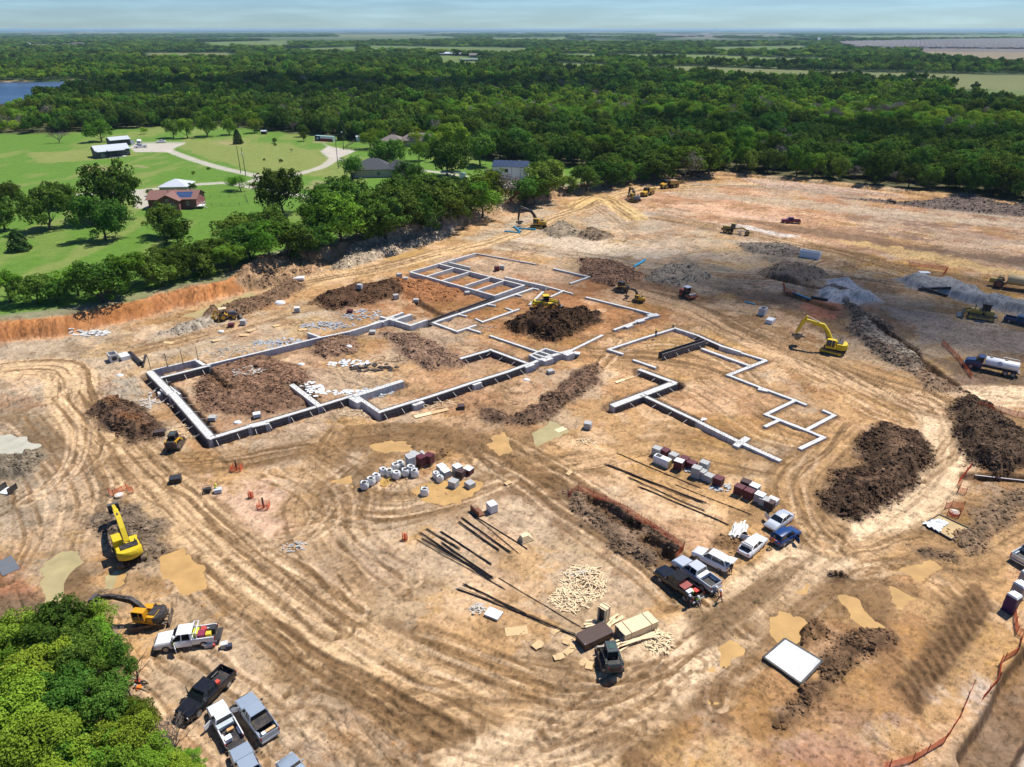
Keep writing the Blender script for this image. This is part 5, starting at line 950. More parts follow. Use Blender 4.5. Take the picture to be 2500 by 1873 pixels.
def skid_steer(p,rz,label,col=None,dark=None,s=1.0):
    col = col or YEL2; dark = dark or BLK; e = thing('skid_steer',label,'skid steer',p,rz,'compact track loaders',s)
    for y in (-.78,.78): track_loop(-.8,.75,.34,y,.42).build('track',TRK,e)
    MB().box((-.25,0,.72),(2.1,1.1,.6),bev=.08).box((-1.25,0,1.05),(.55,1.45,.95),bev=.12).build('body',dark,e,35)
    MB().box((-1.54,0,1.1),(.04,.9,.5)).box((-1.2,0,1.54),(.45,1.0,.05)).build('rear_grille',BLK,e); light_pair(e,-1.545,.55,1.3,.12,.1,REDL,'taillight')
    c = MB().box((.1,0,1.5),(1.25,.95,1.15),bev=.06,taper=.92).build('cab',GLASS,e)
    m = MB(); m.box((.08,0,2.1),(1.3,.98,.10),bev=.04)
    for x in (-.5,.7):
        for y in (-.46,.46): m.bar((x,y,.95),(x*.95,y*.95,2.08),.09)
    m.build('cab_frame',dark,c); MB().box((.1,0,2.16),(.55,.5,.03)).build('roof_hatch',mat('hatch_green',(.05,.10,.08),.3),c)
    for y in (-.66,.66):
        m = MB(); m.bar((-1.25,y,1.55),(.35,y,1.25),.16,.22); m.bar((.35,y,1.25),(1.25,y,.5),.16,.24); m.bar((-1.25,y,1.2),(-1.25,y,1.6),.16,.3); m.build('lift_arm',col,e)
    m = MB(); prof = [(1.3,.12),(1.35,.75),(1.5,.8),(1.45,.25),(2.05,.12),(2.05,.06),(1.3,.06)]; m.prism(prof,-.95,.95); m.build('bucket',STEEL,e)
    return e
def tractor_tyre(par,x,y,r,w,nm='wheel',rm=None):
    o = wheel(par,x,y,r,w,rm or CATY,nm,20); m = MB()
    for k in range(18):
        a = 2*math.pi*k/18
        for sd in (-1,1): m.box((x+math.cos(a)*r,y+sd*w*.22,r+math.sin(a)*r),(.07,w*.45,.09),ry=-a)
    m.build('tread',RUB,o); return o
def wheel_loader(p,rz,label,s=1.0):
    e = thing('wheel_loader',label,'wheel loader',p,rz,'wheeled earthmovers',s)
    for x in (1.6,-1.5):
        for y in (-1.05,1.05): tractor_tyre(e,x,y,.75,.6)
    MB().box((-1.6,0,1.45),(2.6,1.7,1.1),bev=.12).box((-3.0,0,1.15),(.5,2.2,.9),bev=.1).build('engine_hood',YEL,e,35)
    MB().box((-2.92,0,1.75),(.06,1.2,.5)).box((-1.8,0,2.03),(1.2,1.0,.06)).build('grille',BLK,e); MB().box((1.1,0,.95),(1.9,1.1,.7),bev=.1).box((-.6,0,.8),(1.4,1.3,.5),bev=.08).build('chassis',YEL,e)
    c = MB().box((-.1,0,2.35),(1.4,1.4,1.4),bev=.08,taper=.94).build('cab',GLASS,e)
    m = MB(); m.box((-.1,0,3.1),(1.55,1.55,.14),bev=.06); m.build('cab_roof',YEL,c)
    m = MB()
    for x in (-.75,.55):
        for y in (-.66,.66): m.bar((x,y,1.7),(x,y,3.05),.1)
    m.build('cab_frame',BLK,c)
    for y in (-.6,.6): m = MB(); m.bar((.9,y,1.9),(2.4,y,1.5),.2,.4); m.bar((2.4,y,1.5),(3.1,y,.6),.2,.36); m.build('lift_arm',YEL,e)
    MB().prism([(3.0,.15),(3.0,1.2),(3.2,1.35),(3.2,.4),(4.1,.2),(4.1,.1)],-1.4,1.4).build('bucket',STEEL,e)
    return e
def backhoe(p,rz,label,s=1.0):
    e = thing('backhoe_loader',label,'backhoe',p,rz,'wheeled earthmovers',s)
    for y in (-.9,.9): tractor_tyre(e,-.9,y,.78,.5,rm=YEL2); tractor_tyre(e,1.35,y,.5,.36,rm=YEL2)
    MB().box((1.15,0,1.35),(1.7,.85,.65),bev=.12,taper=.9).build('engine_hood',mat('grey_hood',(.10,.12,.14),.4),e,35); MB().box((.1,0,.85),(3.2,.8,.5),bev=.06).box((-.9,0,1.2),(1.1,1.3,.3),bev=.05).build('chassis',YEL2,e)
    m = MB()
    for x in (-1.5,-.1):
        for y in (-.62,.62): m.bar((x,y,1.3),(x,y,2.55),.08)
    m.build('cab_frame',BLK,e); MB().box((-.8,0,2.62),(1.75,1.5,.1),bev=.04).build('canopy',mat('cream_canopy',(.62,.5,.3),.5),e); MB().box((-.8,0,1.5),(.5,.5,.6),bev=.08).build('seat',BLK,e)
    for y in (-.55,.55): m = MB(); m.bar((.9,y,1.3),(2.3,y,.7),.12,.2); m.bar((2.3,y,.7),(2.6,y,.4),.12,.2); m.build('lift_arm',BLK,e)
    MB().prism([(2.5,.1),(2.5,.8),(2.65,.85),(2.65,.25),(3.2,.1),(3.2,.05)],-1.05,1.05).build('bucket',STEEL,e)
    m = MB(); m.bar((-1.9,0,.9),(-2.2,0,2.4),.25,.35); m.bar((-2.2,0,2.4),(-3.0,0,1.3),.22,.3); m.build('hoe_boom',YEL2,e); MB().prism([(-3.2,.3),(-2.7,.2),(-2.5,.8),(-3.0,1.2),(-3.3,1.1)],-.35,.35).build('hoe_bucket',YEL2,e)
    m = MB(); m.box((-1.8,0,.8),(.3,2.0,.4),bev=.04)
    for y in (-.9,.9): m.bar((-1.8,y,.9),(-2.0,y*1.3,.05),.14); m.box((-2.0,y*1.3,.05),(.4,.4,.08))
    m.build('stabiliser',YEL2,e); return e
def dump_truck(p,rz,label,loaded,s=1.0):
    e = thing('dump_truck',label,'dump truck',p,rz,'articulated dump trucks on the haul road',s)
    for x in (2.9,-1.3,-3.1):
        for y in (-1.15,1.15): tractor_tyre(e,x,y,.85,.62)
    m = MB(); m.loft([ring8(4.6,1.0,1.6,.95,.9,.12),ring8(4.4,.9,1.95,1.15,1.0,.15),ring8(2.9,.95,2.25,1.2,1.05,.15),ring8(2.4,1.0,2.3,1.2,1.1,.15)]); m.build('engine_hood',YEL2,e,35); MB().box((4.58,0,1.35),(.1,1.2,.5)).build('grille',BLK,e); light_pair(e,4.55,.85,1.3,.25,.2,WHL,'headlight')
    MB().box((1.3,0,1.15),(4.8,1.0,.5),bev=.06).box((-2,0,1.2),(4.4,.9,.5),bev=.06).build('chassis',BLK,e)
    c = MB().box((1.75,0,2.55),(1.4,1.7,1.3),bev=.1,taper=.92).build('cab',GLASS,e); MB().box((1.7,0,3.22),(1.5,1.7,.12),bev=.05).box((1.05,0,2.3),(.12,2.2,1.6)).build('cab_roof',BLK,c)
    m = MB()
    prof = [(-4.6,1.75),(-4.9,2.6),(.75,3.1),(.75,2.0),(.4,1.6),(-3.2,1.55)]
    for sd in (-1,1): m.prism(prof,sd*1.4-.06,sd*1.4+.06)
    m.box((-1.9,0,1.62),(5.2,2.8,.1)); m.box((.75,0,2.5),(.1,2.8,1.3)); m.build('dump_bed',CATY,e)
    if loaded: m = MB(); m.loft([[(x,y*w_,2.2+h_*(1-abs(y)/1.3)) for y in (-1.3,-.7,0,.7,1.3)]+[(x,1.3*w_,1.8),(x,-1.3*w_,1.8)] for x,w_,h_ in ((.6,.95,.9),(-.8,1,1.2),(-2.5,1,1.0),(-4.2,.95,.4))]); m.build('soil_load',mat('load_soil',(.36,.22,.12),.95,bump=.5),e)
    return e
def grader(p,rz,label,s=1.0):
    e = thing('motor_grader',label,'grader',p,rz,'wheeled earthmovers',s); OL = mat('olive_yellow',(.30,.22,.05),.55,dirt=.5)
    for x in (-1.2,-2.7):
        for y in (-1.0,1.0): tractor_tyre(e,x,y,.65,.42,rm=OL)
    for y in (-1.0,1.0): tractor_tyre(e,3.9,y,.65,.42,rm=OL)
    MB().box((-2.4,0,1.6),(2.6,1.2,1.0),bev=.1).box((-3.8,0,1.1),(.5,1.5,.8),bev=.05).build('engine_hood',OL,e,35); c = MB().box((-.5,0,2.2),(1.3,1.4,1.6),bev=.06).build('cab',GLASS,e); MB().box((-.5,0,3.05),(1.5,1.6,.12),bev=.05).build('cab_roof',OL,c)
    m = MB(); m.bar((.1,0,1.5),(2.2,0,2.0),.3,.36); m.bar((2.2,0,2.0),(3.9,0,1.3),.3,.36); m.box((3.9,0,.8),(.3,1.8,.3)); m.box((4.4,0,1.0),(.4,1.6,.7),bev=.05); m.build('frame',OL,e)
    m = MB(); m.box((1.5,0,.5),(.12,3.6,.62),rz=.5); m.bar((3.7,0,1.0),(1.2,0,.8),.2); m.build('blade',mat('bright_blade',(.55,.53,.5),.35,.5),e); return e
def dozer(p,rz,label,s=1.0,col=None,loader=True):
    col = col or CATY; e = thing('bulldozer',label,'bulldozer',p,rz,'tracked dozers',s)
    for y in (-.95,.95):
        o = track_loop(-1.6,1.5,.48,y,.5).build('track',TRK,e); m = MB(); [m.disc((x,y+(.27 if y > 0 else -.27),.48),.33,(0,1,0),.05,12) for x in (-1.6,1.5)]; m.box((0,y+(.26 if y > 0 else -.26),.45),(2.8,.05,.25)); m.build('track_frame',col,o)
    MB().box((.8,0,1.3),(1.9,1.2,.95),bev=.1).box((-1.2,0,1.25),(1.4,1.6,.9),bev=.1).build('body',col,e,35); c = MB().box((-.5,0,2.15),(1.3,1.35,1.2),bev=.06).build('cab',GLASS,e); MB().box((-.5,0,2.85),(1.6,1.6,.16),bev=.05).build('cab_roof',BLK,c)
    m = MB(); [m.bar((x,y,1.5),(x,y,2.8),.1) for x in (-1.1,.1) for y in (-.65,.65)]; m.build('cab_frame',BLK,c); MB().tube([(1.1,.3,1.7),(1.1,.3,2.5)],.07,8).build('exhaust',BLK,e)
    for y in (-.7,.7): m = MB(); m.bar((.4,y,1.6),(2.3,y,1.3),.18,.3); m.bar((2.3,y,1.3),(2.7,y,.5),.18,.3); m.build('lift_arm',col,e)
    MB().prism([(2.6,.1),(2.55,1.0),(2.75,1.15),(2.8,.35),(3.6,.12),(3.6,.05)],-1.3,1.3).build('bucket',STEEL,e)
    MB().box((-2.1,0,.8),(.4,1.6,.4)).bar((-2.3,-.4,.9),(-2.6,-.4,.2),.12).bar((-2.3,.4,.9),(-2.6,.4,.2),.12).build('ripper',STEEL,e); return e
def roller(p,rz,label,s=1.0):
    e = thing('soil_roller',label,'roller',p,rz,None,s); OR = mat('roller_red',(.50,.09,.03),.4,dirt=.2)
    m = MB(); m.disc((1.5,0,.75),.75,(0,1,0),2.0,24); m.build('drum',STEEL,e,40); m = MB(); [m.box((1.5,y,.8),(1.9,.14,.35),bev=.04) for y in (-1.1,1.1)]; m.box((.55,0,.8),(.2,2.2,.4)); m.box((2.45,0,.8),(.18,2.2,.35)); m.build('drum_frame',OR,e)
    for y in (-.75,.75): tractor_tyre(e,-1.2,y,.72,.5,rm=OR)
    MB().box((-1.6,0,1.3),(1.7,1.2,.8),bev=.12).build('engine_hood',OR,e,35); MB().box((0,0,.9),(1.2,1.1,.5),bev=.05).build('chassis',BLK,e); c = MB().box((-.15,0,1.95),(1.2,1.3,1.4),bev=.06).build('cab',GLASS,e)
    m = MB(); [m.bar((x,y,1.3),(x,y,2.65),.09) for x in (-.7,.4) for y in (-.62,.62)]; m.build('cab_frame',BLK,c); MB().box((-.15,0,2.72),(1.6,1.6,.12),bev=.05).build('canopy',PAINT['white'],c); return e
def water_truck(p,rz,label,s=1.0):
    e = thing('water_truck',label,'water truck',p,rz,'water carriers',s); pm = PAINT['navy']
    m = MB(); m.loft([ring8(4.4,.7,1.3,.85,.8),ring8(4.2,.6,1.65,1.0,.92),ring8(3.0,.6,1.85,1.05,.95),ring8(2.7,.6,1.9,1.15,1.1),ring8(1.4,.6,1.9,1.15,1.1)]); m.build('hood',pm,e,35); MB().loft([[(x,-a,1.85),(x+dx,-b,z),(x+dx,b,z),(x,a,1.85)] for x,dx,a,b,z in ((2.75,0,1.05,1.0,1.9),(2.75,-.45,1.08,.95,2.6),(1.4,0,1.08,.95,2.65))]).build('cab_glass',GLASS,e); MB().box((1.8,0,2.66),(1.1,2.0,.12),bev=.05).box((1.38,0,2.2),(.1,2.1,.9)).build('cab_roof',pm,e)
    MB().box((-1.0,0,.8),(7.4,.9,.3)).build('chassis',BLK,e); pts = [(1.15*math.cos(a)*1.02,1.95+.85*math.sin(a)) for a in [2*math.pi*k/20 for k in range(20)]]
    m = MB(); m.loft([[(x,y*k_,1.95+(z-1.95)*k_) for y,z in pts] for x,k_ in ((1.1,.93),(1.0,1),(-4.3,1),(-4.45,.93))]); t = m.build('tank',PAINT['white'],e,40)
    m = MB(); [m.disc((x,0,2.83),.28,(0,0,1),.14,12) for x in (.3,-2.2)]; m.build('hatch',STEEL,t); m = MB(); m.tube([(-4.3,-.9,2.6),(-4.3,-.9,3.0),(-1.6,-.9,3.0),(-1.6,-.9,2.7)],.035,5); m.build('handrail',PAINT['white'],t); m = MB(); m.disc((-1.3,1.12,2.2),.45,(0,1,.35),.04,16); m.build('door_emblem',mat('grey_emblem',(.45,.47,.5),.5),t)
    for x in (3.2,-2.6,-3.9):
        for y in (-1.0,1.0): wheel(e,x,y,.52,.36)
    MB().box((-4.7,0,.9),(.3,2.0,.3)).tube([(-4.8,-.9,.75),(-4.8,.9,.75)],.07,6).build('spray_bar',STEEL,e); light_pair(e,4.35,.75,1.1,.25,.2,WHL,'headlight'); MB().box((4.45,0,.7),(.2,2.0,.3),bev=.04).build('bumper',CHROME,e); return e
def water_wagon(p,rz,label,s=1.0):
    e = thing('water_wagon',label,'water wagon',p,rz,'water carriers',s); TANP = mat('tan_tank',(.50,.36,.17),.45,var=.06,dirt=.25)
    for x in (3.2,-4.4):
        for y in (-1.35,1.35): tractor_tyre(e,x,y,.95,.7,rm=mat('rust_rim',(.20,.05,.03),.6))
    pts = [(1.5*math.cos(a),2.05+1.1*math.sin(a)) for a in [2*math.pi*k/20+.157 for k in range(20)]]; m = MB(); m.loft([[(x,y*k_,2.05+(z-2.05)*k_) for y,z in pts] for x,k_ in ((1.9,.9),(1.7,1),(-5.6,1),(-5.9,.9))]); m.build('tank',TANP,e,40)
    MB().box((4.0,0,1.3),(2.4,1.3,1.0),bev=.12).box((2.6,0,1.0),(1.6,.8,.5)).build('tractor_body',CATY,e,35); m = MB(); [m.bar((x,y,1.7),(x,y,2.7),.08) for x in (2.6,3.5) for y in (-.6,.6)]; m.box((3.05,0,2.75),(1.2,1.5,.1)); m.build('canopy',CATY,e); MB().disc((-1.5,0,3.2),.3,(0,0,1),.18,12).build('hatch',TANP,e); MB().box((-1.5,1.46,2.05),(1.4,.04,.25)).build('lettering_plate',BLK,e); return e

def hd(a,b): return heading(a[0],a[1],b[0],b[1])
def veh(front,rear):                                   # ground position and heading from sighted nose and tail
    a = S(*front); b = S(*rear); c = (a+b)/2; c.z = Hs(c.x,c.y,1.2); return c,math.atan2(a.y-b.y,a.x-b.x)
for f,r_,col,lb,kw in [
 ((389,1580),(527,1560),'white','white crew pickup with ladder rack, tool-filled bed and open driver door',dict(doors=(1,),gate=True,rack=True)),
 ((465,1745),(545,1668),'black','black pickup with one door open at the edge of the near wood',dict(doors=(-1,))),
 ((531,1738),(573,1815),'white','small white pickup with doors open beside a silver pickup',dict(crew=False,doors=(1,-1),gate=True,s=.86)),
 ((605,1726),(654,1796),'silver','silver-blue pickup with half folded black bed cover',dict(cover=True,s=.94)),
 ((592,1852),(632,1940),'silver','silver pickup cut off by the bottom picture edge',dict(s=.95)),
 ((1617,1408),(1692,1465),'black','black pickup with red tool boxes in its bed',dict()),
 ((1658,1382),(1738,1440),'lsil','pale silver pickup between the black pickup and the white hatchback',dict()),
 ((2545,1342),(2484,1378),'lsil','grey pickup cut by the right picture edge near the toilets',dict()),
 ((1910,543),(1950,546),'red','dark red pickup alone on the far graded pad',dict()),
 ((2510,796),(2468,786),'navy','dark blue pickup at the right picture edge beside the gravel ridge',dict()),
 ((331,362),(356,360),'white','white pickup beside the grey barn house',dict())]:
    p_,h_ = veh(f,r_); pickup(p_,h_,col,lb,**kw)
for f,r_,col,lb,kw in [
 ((704,1872),(754,1940),'silver','silver car nose cut off by the bottom picture edge',dict()),
 ((1702,1356),(1772,1392),'white','white sport utility car with its rear hatch raised',dict(suv=True,trunk=True)),
 ((1855,1322),(1815,1358),'white','white sedan with its trunk open beside the white boards',dict(trunk=True,doors=(1,))),
 ((1876,1298),(1924,1262),'lsil','pale silver coupe with sunroof and one door open',dict(doors=(-1,))),
 ((1938,1302),(1893,1331),'blue','blue car with an open door next to the silver coupe',dict(doors=(-1,),suv=True,s=.95)),
 ((385,349),(402,348),'white','tiny white car parked on the drive of the grey barn house',dict())]:
    p_,h_ = veh(f,r_); sedan(p_,h_,col,lb,**kw)
def sw(a,b): x = S(*a); y = S(*b); return math.atan2(y.y-x.y,y.x-x.x)
p = S(2033,860); pp = ((.4,1.9),(2.6,5.0),(6.2,5.6),(7.4,2.4),(6.6,1.4))
e_ = excavator(p,hd((1996,858),(2055,873)),hd((2055,866),(1985,852)),'bright yellow excavator digging beside the tangled trench on the right',YEL,pose=pp,s=1.0)
p = S(318,1358); e_ = excavator(p,hd((318,1370),(298,1310)),hd((320,1362),(292,1292)),'bright yellow excavator seen from behind on the left',YEL,pose=((.4,1.9),(2.4,3.9),(5.2,3.6),(7.4,3.0),(8.1,2.2)),s=1.0)
LETTER_EXC = (e_,hd((320,1362),(292,1292))-hd((318,1370),(298,1310)))
p = S(368,1520); excavator(p,hd((322,1540),(401,1527))+math.pi,hd((400,1512),(285,1500)),'orange and black compact-tail excavator reaching into the near wood',ORG,arm=BLK,cw=BLK,s=.80,blade=True,pose=((.4,1.9),(2.0,3.6),(4.6,3.9),(7.0,3.5),(7.6,2.7)))
p = S(1315,556); excavator(p,hd((1290,552),(1335,560)),hd((1330,556),(1268,551)),'black-armed excavator laying blue pipes under the tree bank',YEL2,arm=BLK,cw=CATY,s=1.05,pose=((.4,1.9),(2.4,4.8),(6.0,5.3),(6.6,1.6),(5.8,.9)))
p = S(1549,492); excavator(p,hd((1530,492),(1565,496)),hd((1560,494),(1528,480)),'dark muddy excavator loading next to the dump trucks',CATY,arm=BLK,cw=mat('slate_counterweight',(.10,.12,.16),.4),s=1.0,pose=((.4,1.9),(2.0,4.2),(4.6,3.6),(5.2,1.4),(4.4,.8)))
p = S(1560,737); excavator(p,hd((1545,735),(1575,740)),hd((1572,738),(1545,731)),'small yellow mini excavator with dark canopy beside the soil heap',YEL2,arm=BLK,s=.58,blade=True)
skid_steer(S(1490,1622),sw((1496,1632),(1484,1590)),'dark green compact loader parked below the lumber stacks',mat('dark_machine_green',(.03,.05,.045),.4,dirt=.2),mat('slate_green',(.035,.055,.06),.35,dirt=.15),1.12)
skid_steer(S(428,1092),sw((422,1100),(440,1070)),'yellow and black compact loader beside the form-lined left wall',YEL2,BLK,1.12)
skid_steer(S(1517,712),sw((1530,714),(1505,708)),'muddy compact loader with its front buried in a soil heap',CATY,BLK,1.15)
wheel_loader(S(1333,752),sw((1308,750),(1362,748)),'yellow wheel loader with cab behind the big dark soil pile',.98)
backhoe(S(556,778),sw((530,780),(585,775)),'yellow backhoe loader with cream canopy on the left access road',.95)
grader(S(1793,570),sw((1765,567),(1822,574)),'olive motor grader on the far grey track',1.0)
dozer(S(2392,778),sw((2420,782),(2355,772)),'dusty tracked loader in front of the grey gravel ridge',1.25)
roller(S(1677,726),sw((1665,720),(1692,731)),'red roller with a white canopy alone on dark soil',.95)
water_truck(S(2415,905),sw((2470,915),(2360,890)),'blue truck with a white water tank at the right edge',.95)
water_wagon(S(2478,706),sw((2520,712),(2440,700)),'tan water wagon entering at the right picture edge',1.1)
dump_truck(S(1580,477),sw((1598,470),(1568,482)),'empty yellow dump truck waiting next to the dark excavator',False,.95)
dump_truck(S(1634,459),sw((1655,456),(1610,462)),'loaded yellow dump truck driving along the tree line',True,1.0)
# ------------------------------------------------------------------ foundations above ground
def concrete_mat(name,col,streak=.25):
    q = NT(name); p = q.n('ShaderNodeBsdfPrincipled',i_Roughness=.85); p.inputs['Specular IOR Level'].default_value = .2; q.l(p.outputs[0],q.out.inputs[0]); tc = q.n('ShaderNodeTexCoord')
    mp = q.n('ShaderNodeMapping'); mp.inputs['Scale'].default_value = (1.6,1.6,.12); q.l(tc.outputs['Object'],mp.inputs[0]); n1 = q.n('ShaderNodeTexNoise',i_Scale=2.0,i_Detail=6.0); q.l(mp.outputs[0],n1.inputs['Vector']); n2 = q.n('ShaderNodeTexNoise',i_Scale=1.3,i_Detail=7.0,i_Roughness=.7); q.l(tc.outputs['Object'],n2.inputs['Vector'])
    a = q.n('ShaderNodeMapRange',i_From_Min=.3,i_From_Max=.7,i_To_Min=1-streak,i_To_Max=1+streak*.6); q.l(n1.outputs[0],a.inputs[0]); b = q.n('ShaderNodeMapRange',i_From_Min=.3,i_From_Max=.7,i_To_Min=.82,i_To_Max=1.12); q.l(n2.outputs[0],b.inputs[0]); mm = q.n('ShaderNodeMath',operation='MULTIPLY'); q.l(a.outputs[0],mm.inputs[0]); q.l(b.outputs[0],mm.inputs[1])
    vm = q.n('ShaderNodeVectorMath',operation='SCALE'); vm.inputs[0].default_value = col; q.l(mm.outputs[0],vm.inputs['Scale']); q.l(vm.outputs[0],p.inputs['Base Color']); bp = q.n('ShaderNodeBump',i_Strength=.3,i_Distance=.03); q.l(n2.outputs[0],bp.inputs['Height']); q.l(bp.outputs[0],p.inputs['Normal']); return q.m
CON = concrete_mat('pale_concrete',(.59,.58,.55)); FORM = mat('form_ply',(.10,.095,.09),.6,var=.2,dirt=.3); WALER = mat('grey_waler',(.24,.24,.25),.5,.3,dirt=.2); REB = mat('rebar',(.045,.035,.032),.6,.4,var=.2); RUST = mat('rusty_steel',(.17,.07,.035),.8,var=.25); WOOD = mat('pine_lumber',(.72,.56,.34),.75,var=.14,scale=5); WOOD2 = mat('grey_board',(.46,.41,.35),.8,var=.15); PLY = mat('plywood',(.56,.38,.19),.75,var=.1)
panel_me = {}
def form_panel_mesh(L_,h,sd):
    key = (round(L_,1),round(h,1),sd)
    if key in panel_me: return panel_me[key]
    m = MB(); m.box((0,0,h/2),(L_-.03,.05,h))
    m.cur = 1
    for z in np.linspace(.12,h-.08,4): m.box((0,sd*.07,z),(L_-.02,.07,.07))
    for x in np.linspace(-L_/2+.06,L_/2-.06,4): m.box((x,sd*.06,h/2),(.05,.05,h-.02))
    me = bpy.data.meshes.new('form_panel'); me.from_pydata(m.v,[],m.f); me.materials.append(FORM); me.materials.append(WALER); me.polygons.foreach_set('material_index',m.mi); panel_me[key] = me; return me
for nm,lb,segs in FOUND:
    P0 = G(segs[0][0][0][0],segs[0][0][0][1],0); e = thing(nm,lb,'foundation',(P0[0],P0[1],0),0,'concrete foundation walls of the new building'); jj = 0
    for si,(pts,w,top,bot,formed) in enumerate(segs):
        P = [G(u,v,top) for u,v in pts]
        for (ax,ay),(bx_,by_) in zip(P[:-1],P[1:]):
            a = Vector((ax-P0[0],ay-P0[1],0)); b = Vector((bx_-P0[0],by_-P0[1],0)); d = b-a; Lw = d.length; d.normalize(); n = Vector((-d.y,d.x,0)); rz = math.atan2(d.y,d.x); t_ = top-.004*si
            if formed < 2:
                k = max(1,int(round(Lw/9.0)))
                for q_ in range(k):                     # poured in lengths, the joints show
                    c = a+d*(Lw*(q_+.5)/k); o = MB().box((0,0,0),(Lw/k-.02+(w*.9 if k == 1 else .0),w,t_-bot-.003*q_),bev=.025).build('wall',CON,e); o.location = (c.x,c.y,(t_+bot)/2); o.rotation_euler = (0,0,rz)
            if formed:
                k = max(1,int(round(Lw/2.44))); hgt = t_-bot+(.06 if formed == 1 else .1)
                for q_ in range(k):
                    c = a+d*(Lw*(q_+.5)/k)
                    for sd in (-1,1):
                        o = bpy.data.objects.new('form_panel',form_panel_mesh(Lw/k,hgt,sd)); COL.objects.link(o); o.parent = e; o.location = (c.x+n.x*sd*(w/2+.05),c.y+n.y*sd*(w/2+.05),bot+rnd.uniform(-.01,.01)); o.rotation_euler = (0,0,rz)
                m = MB()                                   # kickers and rebar ends
                for q_ in range(int(Lw/1.6)):
                    c = a+d*(1.6*q_+.5); sd = 1 if q_ % 2 else -1; f_ = c+n*sd*(w/2+1.3); m.bar((c.x+n.x*sd*(w/2+.1),c.y+n.y*sd*(w/2+.1),t_*.6),(f_.x,f_.y,.02),.07)
                if len(m.v): m.build('kicker',WOOD2,e)
            if formed == 2 or (w > .7 and formed == 0):
                m = MB()
                for q_ in range(int(Lw/.45)): c = a+d*(.45*q_+.2)+n*rnd.uniform(-w*.3,w*.3); m.bar((c.x,c.y,bot if formed == 2 else t_-.1),(c.x,c.y,t_+rnd.uniform(.1,.4)),.03)
                if formed == 2:
                    for z in (bot+.2,0,t_-.1): m.bar((a.x,a.y,z),(b.x,b.y,z),.04)
                if len(m.v): tag(m.build('rebar',REB,e),kind='stuff')
# ------------------------------------------------------------------ stock piles and small things
def rot2(a,x,y): return (x*math.cos(a)-y*math.sin(a),x*math.sin(a)+y*math.cos(a))
BLKG = mat('grey_block',(.40,.40,.385),.85,var=.15,scale=8); BRMA = mat('maroon_brick',(.105,.028,.028),.8,var=.2,scale=8); BRDK = mat('brown_brick',(.075,.045,.042),.8,var=.2,scale=8); WRAP = mat('white_wrap',(.70,.71,.70),.35,var=.08); BAG = mat('white_bag',(.66,.67,.66),.6,var=.12,scale=5,bump=.3); FILL = mat('dark_fill',(.05,.04,.035),.95); PALW = mat('pallet_wood',(.34,.25,.15),.85)
blk_cache = {}
def block_pallet(p,rz,label,kind='grey',h=1.25,L_=1.15,W_=1.05,wrap=False,miss=0):
    """cube of blocks or bricks in courses on a timber pallet"""
    e = thing('block_pallet',label,'pallet',p,rz,'pallets of blocks and bricks'); mt = {'grey': BLKG,'maroon': BRMA,'brown': BRDK,'wrap': WRAP}[kind]
    m = MB(); [m.box((0,y,.11),(L_,.1,.03)) for y in (-W_/2+.05,-W_/4,0,W_/4,W_/2-.05)]; [m.box((x,0,.05),(.1,W_,.09)) for x in (-L_/2+.06,0,L_/2-.06)]; m.build('pallet',PALW,e)
    nc = max(2,int(h/.2)); nx = 3
    key = ('c',round(L_,2),round(W_,2),kind)
    if key not in blk_cache:
        m = MB()
        for i in range(nx):
            for j in range(4): m.box(((i-1)*L_/3,(j-1.5)*W_/4,0),(L_/3-.012,W_/4-.012,.19))
        me = bpy.data.meshes.new('course'); me.from_pydata(m.v,[],m.f); me.materials.append(mt); blk_cache[key] = me
    for k in range(nc):
        o = bpy.data.objects.new('course',blk_cache[key]); COL.objects.link(o); o.parent = e; o.location = (rnd.uniform(-.012,.012),rnd.uniform(-.012,.012),.225+k*.197); o.rotation_euler = (0,0,math.pi*(k % 2)); tag(o,kind='stuff')
    if kind == 'maroon' or wrap: m = MB(); m.box((0,0,.13+nc*.197+.012),(L_+.03,W_+.03,.02)); m.build('cover_sheet',WRAP if wrap else mat('maroon_sheet',(.10,.02,.025),.5),e)
    return e
def big_bag(p,label,s=1.0,full=True):
    e = thing('bulk_bag',label,'bulk bag',p,rnd.uniform(0,3),'white bulk sand bags',s*1.08); rr = random.Random(label); n = 14; rings = []
    for z,r_ in ((0,.40),(.08,.50),(.4,.56),(.75,.53),(.95,.50),(1.05,.44),(.98,.40)): rings.append([((r_+rr.uniform(-.035,.035))*(abs(math.cos(a))**.7*(1 if math.cos(a) > 0 else -1)),(r_+rr.uniform(-.035,.035))*(abs(math.sin(a))**.7*(1 if math.sin(a) > 0 else -1)),z+rr.uniform(-.03,.03)) for a in [2*math.pi*k/n for k in range(n)]])
    MB().loft(rings).build('sack',BAG,e,50); m = MB(); m.loft([[(.42*math.cos(a),.42*math.sin(a),.93) for a in [2*math.pi*k/10 for k in range(10)]],[(.2*math.cos(a),.2*math.sin(a),1.0) for a in [2*math.pi*k/10 for k in range(10)]]]); m.build('sand',FILL,e)
    m = MB()
    for k in range(4): a = math.pi/4+k*math.pi/2; b = a+.7; m.tube([(.5*math.cos(a),.5*math.sin(a),.9),(.55*math.cos((a+b)/2),.55*math.sin((a+b)/2),1.2+rr.uniform(-.1,.05)),(.5*math.cos(b),.5*math.sin(b),.9)],.03,4)
    m.build('lifting_loop',BLK,e); return e
_h = heading(1600,1100,1700,1140)
def C3(x,y): return (1560+x*.33613,1080+y*.33613)
def C2(x,y): return (860+x*.28324,1080+y*.28324)
def C4(x,y): return (1300+x*.28324,1380+y*.28324)
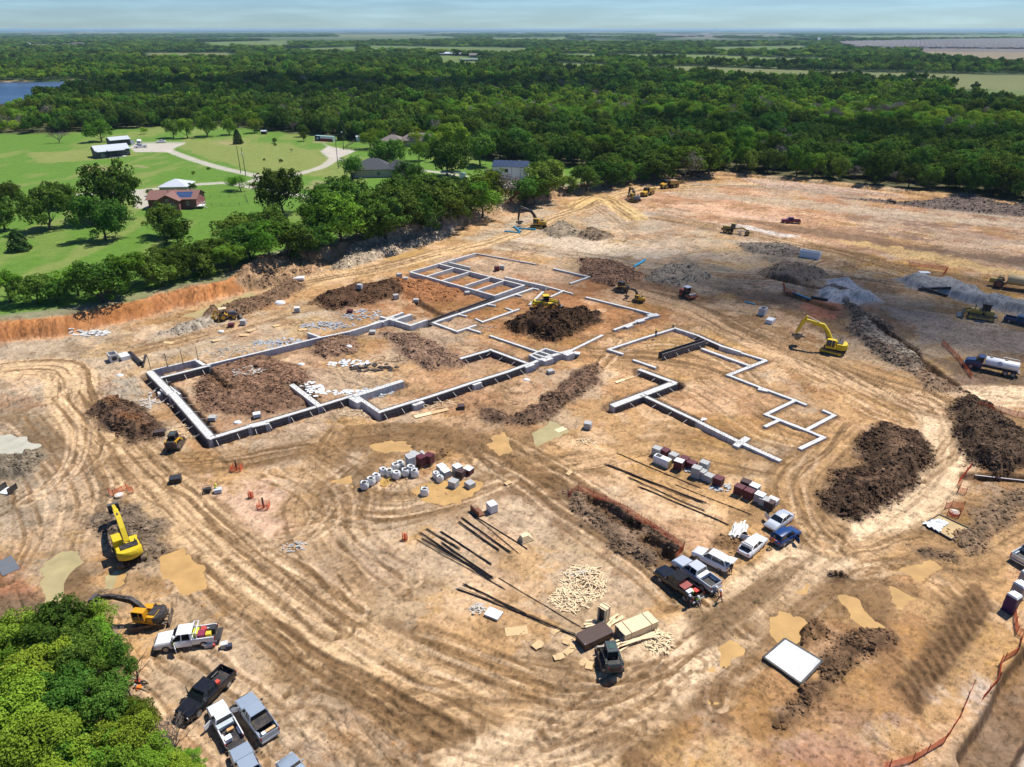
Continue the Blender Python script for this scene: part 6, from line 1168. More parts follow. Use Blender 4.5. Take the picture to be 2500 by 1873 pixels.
for (x,y),kd,h,lb in [((128,92),'grey',1.35,'grey block cube at the far left end of the long pallet row'),((186,98),'maroon',1.1,'maroon brick cube behind the white wrapped bales'),((250,122),'grey',.95,'low grey block cube behind the white wrapped bales'),((286,195),'maroon',1.5,'maroon brick cube with white lid beside the wrapped bales'),((326,158),'maroon',1.2,'maroon cube tucked behind the white-lidded brick cube'),
      ((380,190),'maroon',1.1,'lone maroon cube in the gap of the pallet row'),((412,252),'grey',1.6,'tall grey block cube at the left of the grey group'),((470,205),'grey',1.5,'grey block cube at the back of the grey group'),((450,258),'grey',1.3,'grey block cube in the middle of the grey group'),((505,283),'grey',1.2,'grey block cube at the right of the grey group'),
      ((572,312),'maroon',1.4,'maroon cube standing alone mid row'),((725,375),'maroon',1.3,'first maroon cube of the right-hand group'),((768,335),'brown',1.3,'dark brown cube at the back of the right-hand group'),((795,405),'maroon',1.4,'second maroon cube of the right-hand group'),((835,360),'grey',1.2,'pale cube behind the second maroon cube'),
      ((872,432),'grey',1.4,'pale topped cube near the right end of the row'),((908,455),'grey',1.2,'grey cube second from the right end'),((945,475),'brown',1.2,'dark brown cube at the right end of the row'),((968,452),'grey',.8,'low pale cube behind the last brown cube')]:
    block_pallet(S(*C3(x,y),.3),_h+rnd.uniform(-.12,.12),lb,kd,h,1.25,1.1,wrap=('pale' in lb or 'white lid' in lb))
for (x,y),L_,lb in [((165,165),2.6,'long white wrapped bale at the head of the pallet row')]:
    p_ = S(*C3(x,y),.3); e = thing('wrapped_bale',lb,'bale',p_,_h,'wrapped bales'); MB().box((0,0,.72),(L_,1.1,1.3),bev=.12).build('wrap',WRAP,e,40); MB().box((L_/2-.02,0,.72),(.1,.95,1.1)).build('insulation',mat('tan_foam',(.50,.33,.12),.9),e); MB().box((-.6,0,1.38),(.8,.7,.03)).build('torn_opening',BLK,e); MB().box((0,0,.04),(L_,1.0,.08)).build('pallet',PALW,e)
for (x,y),kd,h,lb in [((505,205),'grey',1.7,'tall grey block cube beside the white sand bags'),((598,195),'maroon',1.5,'left maroon-topped cube beside the white sand bags'),((666,180),'maroon',1.5,'right maroon-topped cube beside the white sand bags'),((772,258),'grey',1.1,'grey wrapped cube behind the small white bags'),((806,295),'grey',1.2,'grey wrapped cube in front of its pair'),
      ((908,258),'grey',1.2,'grey cube right of the wrapped pair'),((936,295),'brown',1.0,'dark cube leaning on the grey cube'),((1003,268),'maroon',.8,'low maroon cube with a white sheet near the tracks'),((876,385),'grey',1.0,'low pale cube in front of the materials yard'),((1016,390),'grey',.9,'stack of grey form panels at the yard edge'),((1205,595),'wrap',1.3,'white wrapped cube beside the steel bucket')]:
    block_pallet(S(*C2(x,y),.3),_h+rnd.uniform(-.3,.3),lb,kd,h,1.2,1.1,wrap=('wrapped' in lb or 'sheet' in lb))
bg_ = [((270,280),'leftmost in the back row of bags'),((325,292),'second in the back row of bags'),((385,308),'in front of the bag cluster'),((375,240),'behind the bag cluster, left'),((418,222),'behind the bag cluster, right'),((460,285),'in the middle of the bag cluster'),((506,258),'behind the right part of the cluster'),((540,292),'at the right end of the bag cluster'),((210,332),'right of the three outlying bags'),((165,362),'middle of the three outlying bags'),((108,398),'left of the three outlying bags'),((725,305),'behind the slumped bag by the grey cubes'),((757,338),'slumped by the grey cubes'),((625,455),'alone, filled with black grit')]
for (x,y),lb in bg_: big_bag(S(*C2(x,y),.3),'white bulk bag '+lb,.86 if 'slumped' in lb else 1.0)
def heap_of(name,p,label,cat,n,rx,ry,fn,mt,group=None,h=.5,seed=1):
    rr = random.Random(seed); m = MB()
    for k in range(n):
        a = rr.uniform(0,6.28); r_ = math.sqrt(rr.random()); x,y = rx*r_*math.cos(a),ry*r_*math.sin(a); z = H(p.x+x,p.y+y)-p.z+.03+h*max(0,1-r_)*rr.random(); fn(m,x,y,z,rr)
    o = m.build(name,mt,None); o.location = p; return tag(o,label,cat,group,'stuff')
def brd(L0,L1,w=.10,t=.045): return lambda m,x,y,z,rr: m.box((x,y,z),(rr.uniform(L0,L1),w,t),rz=rr.uniform(0,3.14),ry=rr.uniform(-.25,.25))
heap_of('lumber_scrap',S(*C4(450,150),.3),'heap of broken pine boards under the red netting','scrap heap',230,2.6,3.0,brd(.4,1.7),WOOD,None,.7,1)
heap_of('lumber_scrap',S(*C4(325,295),.3),'fan-shaped heap of short pine offcuts on the left','scrap heap',150,2.1,2.0,brd(.4,1.4),WOOD,None,.5,2)
heap_of('lumber_scrap',S(*C4(1075,650),.3),'loose heap of short pine sticks beside the long boards','scrap heap',120,1.7,1.5,brd(.4,1.3),WOOD,None,.4,3)
def plank_fan(name,p,rz,label,n,L_,spread,mt,seed):
    rr = random.Random(seed); e = thing(name,label,'boards',p,rz)
    for k in range(n): o = MB().box((0,0,0),(L_*rr.uniform(.75,1.1),.2,.05)).build('board',mt,e); o.location = (rr.uniform(-.5,.5),rr.uniform(-spread,spread),.05+k*.028); o.rotation_euler = (0,rr.uniform(-.02,.02),rr.uniform(-.22,.22))
plank_fan('long_boards',S(*C4(890,640),.3),heading(1505,1575,1600,1536),'long pale boards strewn beside the big lumber stack',13,4.6,.5,WOOD,5)
plank_fan('white_boards',S(*C3(722,660),.3),heading(1795,1325,1815,1270),'fanned pile of white boards near the open sedans',24,3.2,.9,mat('white_board',(.62,.60,.55),.7,var=.1),6)
plank_fan('grey_boards',S(1420,1403),heading(1400,1404,1430,1398),'grey boards on top of the pine scrap heap',8,2.4,.5,WOOD2,7)
plank_fan('pale_boards',S(*C4(690,490),.3),heading(1480,1530,1510,1505),'crossed pine boards beside the tall lumber cube',7,2.3,.4,WOOD,8)
def lumber_stack(corners,h,label,nw,nl,tag_='lumber_stack',gap=.0):
    P = [Vector((*G(u,v,h),0)) for u,v in corners]; c = sum(P,Vector())/4; L_ = ((P[1]-P[0]).length+(P[2]-P[3]).length)/2; W_ = ((P[3]-P[0]).length+(P[2]-P[1]).length)/2; d = (P[1]-P[0])+(P[2]-P[3]); rz = math.atan2(d.y,d.x)
    e = thing(tag_,label,'lumber',(c.x,c.y,Hs(c.x,c.y)),rz,'bundles of new pine lumber'); m = MB(); [m.box((x,0,.05),(.1,W_*.95,.1)) for x in (-L_*.35,0,L_*.35)]; m.build('skid',WOOD2,e)
    nz = int(h/.09); me = MB().box((0,0,0),(L_,W_/nw-.006,.082)).build('plank',WOOD,e); me.location = (0,-W_/2+W_/nw/2,.15); first = True
    for k in range(nz):
        for j in range(nw):
            if first: first = False; continue
            if 0 < k < nz-1 and 0 < j < nw-1: continue        # hidden in the middle of the bundle
            o = me.copy(); COL.objects.link(o); o.location = (rnd.uniform(-.05,.05),-W_/2+W_/nw*(j+.5),.15+k*.087)
    m = MB(); [m.box((x,0,.14+nz*.087/2),(.03,W_+.02,nz*.087+.03)) for x in (-L_*.3,L_*.3)]; m.build('strap',BLK,e); return e
lumber_stack([C4(700,518),C4(990,395),C4(1095,482),C4(810,602)],1.15,'big flat bundle of new pine lumber near the haul road',9,1)
lumber_stack([C4(566,358),C4(606,320),C4(676,362),C4(626,402)],2.1,'tall cube of new pine studs behind the brown box',6,1)
e = thing('brown_box','long dark brown steel box in front of the lumber','steel box',S(*C4(530,640),.3),heading(1425,1570,1478,1545),None); MB().box((0,0,.45),(3.6,1.7,.85),bev=.06).build('box_body',mat('brown_steel',(.055,.032,.025),.45,var=.08),e,30); MB().box((0,0,.90),(3.7,1.8,.07),bev=.02).build('lid',mat('brown_lid',(.075,.045,.035),.4),e); m = MB(); [m.box((x,y,.1),(.12,.12,.2)) for x in (-1.6,1.6) for y in (-.7,.7)]; m.build('foot',BLK,e); m = MB(); [m.disc((x,y,.95),.06,(0,0,1),.06,8) for x in (-1.75,1.75) for y in (-.8,.8)]; m.build('lifting_eye',CHROME,e)
for (x,y),lb in [((525,535),'short cut timbers piled left of the tall stud cube')]: plank_fan('timber_pile',S(*C4(x,y),.3),.3,lb,18,1.2,.5,WOOD,9)
for (u,v),a,lb in [((1261,1541),-.45,'clean plywood sheet lying alone left of the lumber yard'),(C4(210,568),.1,'plywood offcut nearest the rebar end'),(C4(45,690),.2,'notched plywood offcut at the far left'),(C4(300,650),.5,'warped plywood piece in the scrap cluster'),(C4(340,690),1.0,'warped plywood piece above the torn one'),(C4(320,738),.2,'torn plywood piece in the scrap cluster'),(C4(228,792),-.3,'square plywood piece with two sticks'),(C4(440,838),.2,'grey plywood sheet on the lower scrap pile'),(C4(490,866),.7,'broken plywood under the grey sheet'),
                     ((1240,1180),.1,'pale plywood sheet beside the muddy tracks'),((1390,1036+120),.3,'plywood board leaning at the fenced trench'),((1330,1178),.5,'tan plywood sheet at the head of the fenced trench')][:11]:
    m = MB(); rr = random.Random(lb); L_,W_ = (2.4,1.22) if 'clean' in lb else (rr.uniform(.9,1.5),rr.uniform(.6,1.1)); nx = 5
    top_ = [(x_,W_/2*(1 if 'clean' in lb else rr.uniform(.7,1.1)),.05+(0 if 'clean' in lb else rr.uniform(0,.12))) for x_ in np.linspace(-L_/2,L_/2,nx)]; bot_ = [(x_,-W_/2*(1 if 'clean' in lb else rr.uniform(.7,1.1)),.05+(0 if 'clean' in lb else rr.uniform(0,.12))) for x_ in np.linspace(-L_/2,L_/2,nx)]
    m.add(top_+bot_+[(a_,b_,c_-.03) for a_,b_,c_ in top_+bot_],[(i,i+1,nx+i+1,nx+i) for i in range(nx-1)]+[(2*nx+i,3*nx+i,3*nx+i+1,2*nx+i+1) for i in range(nx-1)]+[(i,2*nx+i,2*nx+i+1,i+1) for i in range(nx-1)]+[(nx+i,nx+i+1,3*nx+i+1,3*nx+i) for i in range(nx-1)]); o = m.build('plywood_sheet',PLY); o.location = S(u,v,.3); o.rotation_euler = (0,0,a+.6); tag(o,lb,'plywood','plywood sheets and offcuts')
# rebar ---------------------------------------------------------------------------------
rb = [((1507,1108),(1703,1190),5,.05,'topmost rebar bundle beside the pallet row'),((1481,1136),(1719,1228),14,.16,'thick fanned rebar bundle below the pallet row'),((1535,1168),(1722,1249),6,.08,'thinner rebar bundle along the fanned one'),((1561,1190),(1779,1284),8,.06,'long rebar bundle ending at the white boards'),((1653,1186),(1833,1257),6,.05,'rebar bundle ending short of the cars'),
      ((1016,1318),(1227,1437),4,.06,'lowest bundle of the left rebar group'),((1026,1303),(1198,1416),9,.10,'thick bundle low in the left rebar group'),((1031,1318),(1202,1413),8,.10,'bundle crossing the thick one in the left rebar group'),((1041,1293),(1122,1342),8,.10,'short bundle at the top left of the rebar yard'),((1077,1299),(1198,1378),9,.09,'upper bundle of the left rebar group'),((1078,1326),(1200,1411),8,.09,'middle bundle of the left rebar group'),
      ((1122,1276),(1218,1345),10,.10,'thick left bundle of the middle rebar group'),((1128,1266),(1247,1350),10,.10,'thick right bundle of the middle rebar group'),((1145,1252),(1287,1342),5,.05,'thin bundle reaching the timber crate'),((1152,1257),(1263,1352),3,.08,'loose bars right of the middle rebar group'),((1117,1438),(1306,1512),8,.10,'long lower bundle left of the plywood'),((1132,1428),(1283,1500),7,.09,'long upper bundle left of the plywood'),((1290,1506),(1408,1554),10,.12,'rebar ends beside the plywood offcuts'),((1221,1414),(1416,1531),3,.04,'thin long bars running to the lumber yard'),((1136,1425),(1150,1441),2,.05,'short bent bars at the lower bundle')]
for a,b,n_,sp_,lb in rb:
    A = S(*a,.2); B = S(*b,.2); m = MB(); rr = random.Random(lb); d = B-A; n = Vector((-d.y,d.x,0)).normalized(); N_ = 9
    for k in range(n_):
        o1 = rr.uniform(-sp_,sp_)*1.6; o2 = rr.uniform(-sp_,sp_)*1.6; e0 = rr.uniform(-.03,.02); e1 = rr.uniform(.97,1.03); hz = rr.uniform(.03,.03+min(.16,n_*.018)); P = []
        for t in np.linspace(e0,e1,N_): q_ = A+d*t; P.append((q_.x-A.x+n.x*(o1*(1-t)+o2*t),q_.y-A.y+n.y*(o1*(1-t)+o2*t),H(q_.x,q_.y)-A.z+hz+.02))
        m.tube(P,.028,4)
    o = m.build('rebar_bundle',REB); o.location = A; tag(o,lb,'rebar','bundles of rebar on the ground')
# precast, pipes, steel -------------------------------------------------------------------
def precast(p,rz,label,L_,W_,h,hole=True,mt=None):
    e = thing('precast_box',label,'precast box',p,rz,'precast concrete boxes'); mt = mt or CON; m = MB(); t = .15
    for sd in (-1,1): m.box((0,sd*(W_/2-t/2),h/2),(L_,t,h),bev=.02); m.box((sd*(L_/2-t/2),0,h/2),(t-.004,W_-2*t,h-.004))
    m.box((0,0,t/2),(L_-2*t,W_-2*t,t)); m.build('shell',mt,e)
    if hole: MB().tube([(L_/2-.0,0,h*.5),(L_/2+.012,0,h*.5)],min(W_,h)*.3,16).build('pipe_opening',BLK,e)
    return e
def slab(p,rz,label,L_,W_,h,mt=None,nm='precast_slab',cat='precast slab'): 
    e = thing(nm,label,cat,p,rz,'precast concrete boxes'); MB().box((0,0,h/2),(L_,W_,h),bev=.03).build('slab',mt or WRAP,e); m = MB(); [m.tube([(x,y,h),(x,y,h+.08),(x+.1,y,h+.08),(x+.1,y,h)],.015,4) for x in (-L_*.3,L_*.3) for y in (-W_*.3,W_*.3)]; m.build('lifting_eye',STEEL,e)
precast(S(278,880,.3),heading(270,865,292,892),'open precast box with a round pipe hole on the left',2.2,1.5,1.5); slab(S(305,876,.3),heading(296,864,318,888),'white precast slab beside the open precast box',2.3,1.6,.9)
precast(S(1861,768,.3),.9,'open precast box right of the roller',1.9,1.4,1.6); slab(S(1880,788,.3),.9,'white precast lid right of the roller',2.0,1.5,.9)
precast(S(1977,629,.3),heading(1960,626,1996,632),'long white open-sided precast box on the far track',5.4,2.0,1.9,False,WRAP); slab(S(2256,668,.3),-.1,'white lid inside the orange netting on the right',2.6,1.6,.4); slab(S(728,671,.3),.1,'white precast lid on the soil below the trees',2.8,2.0,.6)
def pipe_run(ends,r_,mt,label,name='pipe',group='pipes lying on the ground',n=10,lift=0.0):
    A = S(*ends[0],.2); B = S(*ends[1],.2); m = MB(); a = Vector((0,0,r_+lift)); b = B-A+Vector((0,0,r_+lift)); m.tube([a,b],r_,n); d = (b-a).normalized(); m.tube([b,b+d*.25],r_*1.2,n); o = m.build(name,mt,None,40); o.location = A; return tag(o,label,'pipe',group)
BLP = mat('black_pipe',(.018,.018,.02),.4,var=.1,dirt=.2); BLU = mat('blue_pipe',(.06,.36,.55),.4,var=.08)
for en,r_,mt,lb in [(((318,866),(346,892)),.4,BLP,'thick black corrugated pipe beside the white slab'),(((349,898),(356,872)),.22,BLP,'short black pipe at the corner of the formed wall'),(((640,662),(664,684)),.28,BLP,'left black pipe on the soil bank'),(((646,659),(670,683)),.28,BLP,'middle black pipe on the soil bank'),(((661,660),(672,682)),.25,BLP,'right black pipe on the soil bank'),
                  (((2243,701),(2317,711)),.3,BLP,'upper long black pipe behind the gravel ridge'),(((2250,707),(2311,718)),.3,BLP,'lower long black pipe behind the gravel ridge'),(((1303,504),(1278,514)),.45,BLP,'dark pipe resting on the tree bank'),(((1546,654),(1572,640)),.22,BLU,'front light blue pipe on the grey soil'),(((1549,651),(1573,638)),.22,BLU,'middle light blue pipe on the grey soil'),(((1552,649),(1574,636)),.22,BLU,'back light blue pipe on the grey soil'),
                  (((1232,566),(1268,570)),.22,BLU,'long light blue pipe by the black-armed excavator'),(((1256,556),(1270,568)),.3,BLU,'short light blue pipe by the black-armed excavator'),(((1266,559),(1306,562)),.22,BLU,'pale blue pipe beside the excavator tracks'),(((1932,720),(1976,734)),.15,BLU,'thin blue pipe in the muddy right trench'),(((1980,728),(2018,735)),.3,BLP,'black pipe section beside the red soil'),(((2378,1146+20),(2500,1172)),.08,WRAP,'thin white tube standing for the liner edge in the right trench'),(((1818,738),(1840,744)),.15,BLU,'blue pipe left of the precast box')]:  # white tube in the right trench is added, standing for its white liner edge
    pipe_run(en,r_,mt,lb)
for u,v,lb in [(368,902,'first steel post on the bay wall'),(409,895,'second steel post on the bay wall'),(447,887,'third steel post on the bay wall'),(484,878,'fourth steel post on the bay wall')]:
    x,y = G(u,v,.9); o = MB().box((0,0,1.3),(.1,.1,2.6)).box((0,0,.05),(.3,.3,.03)).build('steel_post',STEEL); o.location = (x,y,.9); tag(o,lb,'post','steel posts on the bay wall')
# orange netting ---------------------------------------------------------------------------
NETM = mat('orange_net',(.72,.10,.03),.6,var=.1)
def net_fence(pts,label,h=.9,sp=2.4,posts=True):
    P = [S(*p,.2) for p in pts]; A = P[0]; e = thing('safety_fence',label,'safety fence',A,0,'orange safety netting'); m = MB(); mp = MB(); rr = random.Random(label)
    for a,b in zip(P[:-1],P[1:]):
        L_ = (b-a).length; n = max(1,int(L_/.35)); nz = 6
        for z in range(nz+1):
            for k in range(n):
                p0 = a.lerp(b,k/n)-A; p1 = a.lerp(b,(k+1)/n)-A; s0 = -.10*math.sin(k/n*math.pi); s1 = -.10*math.sin((k+1)/n*math.pi); zz_ = h*z/nz
                m.bar((p0.x,p0.y,p0.z+zz_+s0+.04),(p1.x,p1.y,p1.z+zz_+s1+.04),.012,.075 if z in (0,nz) else .05)
        for k in range(n*2): p0 = a.lerp(b,k/(n*2))-A; m.bar((p0.x,p0.y,p0.z+.02),(p0.x,p0.y,p0.z+h),.012,.03)
        if posts:
            for k in range(max(1,int(L_/sp))+1): p0 = a.lerp(b,min(1,k*sp/max(L_,.1)))-A; mp.bar((p0.x,p0.y,p0.z-.1),(p0.x+rr.uniform(-.06,.06),p0.y,p0.z+h+.35),.045)
    tag(m.build('net',NETM,e),kind='stuff')
    if posts: mp.build('stakes',RUST,e)
for pts,lb in [([(1387,1216),(1412,1197),(1478,1224),(1532,1252),(1595,1293),(1643,1324),(1668,1343),(1648,1368)],'long orange net fence along the open trench mid right'),([(2474,1490),(2481,1548),(2496,1556),(2484,1594),(2442,1620),(2436,1665),(2395,1714)],'orange net fence below the portable toilets'),([(2373,1683),(2344,1752),(2306,1812),(2227,1860),(2154,1880)],'orange net fence running out of the bottom right corner'),
                ([(2370,1142),(2338,1183),(2344,1189),(2338,1203),(2357,1208)],'crumpled orange net beside the right trench'),([(2306,1243),(2322,1237),(2351,1243),(2341,1265),(2312,1258)],'orange net ring around the round lid on the right'),([(2385,992),(2442,1006),(2510,1024)],'orange net fence behind the dark mound at the right edge'),([(2218,648),(2313,660),(2300,676)],'far orange net beside the white lid'),([(1912,695),(1916,712),(1945,720)],'red net at the edge of the grey gravel heap'),([(2300,840),(2340,880),(2372,925)],'dull red net in the muddy trench by the water truck')]:
    net_fence(pts,lb)
for u,v,lb in [(578,1148,'black pipe riser ringed with orange net near the left wall'),(613,1215,'short riser wrapped in orange net in the middle left'),(644,1240,'black riser ringed with orange net, lowest of three'),(989,1318,'red wrapped riser left of the rebar')]:
    p = S(u,v,.2); e = thing('pipe_riser',lb,'pipe riser',p,0,'pipe risers ringed with netting'); MB().tube([(0,0,-.2),(0,0,1.6 if 'black' in lb else 1.0)],.12,10).build('riser',BLP if 'black' in lb else NETM,e); m = MB(); q_ = [(-.7,-.5),(.7,-.5),(.7,.5),(-.7,.5)] if 'ringed' in lb else [(-.3,-.2),(.3,-.2),(.3,.2),(-.3,.2)]
    for (a,b),(c,d_) in zip(q_,q_[1:]+q_[:1]):
        for z in np.linspace(.05,.8,6): m.bar((a,b,z),(c,d_,z),.012,.05)
        for t in np.linspace(0,1,5): m.bar((a+(c-a)*t,b+(d_-b)*t,.02),(a+(c-a)*t,b+(d_-b)*t,.82),.012,.03)
    tag(m.build('net',NETM,e),kind='stuff'); m = MB(); [m.bar((a,b,0),(a,b,1.2),.03) for a,b in q_]; m.build('stakes',RUST,e)
net_fence([(266,1205),(278,1212),(310,1195),(326,1205)],'orange net beside the round lid on the left')
def round_lid(u,v,lb): p = S(u,v,.2); e = thing('manhole_ring',lb,'manhole ring',p); MB().tube([(0,0,-.1),(0,0,.3)],.6,18).build('ring',mat('pale_ring',(.55,.42,.30),.8),e,40); MB().disc((0,0,.31),.42,(0,0,1),.06,18).build('lid',CON,e)
round_lid(292,1212,'round concrete manhole ring inside the left netting'); round_lid(2330,1254,'round concrete lid inside the right net ring')
# slabs in the lower right --------------------------------------------------------------------
P = [G(*q_,.35) for q_ in ((1866,1604),(1917,1560),(2006,1613),(1955,1667))]; c = (sum(p[0] for p in P)/4,sum(p[1] for p in P)/4); e = thing('concrete_pad','white concrete pad with black edging in the lower right','concrete pad',(c[0],c[1],0)); m = MB(); n4 = [(p[0]-c[0],p[1]-c[1]) for p in P]
m.add([(x,y,-.3) for x,y in n4]+[(x,y,.34) for x,y in n4],[(0,1,2,3),(7,6,5,4),(0,4,5,1),(1,5,6,2),(2,6,7,3),(3,7,4,0)]); m.build('slab',mat('white_concrete',(.62,.63,.62),.8,var=.16,scale=.9,dirt=.55,dirtcol=(.30,.29,.27)),e); m = MB()
for (x,y),(x2,y2) in zip(n4,n4[1:]+n4[:1]): m.bar((x*1.03,y*1.03,.1),(x2*1.03,y2*1.03,.1),.22,.5)
m.build('edging',BLK,e)
P = [G(*q_,.2) for q_ in ((2293,1257),(2366,1291),(2323,1318),(2256,1279))]; c = (sum(p[0] for p in P)/4,sum(p[1] for p in P)/4); e = thing('flooded_pad','formed pad flooded with tan water under a torn white sheet','concrete pad',(c[0],c[1],0)); n4 = [(p[0]-c[0],p[1]-c[1]) for p in P]; m = MB()
for (x,y),(x2,y2) in zip(n4,n4[1:]+n4[:1]): m.bar((x,y,.1),(x2,y2,.1),.12,.45)
m.build('form_edge',BLK,e); MB().add([(x*.99,y*.99,.2) for x,y in n4],[(0,1,2,3)]).build('water',water_mat('pad_water',(.50,.36,.17),.2,.05,3),e); m = MB(); rr = random.Random(4); N_ = 9
vs = [(n4[3][0]*1.1+(n4[0][0]*.4-n4[3][0]*1.0)*i/N_*(1)+(n4[2][0]-n4[3][0])*.62*j/N_*(1-.5*i/N_)+rr.uniform(-.12,.12),n4[3][1]*1.1+(n4[0][1]*.6-n4[3][1])*i/N_+(n4[2][1]-n4[3][1])*.62*j/N_*(1-.5*i/N_)+rr.uniform(-.12,.12),.34+rr.uniform(-.07,.16)) for i in range(N_+1) for j in range(N_+1)]
m.add(vs,[(i*(N_+1)+j,i*(N_+1)+j+1,(i+1)*(N_+1)+j+1,(i+1)*(N_+1)+j) for i in range(N_) for j in range(N_)]); m.build('plastic_sheet',mat('white_sheet',(.70,.73,.75),.4,var=.1),e)
# portable toilets ------------------------------------------------------------------------------
for u,v,cl,lb in [(2462,1490,(.045,.012,.075),'dark purple portable toilet with white roof, lowest in the row'),(2478,1462,(.25,.24,.24),'grey portable toilet behind the purple one'),(2496,1434,(.28,.27,.27),'grey portable toilet third in the row'),(2512,1404,(.28,.27,.27),'grey portable toilet cut by the right edge')]:
    p = S(u,v,.3); e = thing('portable_toilet',lb,'portable toilet',p,.5,'portable toilets'); MB().box((0,0,1.1),(1.1,1.1,2.1),bev=.05).build('cabin',mat('toilet_%d' % u,cl,.45,var=.06),e); m = MB(); m.loft([[(-.58,-.58,2.14),(.58,-.58,2.14),(.58,.58,2.14),(-.58,.58,2.14)],[(-.5,-.45,2.34),(.5,-.45,2.34),(.5,.45,2.34),(-.5,.45,2.34)]]); m.build('roof',WRAP,e); MB().box((0,-.565,1.1),(.75,.03,1.85)).build('door',mat('toilet_door_%d' % u,tuple(c_*1.25 for c_ in cl),.5),e); MB().tube([(.4,.4,2.2),(.4,.4,2.6)],.05,8).build('vent_pipe',BLK,e); MB().box((0,0,.04),(1.15,1.2,.08)).build('skid',BLK,e)
# odds and ends ------------------------------------------------------------------------------------
o = MB().box((0,0,.05),(3.4,1.8,.06)).build('steel_plate',mat('grey_plate',(.22,.24,.25),.45,.5,dirt=.3)); o.location = S(18,1382); o.rotation_euler = (0,0,-.75); tag(o,'flat grey steel plate at the left picture edge','steel plate')
e = thing('pit_box','white lined pit box at the left picture edge','pit box',S(20,1200),-.2); m = MB(); m.box((0,0,.1),(1.6,1.5,.1)); m.build('liner',WRAP,e); m = MB(); [m.box((x,0,.5),(.06,1.6,1.0)) for x in (-.85,.85)]; m.build('side_panel',BLK,e)
e = thing('steel_bucket','rusty loader bucket left of the white wrapped cube','bucket',S(1167,1252,.3),.6); MB().prism([(-.6,.05),(-.6,.9),(-.45,.95),(-.4,.25),(.6,.1),(.6,.05)],-.95,.95).build('shell',RUST,e)
e = thing('timber_crate','stepped stack of yellow timbers at the rebar yard','timber stack',S(1284,1318,.3),.5); [MB().box((rnd.uniform(-.05,.05)+(0 if k < 3 else -.2),0,.1+k*.17),(1.7-.18*k,1.2-.12*k,.15),bev=.01).build('timber_layer',WOOD,e) for k in range(5)]
e = thing('form_stack','flat white stack of form sheets near the lower rebar','form stack',S(1205,1502,.3),-.5); [MB().box((0,0,.06+k*.06),(1.7,1.3,.05)).build('sheet',WRAP if k > 3 else WOOD2,e) for k in range(5)]
heap_of('form_scrap',S(1164,1486,.3),'scattered grey form scraps near the lower rebar','scrap heap',24,.9,.7,brd(.3,.9,.2,.04),WOOD2,None,.3,21)
for u,v,rx,ry,n_,lb,mt,fn,sd in [(565,860,6,3.0,90,'loose white form boards strewn behind the bay wall',WOOD2,brd(.6,2.2),31),(690,838,6.5,2.2,80,'grey form panels strewn behind the long basement wall',mat('zinc_panel',(.42,.43,.44),.5,.3,var=.2),brd(.4,1.5,.4,.05),32),(800,795,6,2.2,80,'grey panels and sticks above the long basement wall',mat('zinc_panel',(.42,.43,.44),.5,.3),brd(.4,1.4,.4,.05),33),(885,768,4.5,3.2,70,'laid out grey form panels behind the crossing walls',mat('zinc_panel',(.42,.43,.44),.5,.3),brd(.5,1.4,.35,.05),34),(965,798,5,1.6,70,'rubble of pale form scraps under the crossing walls',WOOD2,brd(.3,1.2,.2),35),(385,975,2.5,4.0,70,'white sheets and boards left of the form-lined wall',WOOD2,brd(.4,1.6,.25),36),(445,1050,3,3.5,50,'pine sticks and sheets beside the left loader',WOOD,brd(.6,2.0),37),(920,965,3.2,2.0,60,'grey form panels inside the front stem walls',mat('zinc_panel',(.42,.43,.44),.5,.3),brd(.4,1.2,.4,.05),38),(868,1005,3.0,2.0,40,'pine sticks and blocks at the front wall corner',WOOD,brd(.4,1.5),39),(760,950,2,3.5,36,'row of white form sheets on the trench edge',WRAP,brd(.7,1.0,.6,.04),40),(830,958,6.0,.7,36,'row of white form sheets along the inner trench',WRAP,brd(.6,.9,.6,.04),41),(540,1020+60,3.0,1.5,26,'pine offcuts in front of the form-lined corner',WOOD,brd(.5,1.8),42),(1060,990,4,2.2,30,'pine boards around the small square form',WOOD,brd(.6,2.2),43),(1430,1060+20,2.2,1.2,18,'pine frame pieces beside the flooded trench',WOOD,brd(.6,1.8),44),(1700,1046,1.8,.9,22,'crumpled white plastic and boards at the propped wall',WRAP,brd(.3,1.0,.4),45),(850,887,4.2,1.6,36,'white trays and forms on the tan interior soil',WRAP,brd(.5,1.0,.6,.12),46),(915,898,4.5,1.8,40,'black and brown form boxes on the tan interior soil',FILL,brd(.5,1.1,.7,.14),47),(960,880,6,2.0,30,'rusty steel frames behind the black form boxes',RUST,brd(.6,2.4,.07),48),(220,812,4,1.6,70,'heap of broken white concrete at the bank foot',CON,brd(.3,1.1,.5,.2),49),(1180,800,3,1.5,12,'white sticks near the L footing',WOOD2,brd(.5,1.5),50),(600,905,3.0,2.0,24,'white boards inside the bay corner',WOOD2,brd(.8,2.6,.2),51),(720,1335,1.6,1.0,30,'dark gravel scraps on the pale patch',BLKG,brd(.2,.6,.15,.1),52),(958,1178,2.2,1.4,16,'rusty frames among the sand bags',RUST,brd(.5,1.5,.06),53),(1190+860-960,1200,2.6,1.6,16,'rusty bent bars right of the lone bag',RUST,brd(.5,1.6,.05),54),(1020,1112,2.2,.8,22,'grey folded tarps and panels behind the maroon cubes',BLKG,brd(.6,1.6,.5,.08),55),(1760,1192,1.6,.9,26,'broken white and dark bricks mid pallet row',BLKG,brd(.2,.8,.3,.15),56),(1690,1150,1.0,.6,10,'split block pieces beside the grey cubes',BLKG,brd(.3,.7,.4,.2),57)]:
    heap_of('strewn_boards' if 'board' in lb or 'stick' in lb else 'strewn_forms',S(u,v,.3),lb,'scrap',n_,rx,ry,fn,mt,None,.22,sd)
